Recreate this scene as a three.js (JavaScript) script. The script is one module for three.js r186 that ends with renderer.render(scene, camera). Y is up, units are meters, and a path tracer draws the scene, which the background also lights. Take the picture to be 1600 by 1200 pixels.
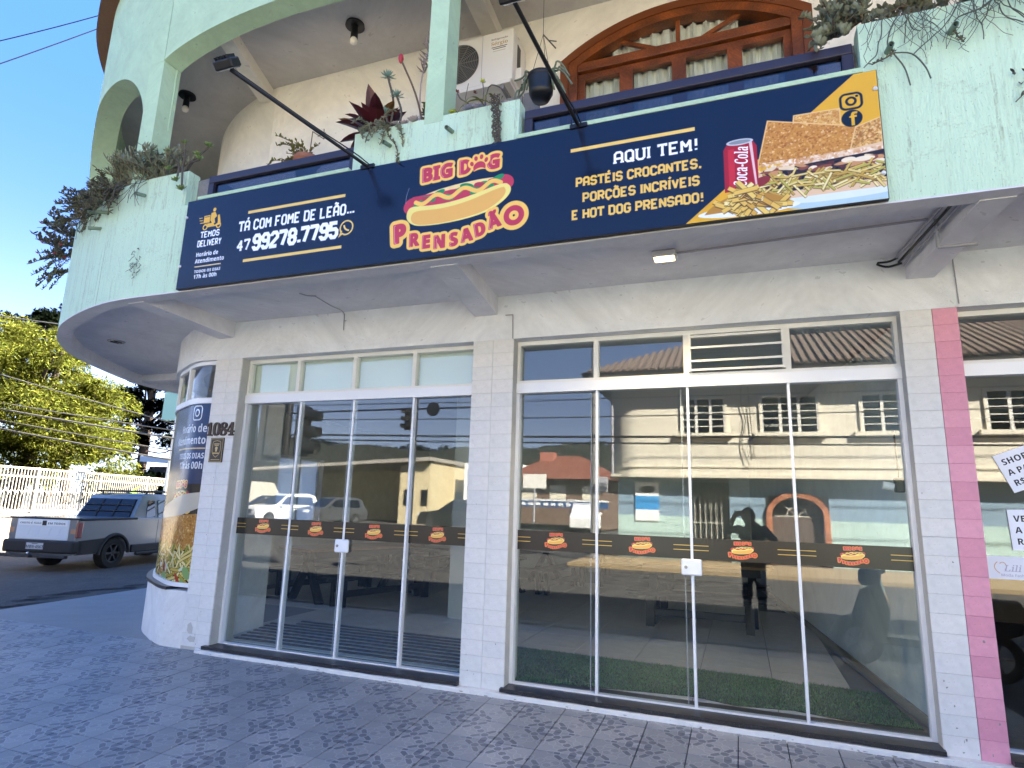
import * as THREE from 'three';
import { mergeGeometries, toCreasedNormals } from 'three/addons/utils/BufferGeometryUtils.js';
import { RoundedBoxGeometry } from 'three/addons/geometries/RoundedBoxGeometry.js';
import { MarchingCubes } from 'three/addons/objects/MarchingCubes.js';
import { ImprovedNoise } from 'three/addons/math/ImprovedNoise.js';
import { TextGeometry } from 'three/addons/geometries/TextGeometry.js';
import { FontLoader } from 'three/addons/loaders/FontLoader.js';

// ---------- camera, sky, sun, exposure ----------
const scene = new THREE.Scene();
const camera = new THREE.PerspectiveCamera(64.82, 4 / 3, 0.05, 2000);
{
  const m = new THREE.Matrix4().makeBasis(
    new THREE.Vector3(0.93762, 0.02879, -0.34647), new THREE.Vector3(0.04118, 0.98035, 0.19291), new THREE.Vector3(0.34522, -0.19514, 0.91801));
  camera.quaternion.setFromRotationMatrix(m);
  camera.position.set(0, 1.474, 4.8);
  camera.updateMatrixWorld();
}
const renderer = new THREE.WebGLRenderer({ antialias: true });
renderer.toneMapping = THREE.LinearToneMapping;
renderer.toneMappingExposure = 13.2;
renderer.shadowMap.enabled = true;
const SUN = new THREE.Vector3(1.0, 1.0, -0.8).normalize();
{
  const w = 512, h = 256, d = new Float32Array(w * h * 4);
  for (let j = 0; j < h; j++) for (let i = 0; i < w; i++) {
    const el = ((j + 0.5) / h - 0.5) * Math.PI, az = ((i + 0.5) / w - 0.5) * 2 * Math.PI;
    const v = new THREE.Vector3(Math.cos(el) * Math.cos(az), Math.sin(el), Math.cos(el) * Math.sin(az));
    const c = Math.max(-1, Math.min(1, v.dot(SUN))), g = Math.pow(1 - Math.max(0, Math.sin(el)), 6.5);
    const aur = 0.2 * Math.pow(Math.max(0, c), 8), ray = 0.88 + 0.12 * c * c;
    let r = (0.018 + 0.27 * g) * ray + aur, gg = (0.050 + 0.29 * g) * ray + aur, b = (0.142 + 0.29 * g) * ray + aur;
    if (el < 0) { r = 0.16; gg = 0.17; b = 0.18; }
    const k = (j * w + i) * 4; d[k] = r; d[k + 1] = gg; d[k + 2] = b; d[k + 3] = 1;
  }
  const t = new THREE.DataTexture(d, w, h, THREE.RGBAFormat, THREE.FloatType);
  t.mapping = THREE.EquirectangularReflectionMapping; t.magFilter = t.minFilter = THREE.LinearFilter; t.needsUpdate = true;
  scene.background = t; scene.environment = t; scene.environmentIntensity = 1;
}
const sun = new THREE.DirectionalLight(0xfff5e8, 5);
sun.position.copy(SUN).multiplyScalar(80); sun.target.position.set(0, 0, 0);
sun.castShadow = true; sun.shadow.mapSize.set(4096, 4096); sun.shadow.radius = 1;
Object.assign(sun.shadow.camera, { left: -60, right: 60, top: 60, bottom: -60, near: 1, far: 220 });
scene.add(sun, sun.target);

// ---------- helpers ----------
const flatten = THREE.BufferGeometry.prototype.toNonIndexed;
THREE.BufferGeometry.prototype.toNonIndexed = function () { return this.index ? flatten.call(this) : this; };
let seed = 12345;
const rnd = () => { seed = (seed * 1664525 + 1013904223) >>> 0; return seed / 4294967296; };
const rr = (a, b) => a + (b - a) * rnd();
const reseed = (s) => { seed = s >>> 0; };
const V = (x, y, z) => new THREE.Vector3(x, y, z);
const noise3 = new ImprovedNoise();
const used = {};
function numbered(n) { used[n] = (used[n] ?? -1) + 1; return used[n] ? n + '_' + String(used[n]).padStart(3, '0') : n; }
function thing(name, label, category, pos = [0, 0, 0], turn = 0, group) {
  const o = new THREE.Group(); o.name = numbered(name); o.position.set(...pos); o.rotation.y = turn;
  o.userData = { label, category }; if (group) o.userData.group = group; scene.add(o); return o;
}
function part(name, geo, m, parent, label) {
  const o = new THREE.Mesh(Array.isArray(geo) ? merge(geo) : geo, m); o.name = name; if (label) o.userData.label = label; parent.add(o); return o;
}
function single(name, geo, m, label, category, group) {
  const o = new THREE.Mesh(Array.isArray(geo) ? merge(geo) : geo, m); o.name = numbered(name); o.userData = { label, category };
  if (group) o.userData.group = group; scene.add(o); return o;
}
function struct(name, geo, m) { const o = new THREE.Mesh(Array.isArray(geo) ? merge(geo) : geo, m); o.name = name; o.userData.kind = 'structure'; scene.add(o); return o; }
function copyOf(o, pos, turn, label) { const c = o.clone(); c.name = numbered(o.name.replace(/_\d{3}$/, '')); c.position.set(...pos); c.rotation.y = turn; c.userData = { ...o.userData }; if (label) c.userData.label = label; scene.add(c); return c; }
function merge(list) {
  const l = list.map((g) => { let a = g.index ? g.toNonIndexed() : g; for (const k of Object.keys(a.attributes)) if (!['position', 'normal', 'uv', 'color'].includes(k)) a.deleteAttribute(k); return a; });
  const col = l.some((g) => g.attributes.color);
  for (const g of l) {
    if (!g.attributes.normal) g.computeVertexNormals();
    if (!g.attributes.uv) g.setAttribute('uv', new THREE.BufferAttribute(new Float32Array(g.attributes.position.count * 2), 2));
    if (col && !g.attributes.color) g.setAttribute('color', new THREE.BufferAttribute(new Float32Array(g.attributes.position.count * 3).fill(1), 3));
  }
  return l.length === 1 ? l[0] : mergeGeometries(l);
}
function boxUV(g) { // metres, by the way a face points
  const p = g.attributes.position, n = g.attributes.normal, u = new Float32Array(p.count * 2);
  for (let i = 0; i < p.count; i++) {
    const ax = Math.abs(n.getX(i)), ay = Math.abs(n.getY(i)), az = Math.abs(n.getZ(i));
    u[2 * i] = ax > ay && ax > az ? p.getZ(i) : p.getX(i); u[2 * i + 1] = ay > ax && ay > az ? p.getZ(i) : p.getY(i);
  }
  g.setAttribute('uv', new THREE.BufferAttribute(u, 2)); return g;
}
// a box from corner to corner
function bx(x0, x1, y0, y1, z0, z1) { const g = new THREE.BoxGeometry(x1 - x0, y1 - y0, z1 - z0); g.translate((x0 + x1) / 2, (y0 + y1) / 2, (z0 + z1) / 2); return boxUV(g.toNonIndexed()); }
function rbx(x0, x1, y0, y1, z0, z1, r = 0.01, s = 2) { const g = new RoundedBoxGeometry(x1 - x0, y1 - y0, z1 - z0, s, r); g.translate((x0 + x1) / 2, (y0 + y1) / 2, (z0 + z1) / 2); return boxUV(g.index ? g.toNonIndexed() : g); }
function tube(pts, r, seg = 6, n) { const c = new THREE.CatmullRomCurve3(pts.map((p) => (p.isVector3 ? p : V(...p)))); return new THREE.TubeGeometry(c, n ?? Math.max(2, (pts.length - 1) * 4), r, seg, false).toNonIndexed(); }
function bar(a, b, r, seg = 8, r2) {
  const A = V(...a), B = V(...b), d = B.clone().sub(A), g = new THREE.CylinderGeometry(r2 ?? r, r, d.length(), seg);
  g.applyQuaternion(new THREE.Quaternion().setFromUnitVectors(V(0, 1, 0), d.normalize())); g.translate((A.x + B.x) / 2, (A.y + B.y) / 2, (A.z + B.z) / 2); return g.toNonIndexed();
}
function beam(a, b, w, h) { // rectangular bar, w across, h upright-ish
  const A = V(...a), B = V(...b), d = B.clone().sub(A), L = d.length(); d.normalize();
  const g = new THREE.BoxGeometry(w, h, L), z = d, x = V(0, 1, 0).cross(z); if (x.lengthSq() < 1e-6) x.set(1, 0, 0); x.normalize(); const y = z.clone().cross(x);
  g.applyMatrix4(new THREE.Matrix4().makeBasis(x, y, z)); g.translate((A.x + B.x) / 2, (A.y + B.y) / 2, (A.z + B.z) / 2); return boxUV(g.toNonIndexed());
}
function quads(list) { // flat-shaded quads [a,b,c,d]
  const p = [], uv = [];
  for (const [a, b, c, d] of list) { for (const q of [a, b, c, a, c, d]) p.push(...q); uv.push(0, 0, 1, 0, 1, 1, 0, 0, 1, 1, 0, 1); }
  const g = new THREE.BufferGeometry(); g.setAttribute('position', new THREE.Float32BufferAttribute(p, 3)); g.setAttribute('uv', new THREE.Float32BufferAttribute(uv, 2)); g.computeVertexNormals(); return g;
}
function hexa(c) { // 8 corners: bottom 0-3, top 4-7
  return boxUV(quads([[c[3], c[2], c[1], c[0]], [c[4], c[5], c[6], c[7]], [c[0], c[1], c[5], c[4]], [c[1], c[2], c[6], c[5]], [c[2], c[3], c[7], c[6]], [c[3], c[0], c[4], c[7]]]));
}
// a plan path sampled finely: [[x, z], ...]
function smooth(pts, n) { const c = new THREE.CatmullRomCurve3(pts.map(([x, z]) => V(x, 0, z)), false, 'centripetal'); return c.getPoints(n).map((p) => [p.x, p.z]); }
// an upright wall along a plan path; y0 and y1 are numbers or functions of (x, z, s)
function ribbon(path, y0, y1, th, opt = {}) {
  const f = (y, q, s) => (typeof y === 'function' ? y(q[0], q[1], s) : y), n = path.length, P = [];
  let s = 0;
  for (let i = 0; i < n; i++) {
    const a = path[Math.max(0, i - 1)], b = path[Math.min(n - 1, i + 1)]; let tx = b[0] - a[0], tz = b[1] - a[1]; const l = Math.hypot(tx, tz); tx /= l; tz /= l;
    if (i) s += Math.hypot(path[i][0] - path[i - 1][0], path[i][1] - path[i - 1][1]);
    const nx = tz, nz = -tx, o = opt.out ?? 0, q = path[i];
    P.push({ ox: q[0] + nx * o, oz: q[1] + nz * o, ix: q[0] + nx * (o - th), iz: q[1] + nz * (o - th), a: f(y0, q, s), b: f(y1, q, s), s });
  }
  const pos = [], uv = [];
  const quad = (A, B, C, D, ua, ub, uc, ud) => { pos.push(...A, ...B, ...C, ...A, ...C, ...D); uv.push(...ua, ...ub, ...uc, ...ua, ...uc, ...ud); };
  for (let i = 0; i < n - 1; i++) {
    const p = P[i], q = P[i + 1];
    quad([q.ox, q.a, q.oz], [p.ox, p.a, p.oz], [p.ox, p.b, p.oz], [q.ox, q.b, q.oz], [-q.s, q.a], [-p.s, p.a], [-p.s, p.b], [-q.s, q.b]);
    if (opt.flat) continue;
    quad([p.ix, p.a, p.iz], [q.ix, q.a, q.iz], [q.ix, q.b, q.iz], [p.ix, p.b, p.iz], [-p.s, p.a], [-q.s, q.a], [-q.s, q.b], [-p.s, p.b]);
    quad([q.ox, q.b, q.oz], [p.ox, p.b, p.oz], [p.ix, p.b, p.iz], [q.ix, q.b, q.iz], [-q.s, 0], [-p.s, 0], [-p.s, th], [-q.s, th]);
    quad([p.ox, p.a, p.oz], [q.ox, q.a, q.oz], [q.ix, q.a, q.iz], [p.ix, p.a, p.iz], [-p.s, 0], [-q.s, 0], [-q.s, th], [-p.s, th]);
  }
  if (!opt.flat) for (const [p, sgn] of [[P[0], 1], [P[n - 1], -1]]) {
    const A = [p.ox, p.a, p.oz], B = [p.ix, p.a, p.iz], C = [p.ix, p.b, p.iz], D = [p.ox, p.b, p.oz];
    if (sgn > 0) quad(A, B, C, D, [0, p.a], [th, p.a], [th, p.b], [0, p.b]); else quad(B, A, D, C, [th, p.a], [0, p.a], [0, p.b], [th, p.b]);
  }
  const g = new THREE.BufferGeometry(); g.setAttribute('position', new THREE.Float32BufferAttribute(pos, 3)); g.setAttribute('uv', new THREE.Float32BufferAttribute(uv, 2));
  g.computeVertexNormals(); return toCreasedNormals(g, 0.5);
}
function plate(pts, y, th) { // horizontal slab from a plan outline, top at y
  const s = new THREE.Shape(pts.map(([x, z]) => new THREE.Vector2(x, -z))), g = new THREE.ExtrudeGeometry(s, { depth: th, bevelEnabled: false });
  g.rotateX(-Math.PI / 2); g.translate(0, y - th, 0); return g;
}
function extr(pts, depth, bev = 0, holes = []) { // outline in x, y, pushed along z from 0
  const s = new THREE.Shape(pts.map(([x, y]) => new THREE.Vector2(x, y)));
  for (const h of holes) s.holes.push(new THREE.Path(h.map(([x, y]) => new THREE.Vector2(x, y))));
  return new THREE.ExtrudeGeometry(s, { depth, bevelEnabled: bev > 0, bevelSize: bev, bevelThickness: bev, bevelSegments: 2, curveSegments: 12 });
}

// ---------- textures ----------
function canvasTex(w, h, draw, srgb = true) {
  const c = document.createElement('canvas'); c.width = w; c.height = h; draw(c.getContext('2d'), w, h);
  const t = new THREE.CanvasTexture(c); if (srgb) t.colorSpace = THREE.SRGBColorSpace; t.magFilter = THREE.LinearFilter; t.anisotropy = 8; t.wrapS = t.wrapT = THREE.RepeatWrapping; return t;
}
function pixTex(n, fn, srgb = false) { // fn(u, v) -> [r, g, b] 0..1
  const d = new Uint8Array(n * n * 4);
  for (let j = 0; j < n; j++) for (let i = 0; i < n; i++) { const c = fn(i / n, j / n), k = (j * n + i) * 4; for (let q = 0; q < 3; q++) d[k + q] = Math.max(0, Math.min(255, c[q] * 255)); d[k + 3] = 255; }
  const t = new THREE.DataTexture(d, n, n); t.wrapS = t.wrapT = THREE.RepeatWrapping; t.magFilter = THREE.LinearFilter; t.minFilter = THREE.LinearMipmapLinearFilter; t.generateMipmaps = true; if (srgb) t.colorSpace = THREE.SRGBColorSpace; t.needsUpdate = true; return t;
}
const tn = (u, v, f, z = 0) => { // tileable noise, -1..1
  const a = u * 2 * Math.PI, b = v * 2 * Math.PI, R = f / 6.283; return noise3.noise(Math.cos(a) * R + z, Math.sin(a) * R + Math.cos(b) * R + 7.3, Math.sin(b) * R + z * 1.7);
};
const fbm = (u, v, f, z = 0) => tn(u, v, f, z) * 0.55 + tn(u, v, f * 2.1, z + 5) * 0.3 + tn(u, v, f * 4.3, z + 9) * 0.2;
const G = (x) => [x, x, x];
const plasterBump = pixTex(512, (u, v) => G(0.5 + 0.35 * fbm(u, v, 60) + 0.2 * fbm(u, v, 150, 3)));
const dripBump = pixTex(512, (u, v) => G(0.5 + 0.6 * fbm(u, v * 0.999, 34, 2) * (0.6 + 0.4 * tn(u, v, 3)) + 0.35 * tn(u, v * 1, 120, 4)));
const roughBump = pixTex(512, (u, v) => G(0.5 + 0.5 * fbm(u, v, 30) + 0.3 * tn(u, v, 200, 6)));
const tex = (t, sx, sy) => { const c = t.clone(); c.repeat.set(sx, sy); c.needsUpdate = true; return c; };
const std = (color, rough = 0.8, o = {}) => new THREE.MeshStandardMaterial({ color, roughness: rough, ...o });
const phys = (color, rough, o = {}) => new THREE.MeshPhysicalMaterial({ color, roughness: rough, ...o });
const wallDirt = pixTex(512, (u, v) => { const a = fbm(u, v, 9, 1), b = fbm(u, v, 40, 8), k = 0.95 + 0.07 * a + 0.04 * b - (b > 0.42 ? 0.1 : 0); return [k, k * 0.995, k * 0.985]; }, true);
// mint paint with fine vertical run marks and grime specks
const mintMap = canvasTex(1024, 1024, (x, w, h) => {
  x.fillStyle = '#cae6c8'; x.fillRect(0, 0, w, h); reseed(77);
  for (let i = 0; i < 2600; i++) { const a = rr(0.02, 0.09); x.fillStyle = rnd() < 0.5 ? `rgba(214,240,226,${a})` : `rgba(120,150,128,${a})`; const X = rr(0, w), Y = rr(0, h), L = rr(20, 190); x.fillRect(X, Y, rr(1, 4), L); if (Y + L > h) x.fillRect(X, Y - h, rr(1, 4), L); }
  for (let i = 0; i < 2600; i++) { x.fillStyle = `rgba(70,80,62,${rr(0.08, 0.4)})`; x.fillRect(rr(0, w), rr(0, h), rr(1, 2.4), rr(1, 4)); }
  for (let i = 0; i < 46; i++) { const X = rr(0, w), al = rr(0.04, 0.13), W = rr(3, 16); let Y = rr(0, h); const n = 30 + rr(0, 90); for (let k = 0; k < n; k++) { x.fillStyle = `rgba(${rnd() < 0.5 ? '112,112,78' : '84,92,76'},${al * rr(0.4, 1.3)})`; x.fillRect((X + rr(-W, W) + w) % w, (Y + h) % h, rr(1, 5), rr(8, 40)); Y += rr(2, 8); } }
  for (let i = 0; i < 30; i++) { const X = rr(0, w), Y = rr(0, h); for (let k = 0; k < 40; k++) { x.fillStyle = `rgba(96,100,74,${rr(0.02, 0.1)})`; x.fillRect((X + rr(-40, 40) + w) % w, (Y + rr(-14, 14) + h) % h, rr(2, 12), rr(2, 6)); } }
});
const mat = {
  mint: std(0xffffff, 0.75, { map: tex(mintMap, 0.5, 0.5), bumpMap: tex(dripBump, 2.6, 0.45), bumpScale: 0.006 }),
  mintPlain: std(0xc0deba, 0.8, { map: tex(wallDirt, 0.5, 0.5), bumpMap: tex(plasterBump, 0.7, 0.7), bumpScale: 0.004 }),
  white: std(0xe6e6e4, 0.62, { map: tex(wallDirt, 0.6, 0.6), bumpMap: tex(plasterBump, 0.9, 0.9), bumpScale: 0.004 }),
  header: std(0xecf0f5, 0.85, { map: tex(wallDirt, 0.4, 0.4), bumpMap: tex(roughBump, 1, 1), bumpScale: 0.006 }),
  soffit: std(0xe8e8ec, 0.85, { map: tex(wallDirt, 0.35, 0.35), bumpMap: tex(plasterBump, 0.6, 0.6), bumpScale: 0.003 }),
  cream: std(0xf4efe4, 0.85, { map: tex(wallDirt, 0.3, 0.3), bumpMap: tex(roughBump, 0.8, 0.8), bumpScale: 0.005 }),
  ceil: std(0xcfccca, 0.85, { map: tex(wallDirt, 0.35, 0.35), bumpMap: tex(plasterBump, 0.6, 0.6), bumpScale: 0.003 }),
  concrete: std(0x8c8a88, 0.9, { map: tex(wallDirt, 0.5, 0.5), bumpMap: tex(roughBump, 1, 1), bumpScale: 0.008 }),
  alu: std(0xe4e6e8, 0.42, { metalness: 0.15 }),
  pink: std(0xeaa3b8, 0.6, { map: tex(wallDirt, 0.7, 0.7), bumpMap: tex(plasterBump, 0.9, 0.9), bumpScale: 0.004 }),
  grout: std(0xbdbdb8, 0.85, { map: tex(wallDirt, 0.8, 0.8) }), pinkGrout: std(0xb9768a, 0.85),
  black: std(0x141416, 0.45), dark: std(0x1d1c22, 0.5), railMetal: std(0x2f2a38, 0.4),
  glass: phys(0xf6faf9, 0.0, { transmission: 1, thickness: 0, ior: 1.66, bumpMap: tex(pixTex(256, (u, v) => G(0.5 + 0.5 * tn(u, v, 5, 1) + 0.2 * tn(u, v, 11, 4))), 0.45, 0.45), bumpScale: 0.0003 }),
  tint: phys(0x999cac, 0.0, { transmission: 1, thickness: 0, ior: 1.7 }),
  granite: std(0x3b3b40, 0.35, { map: pixTex(256, (u, v) => { const a = tn(u, v, 120), b = tn(u, v, 60, 4); const k = 0.62 + 0.5 * a + (b > 0.4 ? 0.3 : 0); return [k, k, k * 1.02]; }, true) }),
  wire: std(0x161618, 0.7), pvc: std(0x9a9aa0, 0.5), gold: std(0xc9a24a, 0.4, { metalness: 0.6 }),
};
mat.granite.map.repeat.set(1.5, 1.5);
mat.whites = [mat.white, std(0xe2e3e1, 0.58, { map: mat.white.map, bumpMap: mat.white.bumpMap, bumpScale: 0.004 }), std(0xe9e8e5, 0.66, { map: mat.white.map, bumpMap: mat.white.bumpMap, bumpScale: 0.005 })];
mat.pinks = [mat.pink, std(0xe39ab0, 0.55, { map: mat.white.map, bumpMap: mat.white.bumpMap, bumpScale: 0.004 }), std(0xeea9bd, 0.65, { map: mat.white.map, bumpMap: mat.white.bumpMap, bumpScale: 0.004 })];
// ---------- lettering and print ----------
const GLYPH = {
  A: '0,0 0,5 1,6 3,6 4,5 4,0|0,2.4 4,2.4', B: '0,0 0,6 3,6 4,5 4,3.7 3.3,3 0,3|3.3,3 4,2.3 4,1 3,0 0,0', C: '4,4.3 4,5 3,6 1,6 0,5 0,1 1,0 3,0 4,1 4,1.7', D: '0,0 0,6 3,6 4,5 4,1 3,0 0,0',
  E: '4,6 0,6 0,0 4,0|0,3 3,3', F: '4,6 0,6 0,0|0,3 3,3', H: '0,0 0,6|4,0 4,6|0,3 4,3', I: '0.35,0 0.35,6', L: '0,6 0,0 4,0', M: '0,0 0,6 2.2,2.6 4.4,6 4.4,0', N: '0,0 0,6 4,0 4,6', G: '4,4.5 4,5 3,6 1,6 0,5 0,1 1,0 3,0 4,1 4,2.8 2.2,2.8',
  O: '1,6 0,5 0,1 1,0 3,0 4,1 4,5 3,6 1,6 0,5', P: '0,0 0,6 3,6 4,5 4,3.5 3,2.6 0,2.6', Q: '1,6 0,5 0,1 1,0 3,0 4,1 4,5 3,6 1,6|2.4,1.8 4.4,-0.6', R: '0,0 0,6 3,6 4,5 4,3.7 3,2.8 0,2.8|2.2,2.8 4,0', S: '4,4.6 4,5 3,6 1,6 0,5 0,3.8 0.8,3.1 3.2,2.9 4,2.2 4,1 3,0 1,0 0,1 0,1.5',
  T: '2,0 2,6|0,5 0,6 4,6 4,5', U: '0,6 0,1 1,0 3,0 4,1 4,6', V: '0,6 2,0 4,6', Y: '0,6 2,3 4,6|2,3 2,0', 2: '0,4.6 0,5 1,6 3,6 4,5 4,3.8 0,0.8 0,0 4,0', 4: '3,0 3,6 0,2 4.6,2', 5: '4,6 0,6 0,3.4 3,3.4 4,2.6 4,1 3,0 1,0 0,1 0,1.6', 7: '0,5 0,6 4,6 1.6,0',
  8: '1,3 0,3.8 0,5 1,6 3,6 4,5 4,3.8 3,3 1,3 0,2.2 0,1 1,0 3,0 4,1 4,2.2 3,3', 9: '4,3 1,3 0,3.8 0,5 1,6 3,6 4,5 4,1 3,0 1,0 0,1 0,1.4', '.': '0.6,0 0.6,1.2', ',': '0.7,0.8 0.3,-0.9', '!': '0.8,6.2 0.8,2.2|0.8,0.9 0.8,-0.1',
};
const ACC = { 'Á': ['A', 'a'], 'É': ['E', 'a'], 'Í': ['I', 'a'], 'Ã': ['A', 't'], 'Õ': ['O', 't'], 'Ç': ['C', 'c'] };
function slab(x, text, X, Y, size, col, opt = {}) { // block letters with small slab feet; X is left (or right if opt.right), Y the base line
  const k = size / 6, adv = (c) => (c === ' ' ? 3 : c === '.' || c === ',' ? 2.4 : c === 'I' || c === 'Í' || c === '!' ? 2.7 : c === 'M' ? 6.6 : 6.1) * k * (opt.w ?? 0.9);
  let W = 0; for (const c of text) W += adv(c); if (opt.fit) { const r = opt.fit / W; return slab(x, text, X, Y, size, col, { ...opt, w: (opt.w ?? 0.9) * r, sp: r, fit: 0 }); } let at = opt.right ? X - W : X;
  x.save(); x.strokeStyle = col; x.lineWidth = (opt.bold ?? 1.35) * k; x.lineJoin = 'miter'; x.miterLimit = 1.6; x.lineCap = 'butt';
  for (const c of text) {
    const [b, acc] = ACC[c] ?? [c, null], d = GLYPH[b];
    if (d) {
      const tx = (q) => at + (q[0] + 0.7) * k * (opt.w ?? 0.9) + (opt.slant ?? 0) * q[1] * k, ty = (q) => Y - q[1] * k;
      for (const s of d.split('|')) {
        const q = s.split(' ').map((e) => e.split(',').map(Number)); x.beginPath(); q.forEach((e, i) => (i ? x.lineTo(tx(e), ty(e)) : x.moveTo(tx(e), ty(e)))); x.stroke();
        if (!'.,!5C2S9G'.includes(c)) for (const [e, f] of [[q[0], q[1]], [q[q.length - 1], q[q.length - 2]]]) if (e[0] === f[0] && (e[1] === 0 || e[1] === 6)) {
          x.lineWidth = 1.0 * k; const yy = e[1] === 0 ? 0.2 : 5.8; x.beginPath(); x.moveTo(tx([e[0] - 1.05, yy]), ty([0, yy])); x.lineTo(tx([e[0] + 1.05, yy]), ty([0, yy])); x.stroke(); x.lineWidth = (opt.bold ?? 1.35) * k;
        }
      }
      if (acc === 'a') { x.beginPath(); x.moveTo(tx([b === 'I' ? 0.1 : 1.7, 7.1]), ty([0, 7.1])); x.lineTo(tx([b === 'I' ? 1.4 : 3, 8.5]), ty([0, 8.5])); x.stroke(); }
      if (acc === 't') { x.beginPath(); [[0.4, 7.2], [1.2, 8], [2.6, 7.2], [3.5, 8]].forEach((e, i) => (i ? x.lineTo(tx(e), ty(e)) : x.moveTo(tx(e), ty(e)))); x.stroke(); }
      if (acc === 'c') { x.beginPath(); x.moveTo(tx([2.2, 0]), ty([0, 0])); x.lineTo(tx([1.5, -1.6]), ty([0, -1.6])); x.stroke(); }
    }
    at += adv(c);
  }
  x.restore(); return W;
}
function outlined(x, chars, size, fill, edge, edgeW, font = 'sans-serif') { // chars: [char, x, y, turn, scale]
  const each = (fn) => { for (const [c, X, Y, a, s] of chars) { x.save(); x.translate(X, Y); x.rotate(a); x.scale(s, s); x.font = `bold ${size}px ${font}`; x.textAlign = 'center'; x.textBaseline = 'middle'; fn(c); x.restore(); } };
  x.lineJoin = 'round';
  each((c) => { x.strokeStyle = edge; x.lineWidth = edgeW; x.strokeText(c, 0, 0); });
  each((c) => { x.strokeStyle = fill; x.lineWidth = size * 0.1; x.strokeText(c, 0, 0); x.fillStyle = fill; x.fillText(c, 0, 0); });
  each((c) => { x.strokeStyle = 'rgba(240,190,180,0.75)'; x.lineWidth = size * 0.025; x.save(); x.beginPath(); x.rect(-size, -size, size * 0.86, size * 2); x.clip(); x.strokeText(c, 0, 0); x.restore(); });
}
function paw(x, X, Y, s, edge) {
  const draw = (g) => { x.beginPath(); x.moveTo(-0.55 * s, 0.5 * s + g * 0.2); x.bezierCurveTo(-0.75 * s - g, -0.1 * s, -0.3 * s, -0.35 * s - g, 0, -0.35 * s - g); x.bezierCurveTo(0.3 * s, -0.35 * s - g, 0.75 * s + g, -0.1 * s, 0.55 * s, 0.5 * s + g * 0.2); x.bezierCurveTo(0.25 * s, 0.2 * s + g, -0.25 * s, 0.2 * s + g, -0.55 * s, 0.5 * s + g * 0.2); x.fill();
    for (const [a, b] of [[-0.72, -0.28], [-0.3, -0.72], [0.24, -0.76], [0.68, -0.36]]) { x.beginPath(); x.ellipse(a * s, b * s, 0.17 * s + g, 0.24 * s + g, a * 0.5, 0, 7); x.fill(); } };
  x.save(); x.translate(X, Y); x.rotate(-0.08); x.fillStyle = edge; draw(s * 0.22); x.fillStyle = '#c23a4c'; draw(0); x.restore();
}
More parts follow.
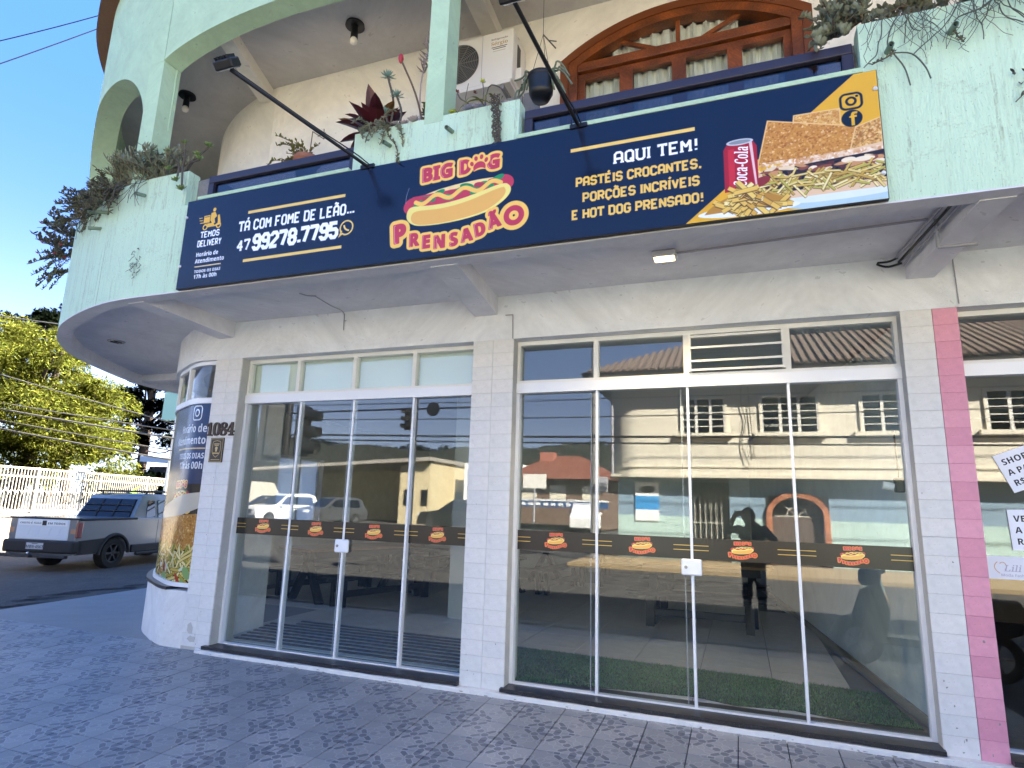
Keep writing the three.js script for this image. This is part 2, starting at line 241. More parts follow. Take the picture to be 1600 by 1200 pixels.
// the shop's emblem: name, hot dog, name; about 560 x 400 units round (0, 0)
function emblem(x, X, Y, s, edge = '#f7c85c') {
  x.save(); x.translate(X, Y); x.scale(s, s); const red = '#c23a4c';
  outlined(x, [['B', -158, -160, -0.04, 1], ['I', -110, -162, -0.04, 1], ['G', -58, -164, -0.02, 1], ['D', 34, -166, -0.02, 1], ['G', 172, -168, 0.02, 1]], 92, red, edge, 34);
  paw(x, 104, -164, 50, edge);
  // bun, sausage, salad, sauce
  x.save(); x.rotate(-0.03);
  x.fillStyle = '#f2d58e'; x.beginPath(); x.moveTo(-200, -52); x.bezierCurveTo(-120, -92, 120, -96, 190, -84); x.bezierCurveTo(220, -60, 120, -10, -180, -14); x.fill();
  x.fillStyle = '#c23a4c'; x.beginPath(); x.ellipse(-226, -22, 46, 40, -0.4, 0, 7); x.ellipse(228, -52, 46, 38, 0.3, 0, 7); x.fill(); x.fillRect(-226, -66, 450, 60);
  x.fillStyle = '#2d8a4f'; for (let i = 0; i < 9; i++) { x.beginPath(); x.ellipse(-190 + i * 48, -24 - (i % 3) * 14 - i * 3, 36, 15, (i % 2 ? 0.3 : -0.4), 0, 7); x.fill(); }
  x.fillStyle = '#b23a44'; for (let i = 0; i < 6; i++) { x.beginPath(); x.ellipse(-150 + i * 66, -42 - i * 5, 30, 13, 0.25, 0, 7); x.fill(); }
  x.strokeStyle = '#f7c85c'; x.lineWidth = 21; x.lineCap = 'round'; x.beginPath(); for (let i = 0; i <= 60; i++) { const q = i / 60; const a = -208 + q * 420, b = -36 - q * 20 + Math.sin(q * 19) * 15; i ? x.lineTo(a, b) : x.moveTo(a, b); } x.stroke();
  x.fillStyle = '#f3e27c'; x.beginPath(); x.moveTo(-252, 10); x.bezierCurveTo(-240, -40, -200, -4, -60, -6); x.bezierCurveTo(90, -8, 190, -60, 240, -44); x.bezierCurveTo(290, -10, 240, 40, 150, 74); x.bezierCurveTo(40, 100, -120, 98, -190, 84); x.bezierCurveTo(-240, 72, -262, 40, -252, 10); x.fill();
  x.fillStyle = '#eab358'; x.beginPath(); x.moveTo(-228, 26); x.bezierCurveTo(-216, -8, -150, 22, -40, 16); x.bezierCurveTo(90, 10, 170, -30, 226, -30); x.bezierCurveTo(258, 4, 200, 44, 140, 66); x.bezierCurveTo(30, 94, -120, 92, -186, 80); x.bezierCurveTo(-222, 70, -238, 48, -228, 26); x.fill();
  x.restore();
  x.fillStyle = edge; x.beginPath(); x.arc(276, 106, 68, 0, 7); x.fill(); x.fillStyle = red; x.beginPath(); x.arc(276, 106, 47, 0, 7); x.fill(); x.fillStyle = edge; x.beginPath(); x.arc(276, 106, 22, 0, 7); x.fill(); x.fillStyle = '#3a2a22'; x.beginPath(); x.arc(276, 106, 5, 0, 7); x.fill();
  const L = [['P', -285, 116, -0.1, 1.32], ['R', -208, 156, -0.04, 0.9], ['E', -144, 174, -0.02, 0.9], ['N', -76, 182, -0.03, 0.9], ['S', -6, 180, -0.08, 0.9], ['A', 56, 168, -0.14, 0.88], ['D', 118, 150, -0.2, 0.9]];
  L.push(['Ã', 184, 120, -0.24, 0.92]); outlined(x, L, 92, red, edge, 38);
  x.restore();
}
function clipText(x, t, X, Y, f, col, al = 'left', sp = 0) { x.font = f; x.fillStyle = col; x.textAlign = al; x.textBaseline = 'alphabetic'; if (sp) { let p = X; for (const c of t) { x.fillText(c, p, Y); p += x.measureText(c).width + sp; } } else x.fillText(t, X, Y); }
function speckle(x, path, n, cols, smin, smax, bb) { x.save(); path(); x.clip(); for (let i = 0; i < n; i++) { x.fillStyle = cols[Math.floor(rnd() * cols.length)]; x.globalAlpha = rr(0.25, 0.9); x.beginPath(); x.ellipse(rr(bb[0], bb[2]), rr(bb[1], bb[3]), rr(smin, smax), rr(smin, smax), rr(0, 3), 0, 7); x.fill(); } x.restore(); }
const poly = (x, p) => () => { x.beginPath(); p.forEach((q, i) => (i ? x.lineTo(q[0], q[1]) : x.moveTo(q[0], q[1]))); x.closePath(); };
function sticks(x, n, bb, len, wid, cols, tilt) { for (let i = 0; i < n; i++) { const X = rr(bb[0], bb[2]), Y = rr(bb[1], bb[3]), a = rr(-tilt, tilt), l = rr(len * 0.6, len); x.lineCap = 'butt'; x.strokeStyle = 'rgba(90,60,20,0.75)'; x.lineWidth = wid * 1.35; x.beginPath(); x.moveTo(X - Math.cos(a) * l / 2, Y - Math.sin(a) * l / 2 + 1); x.lineTo(X + Math.cos(a) * l / 2, Y + Math.sin(a) * l / 2 + 1); x.stroke(); x.strokeStyle = cols[Math.floor(rnd() * cols.length)]; x.lineWidth = wid; x.beginPath(); x.moveTo(X - Math.cos(a) * l / 2, Y - Math.sin(a) * l / 2); x.lineTo(X + Math.cos(a) * l / 2, Y + Math.sin(a) * l / 2); x.stroke(); } }
const NAVY = '#121b31', YEL = '#f0b934';
// the long sign: 5.27 m x 0.81 m, drawn at 388 px per metre
const signTex = canvasTex(2044, 314, (x, w, h) => {
  const M = (m) => m * 388; reseed(5);
  x.fillStyle = NAVY; x.fillRect(0, 0, w, h);
  // rider icon
  x.save(); x.translate(118, 76); x.scale(0.78, 0.78); x.strokeStyle = x.fillStyle = YEL; x.lineWidth = 6;
  for (const [a, b] of [[-34, 38], [40, 38]]) { x.beginPath(); x.arc(a, b, 11, 0, 7); x.stroke(); }
  x.fillRect(-46, -16, 34, 34); x.beginPath(); x.moveTo(-48, 22); x.lineTo(10, 22); x.lineTo(18, 34); x.lineTo(34, 26); x.lineTo(30, -10); x.lineTo(40, -12); x.lineTo(52, 34); x.lineTo(24, 40); x.lineTo(-22, 40); x.lineTo(-24, 26); x.fill();
  x.beginPath(); x.arc(8, -38, 9, 0, 7); x.fill(); x.beginPath(); x.moveTo(-8, -24); x.lineTo(14, -28); x.lineTo(26, -6); x.lineTo(14, 4); x.lineTo(20, 24); x.lineTo(4, 26); x.lineTo(-10, 8); x.fill();
  x.fillStyle = NAVY; x.fillRect(-42, -11, 26, 3); for (let i = 0; i < 3; i++) { x.fillStyle = YEL; x.fillRect(-74 + i * 4, -10 + i * 12, 20, 4); } x.restore();
  slab(x, 'TEMOS', 76, 141, 19, '#fff', { fit: 84 }); slab(x, 'DELIVERY', 68, 173, 20, '#fff', { fit: 104 });
  const fitT = (t, X, Y, W, H, f) => { x.save(); x.font = `${f} 100px sans-serif`; const m = x.measureText(t).width; x.translate(X, Y); x.scale(W / m, H / 73); x.fillStyle = '#fff'; x.textAlign = 'left'; x.textBaseline = 'alphabetic'; x.fillText(t, 0, 0); x.restore(); };
  fitT('Horário de', 68, 209, 96, 15, 'bold'); fitT('Atendimento', 68, 232, 124, 15, 'bold'); x.fillStyle = '#e9c98a'; x.fillRect(69, 242, 112, 4); fitT('TODOS OS DIAS', 70, 266, 112, 11, 'bold'); fitT('17h às 00h', 70, 286, 100, 14, 'bold');
  x.fillStyle = '#f0c96a'; x.fillRect(270, 74, 372, 10); x.fillRect(272, 241, 372, 10);
  slab(x, 'TÁ COM FOME DE LEÃO...', 238, 141, 31, '#fff', { fit: 442 }); slab(x, '47', 239, 209, 34, '#fff', { fit: 58 }); slab(x, '99278.7795', 304, 211, 46, '#fff', { fit: 326, bold: 1.7 });
  x.strokeStyle = '#f0c96a'; x.lineWidth = 5; x.beginPath(); x.arc(656, 186, 22, 2.4, 8.5); x.lineTo(634, 210); x.lineTo(640, 194); x.stroke(); x.beginPath(); x.moveTo(647, 177); x.quadraticCurveTo(649, 193, 666, 196); x.lineWidth = 6; x.stroke();
  emblem(x, 1016, 160, 0.62);
  x.fillStyle = '#f0c96a'; x.fillRect(1341, 61, 312, 10);
  slab(x, 'AQUI TEM!', 1454, 123, 29, '#fff', { fit: 206 }); const y2 = '#f0c45c';
  slab(x, 'PASTÉIS CROCANTES,', 1356, 171, 22, y2, { fit: 310, bold: 1.6 }); slab(x, 'PORÇÕES INCRÍVEIS', 1374, 216, 22, y2, { fit: 288, bold: 1.6 }); slab(x, 'E HOT DOG PRENSADO!', 1346, 261, 22, y2, { fit: 322, bold: 1.6 });
  // yellow corner with the food
  x.fillStyle = '#e2ac1e'; poly(x, [[1625, 314], [2000, 0], [2044, 0], [2044, 314]])(); x.fill();
  const toast = (p, bb, a, b) => { x.fillStyle = a; poly(x, p)(); x.fill(); speckle(x, poly(x, p), 1500, b, 0.8, 3.2, bb); x.strokeStyle = '#e9c07a'; x.lineWidth = 3; poly(x, p)(); x.stroke(); };
  toast([[1872, 78], [1966, 80], [1966, 140], [1866, 130]], [1860, 70, 1970, 140], '#d8a048', ['#b8742a', '#e4b868', '#c98a38', '#f0cf90']);
  toast([[1978, 138], [2044, 118], [2044, 196], [1960, 190]], [1955, 110, 2044, 200], '#d39a48', ['#b8742a', '#e4b868', '#8a5a26', '#f0cf90']);
  toast([[1816, 80], [1995, 130], [1978, 196], [1790, 192]], [1785, 78, 2000, 200], '#c88a34', ['#a8661f', '#dba750', '#b8772a', '#efc987', '#96591c']);
  x.fillStyle = '#161c22'; x.beginPath(); x.arc(1989, 110, 21, 0, 7); x.fill(); clipText(x, 'f', 1983, 128, 'bold 44px sans-serif', '#e2ac1e');
  x.strokeStyle = '#161c22'; x.lineWidth = 5; x.beginPath(); x.roundRect(1969, 48, 42, 38, 11); x.stroke(); x.beginPath(); x.arc(1990, 67, 9, 0, 7); x.stroke(); x.fillStyle = '#161c22'; x.beginPath(); x.arc(2002, 56, 3, 0, 7); x.fill();
  x.fillStyle = '#b6d0d6'; x.beginPath(); x.ellipse(1990, 296, 150, 22, -0.03, 0, 7); x.fill(); x.fillStyle = '#dfe9ea'; x.beginPath(); x.ellipse(1985, 286, 140, 15, -0.03, 0, 7); x.fill();
  x.fillStyle = '#e6c39a'; x.beginPath(); x.moveTo(1780, 222); x.bezierCurveTo(1800, 190, 1880, 196, 2044, 178); x.lineTo(2044, 284); x.lineTo(1800, 284); x.fill();
  speckle(x, () => { x.beginPath(); x.rect(1785, 186, 260, 30); }, 400, ['#d8a878', '#f2dcc0', '#c98f5c', '#fff0dc'], 1, 6, [1785, 184, 2044, 214]);
  x.fillStyle = '#2c2019'; x.beginPath(); x.moveTo(1784, 232); x.bezierCurveTo(1830, 198, 1920, 206, 2044, 196); x.lineTo(2044, 262); x.lineTo(1796, 268); x.fill();
  speckle(x, () => { x.beginPath(); x.rect(1800, 206, 250, 56); }, 700, ['#3d2a20', '#171210', '#5a3a26', '#6e2f22', '#2a2420'], 2, 8, [1800, 206, 2044, 258]);
  for (let i = 0; i < 26; i++) { x.fillStyle = ['#e9d2a8', '#c9925c', '#f2e2c4', '#8a4a30'][i % 4]; x.beginPath(); x.ellipse(rr(1800, 2044), rr(206, 226), rr(8, 26), rr(3, 8), rr(-0.4, 0.4), 0, 7); x.fill(); }
  sticks(x, 150, [1790, 228, 2044, 270], 44, 4.5, ['#e6cf7a', '#d4b552', '#f2e3a0', '#c4a040', '#b9b24c'], 1.1);
  x.fillStyle = '#8d2d22'; x.beginPath(); x.ellipse(1796, 232, 20, 11, -0.4, 0, 7); x.fill();
  x.fillStyle = '#a81c22'; x.beginPath(); x.moveTo(1724, 124); x.lineTo(1782, 124); x.lineTo(1790, 138); x.lineTo(1790, 244); x.lineTo(1716, 248); x.lineTo(1716, 138); x.fill();
  x.fillStyle = '#c92a30'; x.fillRect(1726, 138, 14, 106); x.fillStyle = '#e8c3c3'; poly(x, [[1773, 126], [1780, 126], [1787, 236], [1783, 240]])(); x.fill();
  x.fillStyle = '#c9ccd0'; x.beginPath(); x.ellipse(1753, 122, 30, 8, 0, 0, 7); x.fill(); x.fillStyle = '#8a8f94'; x.beginPath(); x.ellipse(1753, 122, 24, 5, 0, 0, 7); x.fill();
  x.save(); x.translate(1764, 240); x.rotate(-1.5); x.font = 'italic bold 40px serif'; { const m = x.measureText('Coca-Cola').width; x.scale(104 / m, 1); } x.fillStyle = '#fff'; x.textAlign = 'left'; x.fillText('Coca-Cola', 0, 0); x.restore();
  x.fillStyle = '#eef0f0'; x.beginPath(); x.ellipse(1764, 298, 110, 14, 0, 0, 7); x.fill();
  x.fillStyle = '#b98428'; x.beginPath(); x.moveTo(1668, 298); x.bezierCurveTo(1710, 244, 1800, 240, 1862, 294); x.fill();
  for (let r = 0; r < 6; r++) sticks(x, 9, [1700 + r * 12, 290 - r * 9, 1832 - r * 14, 296 - r * 9], 66, 10, ['#eccb64', '#f6e29a', '#d9a83e', '#e8c055'], 1.0);
  for (let i = 0; i < 500; i++) { x.fillStyle = `rgba(255,255,255,${rr(0.01, 0.05)})`; x.fillRect(rr(0, w), rr(0, h), rr(1, 2), rr(1, 3)); }
  x.strokeStyle = 'rgba(220,220,225,0.5)'; x.lineWidth = 2; x.beginPath(); x.moveTo(862, 92); x.quadraticCurveTo(852, 120, 854, 140); x.stroke();
});
// vinyl strip on the doors: 0.70 m x 0.155 m
const stripTex = canvasTex(1024, 226, (x, w, h) => {
  x.fillStyle = '#17130f'; x.fillRect(0, 0, w, h);
  x.fillStyle = '#d8b254'; for (const y of [78, 126]) { x.fillRect(0, y, 170, 7); x.fillRect(w - 190, y, 190, 7); }
  emblem(x, 500, 108, 0.42, '#e5812c');
});
// corner window poster: 1.75 m wide, 1.86 m tall
const posterTex = canvasTex(1024, 1024, (x, w, h) => {
  reseed(31); x.fillStyle = '#274472'; x.fillRect(0, 0, w, h);
  x.fillStyle = '#1a1b20'; x.fillRect(0, 440, w, 584); x.fillStyle = '#233a63'; poly(x, [[0, 400], [w, 360], [w, 470], [0, 500]])(); x.fill();
  const T = (t, y, s) => clipText(x, t, w - 40, y, `bold ${s}px sans-serif`, '#eaf0fa', 'right');
  T('Horário de', 170, 66); T('Atendimento', 240, 66); x.fillStyle = '#e9c98a'; x.fillRect(w - 420, 262, 380, 8); T('TODOS OS DIAS', 326, 46); T('17h às 00h', 386, 58);
  x.strokeStyle = '#eaf0fa'; x.lineWidth = 8; x.beginPath(); x.roundRect(w - 190, 12, 90, 84, 22); x.stroke(); x.beginPath(); x.arc(w - 145, 54, 20, 0, 7); x.stroke();
  emblem(x, w - 260, 560, 0.5);
  x.fillStyle = '#cdc6b4'; x.beginPath(); x.ellipse(520, 660, 620, 70, -0.2, 0, 7); x.fill();
  const t = [[0, 720], [w, 640], [w, 840], [0, 900]]; x.fillStyle = '#b9833c'; poly(x, t)(); x.fill(); speckle(x, poly(x, t), 2600, ['#a8661f', '#dba750', '#b8772a', '#efc987', '#7c4a18'], 1, 8, [0, 640, w, 900]);
  x.fillStyle = '#2a1f18'; x.fillRect(0, 850, w, 174); sticks(x, 420, [0, 850, w, 1024], 130, 14, ['#e6cf7a', '#d4b552', '#f2e3a0', '#b9a23c', '#8f9a3c'], 1.2);
  for (let i = 0; i < 26; i++) { x.fillStyle = ['#8fb06a', '#d9e3c8', '#b34a2c'][i % 3]; x.beginPath(); x.ellipse(rr(0, w), rr(940, 1024), rr(14, 46), rr(8, 24), rr(0, 3), 0, 7); x.fill(); }
});
const paper = (lines) => canvasTex(512, 400, (x, w, h) => { x.fillStyle = '#eef1f6'; x.fillRect(0, 0, w, h); lines.forEach((t, i) => clipText(x, t, 40, 120 + i * 112, 'bold 84px sans-serif', '#26272b')); });
const plaqueTex = canvasTex(256, 370, (x, w, h) => {
  x.fillStyle = '#15120d'; x.fillRect(0, 0, w, h); x.strokeStyle = '#b99a5a'; x.lineWidth = 8; x.strokeRect(10, 10, w - 20, h - 20);
  x.lineWidth = 9; x.beginPath(); x.moveTo(60, 52); x.lineTo(128, 38); x.lineTo(196, 52); x.bezierCurveTo(214, 80, 200, 110, 212, 150); x.bezierCurveTo(214, 240, 170, 270, 128, 296); x.bezierCurveTo(86, 270, 42, 240, 44, 150); x.bezierCurveTo(56, 110, 42, 80, 60, 52); x.stroke();
  x.fillStyle = '#c9ab6a'; x.fillRect(74, 84, 108, 14); x.fillRect(86, 110, 84, 10); x.beginPath(); x.arc(128, 158, 26, 0, 7); x.fill(); x.fillRect(112, 176, 32, 34); x.fillRect(66, 226, 124, 16); x.fillRect(40, 330, 176, 8);
});
const tailTex = canvasTex(1024, 140, (x, w, h) => { x.fillStyle = '#e6e6e2'; x.fillRect(0, 0, w, h); clipText(x, 'CRISTO É TUDO', 30, 100, 'bold 62px sans-serif', '#2a2a2c'); x.fillStyle = '#111'; x.fillRect(500, 6, 90, 128); clipText(x, 'EM TODOS', 612, 102, 'bold 74px sans-serif', '#1d1d20'); });
const plateTex = canvasTex(512, 168, (x, w, h) => { x.fillStyle = '#b9babc'; x.fillRect(0, 0, w, h); x.strokeStyle = '#333'; x.lineWidth = 8; x.strokeRect(6, 6, w - 12, h - 12); x.fillStyle = '#55565a'; x.fillRect(170, 20, 170, 16); clipText(x, 'MBN·4567', 256, 140, 'bold 104px sans-serif', '#26262a', 'center'); });
const acTex = canvasTex(256, 256, (x, w, h) => { x.fillStyle = '#dcd8cf'; x.fillRect(0, 0, w, h); clipText(x, 'Refrigeração', 128, 50, 'bold 32px serif', '#6a4a30', 'center'); clipText(x, 'Sérgio', 128, 120, 'bold 66px serif', '#a8833c', 'center'); x.fillStyle = '#4a3a30'; x.fillRect(30, 142, 196, 10); x.fillRect(46, 164, 164, 10); x.fillStyle = '#b8a88a'; x.fillRect(50, 196, 156, 9); });
// ---------- ground ----------
const pavY = (z) => (z > 0 ? -0.045 * z : 0);
const gnd = (x, z) => { const t = Math.max(0, Math.min(1, (z + 0.5) / 4)); return -0.06 - 0.24 * t * t * (3 - 2 * t) + (z > 6 ? Math.min(0.22, (z - 6) * 0.04) : 0); };
const asphaltTex = pixTex(1024, (u, v) => { const a = fbm(u, v, 10, 3), b = tn(u, v, 400, 1), c = fbm(u, v, 60, 9); const k = 0.27 + 0.05 * a + 0.1 * b + 0.05 * c; return [k * 1.02, k, k * 0.96]; }, true);
const dustTex = pixTex(512, (u, v) => { const a = fbm(u, v, 6, 3), c = fbm(u, v, 70, 9); const k = 0.36 + 0.07 * a + 0.1 * c; return [k * 1.04, k, k * 0.92]; }, true);
{
  const g = new THREE.PlaneGeometry(140, 140, 140, 140); g.rotateX(-Math.PI / 2); g.translate(-10, 0, 10);
  const p = g.attributes.position, uv = g.attributes.uv;
  for (let i = 0; i < p.count; i++) { p.setY(i, gnd(p.getX(i), p.getZ(i))); uv.setXY(i, p.getX(i), p.getZ(i)); }
  g.computeVertexNormals();
  struct('street', g, std(0xffffff, 0.88, { map: tex(asphaltTex, 0.25, 0.25), bumpMap: tex(roughBump, 0.8, 0.8), bumpScale: 0.02 }));
  struct('ground', bx(-900, 900, -1.2, -0.9, -900, 900), std(0x5d6348, 0.95, { map: tex(dustTex, 0.05, 0.05) }));
}
// dark damp patches and grit along the gutter of the side street
{
  reseed(9); const l = [];
  for (let i = 0; i < 26; i++) { const z = -0.3 - i * 0.11 + rr(-0.1, 0.1), s = new THREE.Shape(), n = 9, X = -9.05 - rr(0, 0.35) - (z < -1.2 ? 0.4 : 0), a = rr(0.08, 0.28), b = rr(0.04, 0.12); for (let k = 0; k <= n; k++) { const q = k / n * 6.283, R = rr(0.7, 1.2); k ? s.lineTo(Math.cos(q) * a * R, Math.sin(q) * b * R) : s.moveTo(a, 0); } const g = new THREE.ShapeGeometry(s); g.rotateX(-Math.PI / 2); g.rotateY(1.2); g.translate(X, gnd(X, z) + 0.006, z); l.push(g.toNonIndexed()); }
  const o = single('gutter_dirt', l, std(0x1c1a18, 0.9), 'dark damp dirt lying along the gutter of the side street', 'dirt'); o.userData.kind = 'stuff'; delete o.userData.category; delete o.userData.label;
}
// pavement: a sloping slab with loose-laid printed tiles, plain concrete towards the side street
const tileTex = canvasTex(1024, 1024, (x, w) => {
  reseed(4); x.fillStyle = '#adb0b4'; x.fillRect(0, 0, w, w);
  for (let i = 0; i < 5000; i++) { x.fillStyle = rnd() < 0.5 ? `rgba(170,178,190,${rr(0.05, 0.2)})` : `rgba(84,90,102,${rr(0.05, 0.2)})`; x.fillRect(rr(0, w), rr(0, w), rr(2, 14), rr(1, 4)); }
  const D = ['#7f848e', '#848993', '#797f8a'], Mi = ['#a8abb0', '#aeb1b5', '#a2a5ab', '#b3b5b8'], line = '#c2c4c7', dx = w / 8, dy = w / 7 / 1;
  const cell = (X, Y, a, b, t, c, f = 0.5) => { for (const ox of [-w, 0, w]) for (const oy of [-w, 0, w]) { x.save(); x.translate(X + ox, Y + oy); x.rotate(t); x.beginPath(); x.moveTo(-a, 0); x.lineTo(-a * f, -b); x.lineTo(a * f, -b); x.lineTo(a, 0); x.lineTo(a * f, b); x.lineTo(-a * f, b); x.closePath(); x.fillStyle = c; x.fill(); x.strokeStyle = line; x.lineWidth = 10; x.stroke(); x.restore(); } };
  for (const [cx, cy] of [[0, 0], [512, 512]]) {
    for (let k = 0; k < 16; k++) { const q = k / 16 * 6.283; cell(cx + Math.cos(q) * 320, cy + Math.sin(q) * 320, 64, 40, q, Mi[k % 4]); }
    for (let k = 0; k < 4; k++) { const q = k * Math.PI / 2; cell(cx + Math.cos(q) * 268, cy + Math.sin(q) * 268, 40, 26, q, D[1], 0.8); cell(cx + Math.cos(q + 0.39) * 238, cy + Math.sin(q + 0.39) * 238, 84, 34, q + 0.39 + Math.PI / 2 + 0.5, D[0], 0.6); cell(cx + Math.cos(q - 0.39) * 238, cy + Math.sin(q - 0.39) * 238, 84, 34, q - 0.39 + Math.PI / 2 - 0.5, D[2], 0.6); }
    for (let k = 0; k < 4; k++) { const q = k * Math.PI / 2 + Math.PI / 4; cell(cx + Math.cos(q) * 186, cy + Math.sin(q) * 186, 56, 48, q, D[k % 3]); cell(cx + Math.cos(q) * 310, cy + Math.sin(q) * 310, 54, 46, q, k % 2 ? Mi[2] : D[1]); }
    for (let k = 0; k < 4; k++) { const q = k * Math.PI / 2; cell(cx + Math.cos(q) * 98, cy + Math.sin(q) * 98, 98, 44, q + Math.PI / 2, D[(k + 1) % 3], 0.55); }
    cell(cx, cy, 50, 40, 0.5, '#b9bcc2'); cell(cx, cy, 20, 9, 0.5, D[0]);
  }
});
{
  const top = -0.016, slab = [];
  slab.push(hexa([[-8.75, -0.5, 0.05], [-8.35, -0.5, 3.45], [26, -0.5, 3.45], [26, -0.5, 0.05], [-8.75, top, 0.05], [-8.35, pavY(3.45) + top, 3.45], [26, pavY(3.45) + top, 3.45], [26, top, 0.05]]));
  const pv = struct('pavement', slab, std(0x24252a, 0.9, { bumpMap: tex(roughBump, 1, 1), bumpScale: 0.01 }));
  // kerb stones
  for (let i = 0; i < 8; i++) part('kerb_stone', (() => { const x0 = -8.6 + i * 1.25; return hexa([[x0 + 0.004, -0.5, 3.45], [x0 + 0.004, -0.5, 3.58], [x0 + 1.246, -0.5, 3.58], [x0 + 1.246, -0.5, 3.45], [x0 + 0.004, pavY(3.45), 3.45], [x0 + 0.004, pavY(3.58), 3.58], [x0 + 1.246, pavY(3.58), 3.58], [x0 + 1.246, pavY(3.45), 3.45]]); })(), mat.concrete, pv);
  const tints = [0xcdccca, 0xc2c2c1, 0xd5d3d0], mats = tints.map((c) => std(c, 0.42, { map: tileTex, bumpMap: tex(plasterBump, 2, 2), bumpScale: 0.0015 }));
  const geos = []; const gx = 0.2942, gz = 0.2992;
  for (let a = 0; a < 2; a++) for (let b = 0; b < 2; b++) {
    const g = new RoundedBoxGeometry(gx, 0.016, gz, 1, 0.002).toNonIndexed(), p = g.attributes.position, u = g.attributes.uv;
    for (let i = 0; i < p.count; i++) { p.setY(i, p.getY(i) - 0.008 - 0.045 * p.getZ(i)); u.setXY(i, a * 0.5 + (p.getX(i) / gx + 0.5) * 0.5, b * 0.5 + (0.5 - p.getZ(i) / gz) * 0.5); }
    geos.push(g);
  }
  reseed(21); const rest = []; let cnt = 0;
  for (let j = 0; j < 11; j++) for (let i = -23; i < 12; i++) {
    const X = -1.575 + i * 0.3 + 0.15, Z = 0.195 + (j - 1) * 0.305 + 0.1525 + 0.0; if (Z < 0.0 || X > 1.9) continue;
    const g = geos[(i & 1) * 2 + (j & 1)], lift = rr(-0.0012, 0.0012), seen = Z < 2.35 && X > -8.3 + 0.1 && X < 1.6 && (X > -5.4 || Z < 2.2) && cnt < 262;
    if (seen) { const t = part('paving_tile', g, mats[Math.floor(rnd() * 3)], pv); t.position.set(X, pavY(Z) + lift, Z); t.rotation.x = rr(-0.0015, 0.0015); t.rotation.z = rr(-0.0015, 0.0015); cnt++; }
    else { const c = g.clone(); c.translate(X, pavY(Z), Z); rest.push(c); }
  }
  if (rest.length) { const r = part('paving_tile', merge(rest), mats[0], pv); r.userData.kind = 'stuff'; }
  // plain concrete walk along the side street
  const cw = struct('side_pavement', [plate([[-5.2, 0.045], [-8.72, 0.045], [-8.8, -0.9], [-8.95, -2.6], [-9.2, -6], [-9.6, -30], [-7.3, -30], [-7.3, -2.4], [-6.9, -1.5], [-6.3, -0.75], [-5.6, -0.3]], -0.006, 0.4)], std(0x8e8d8b, 0.5, { map: tex(wallDirt, 0.4, 0.4), bumpMap: tex(plasterBump, 0.7, 0.7), bumpScale: 0.004 }));
  boxUV(cw.geometry);
}

// ---------- the corner building ----------
const building = thing('corner_building', 'mint green and white two-storey corner building with a curved balcony', 'building');
const gp = [[-5.19, 0], [-5.5, -0.02], [-5.95, -0.25], [-6.31, -0.48], [-6.85, -1.0], [-7.25, -1.6], [-7.5, -2.3], [-7.6, -3.2], [-7.6, -5], [-7.6, -14]];
const groundPath = smooth(gp, 60), gcut = (a, b) => groundPath.filter(([x, z]) => z <= b && z >= a);
const bp = [[-4.4, 1.17], [-5.16, 1.165], [-5.53, 1.11], [-6.05, 0.96], [-6.6, 0.74], [-6.94, 0.55], [-7.41, 0.23], [-7.94, -0.29], [-8.35, -0.9], [-8.83, -1.78], [-9.0, -2.3], [-9.05, -3.2], [-9.1, -6], [-9.1, -14]];
const balcPath = smooth(bp, 110);
const upPath = smooth([[-4.8, 0], [-5.27, -0.11], [-5.73, -0.29], [-6.12, -0.52], [-6.45, -0.8], [-6.8, -1.3], [-7, -2], [-7.05, -4], [-7.05, -14]], 50);
const XR = 14; // right end
// ground floor: header band, plinth, curved low wall, piers
part('wall', [bx(-5.19, XR, 2.9, 3.3, -0.25, 0)], mat.header, building);
part('wall', [ribbon(groundPath, 2.9, 3.3, 0.3)], mat.header, building);
part('wall', [ribbon(groundPath, -0.15, 0.53, 0.22), bx(-7.6, -7.38, 0.53, 2.9, -14, -4.8), bx(-7.6, -7.38, 0.53, 1.05, -4.8, -3.4), bx(-7.6, -7.38, 2.2, 2.9, -4.8, -3.4), bx(-7.6, -7.38, 0.53, 2.9, -3.4, -3.25)], mat.white, building, 'painted low wall curving round the corner');
part('plinth', [hexa([[-5.0, -0.3, 0], [-4.84, -0.3, 0.075], [XR, -0.3, 0.075], [XR, -0.3, -0.02], [-5.0, 0.03, 0], [-4.84, 0.03, 0.06], [XR, 0.03, 0.06], [XR, 0.03, -0.02]])], mat.white, building);
{
  // rough painted lip that the sills lie on
  const pth = []; reseed(3); for (let i = 0; i <= 90; i++) { const x = XR - (XR + 4.95) * i / 90; pth.push([x, 0.062 + rr(-0.006, 0.006)]); }
  part('plinth_lip', ribbon(pth, -0.02, (x) => 0.026 + 0.006 * Math.sin(x * 9) + 0.004 * Math.sin(x * 23), 0.1), mat.white, building, 'rough white painted lip under the sills');
}
function pier(x0, x1, m, cols, label, y1 = 2.9) {
  const kinds = m === mat.pink ? mat.pinks : mat.whites, p = part('pillar', bx(x0 + 0.001, x1 - 0.001, -0.1, y1, -0.3, -0.004), m === mat.pink ? mat.pinkGrout : mat.grout, building, label), cw = (x1 - x0) / cols, ch = 0.1205, n = Math.round((y1 - 0.03) / ch), h = (y1 - 0.03) / n;
  const gs = [0, 1, 2].map(() => { const g = new RoundedBoxGeometry(cw - 0.0018, h - 0.0018, 0.016, 1, 0.002).toNonIndexed(); return boxUV(g); });
  for (let j = 0; j < n; j++) for (let i = 0; i < cols; i++) { const t = part('wall_tile', gs[(i * 7 + j) % 3], kinds[Math.floor(rnd() * 2.99)], p); t.position.set(x0 + cw * (i + 0.5), 0.03 + h * (j + 0.5), -0.008 + rr(-0.0006, 0.0006)); }
}
reseed(8);
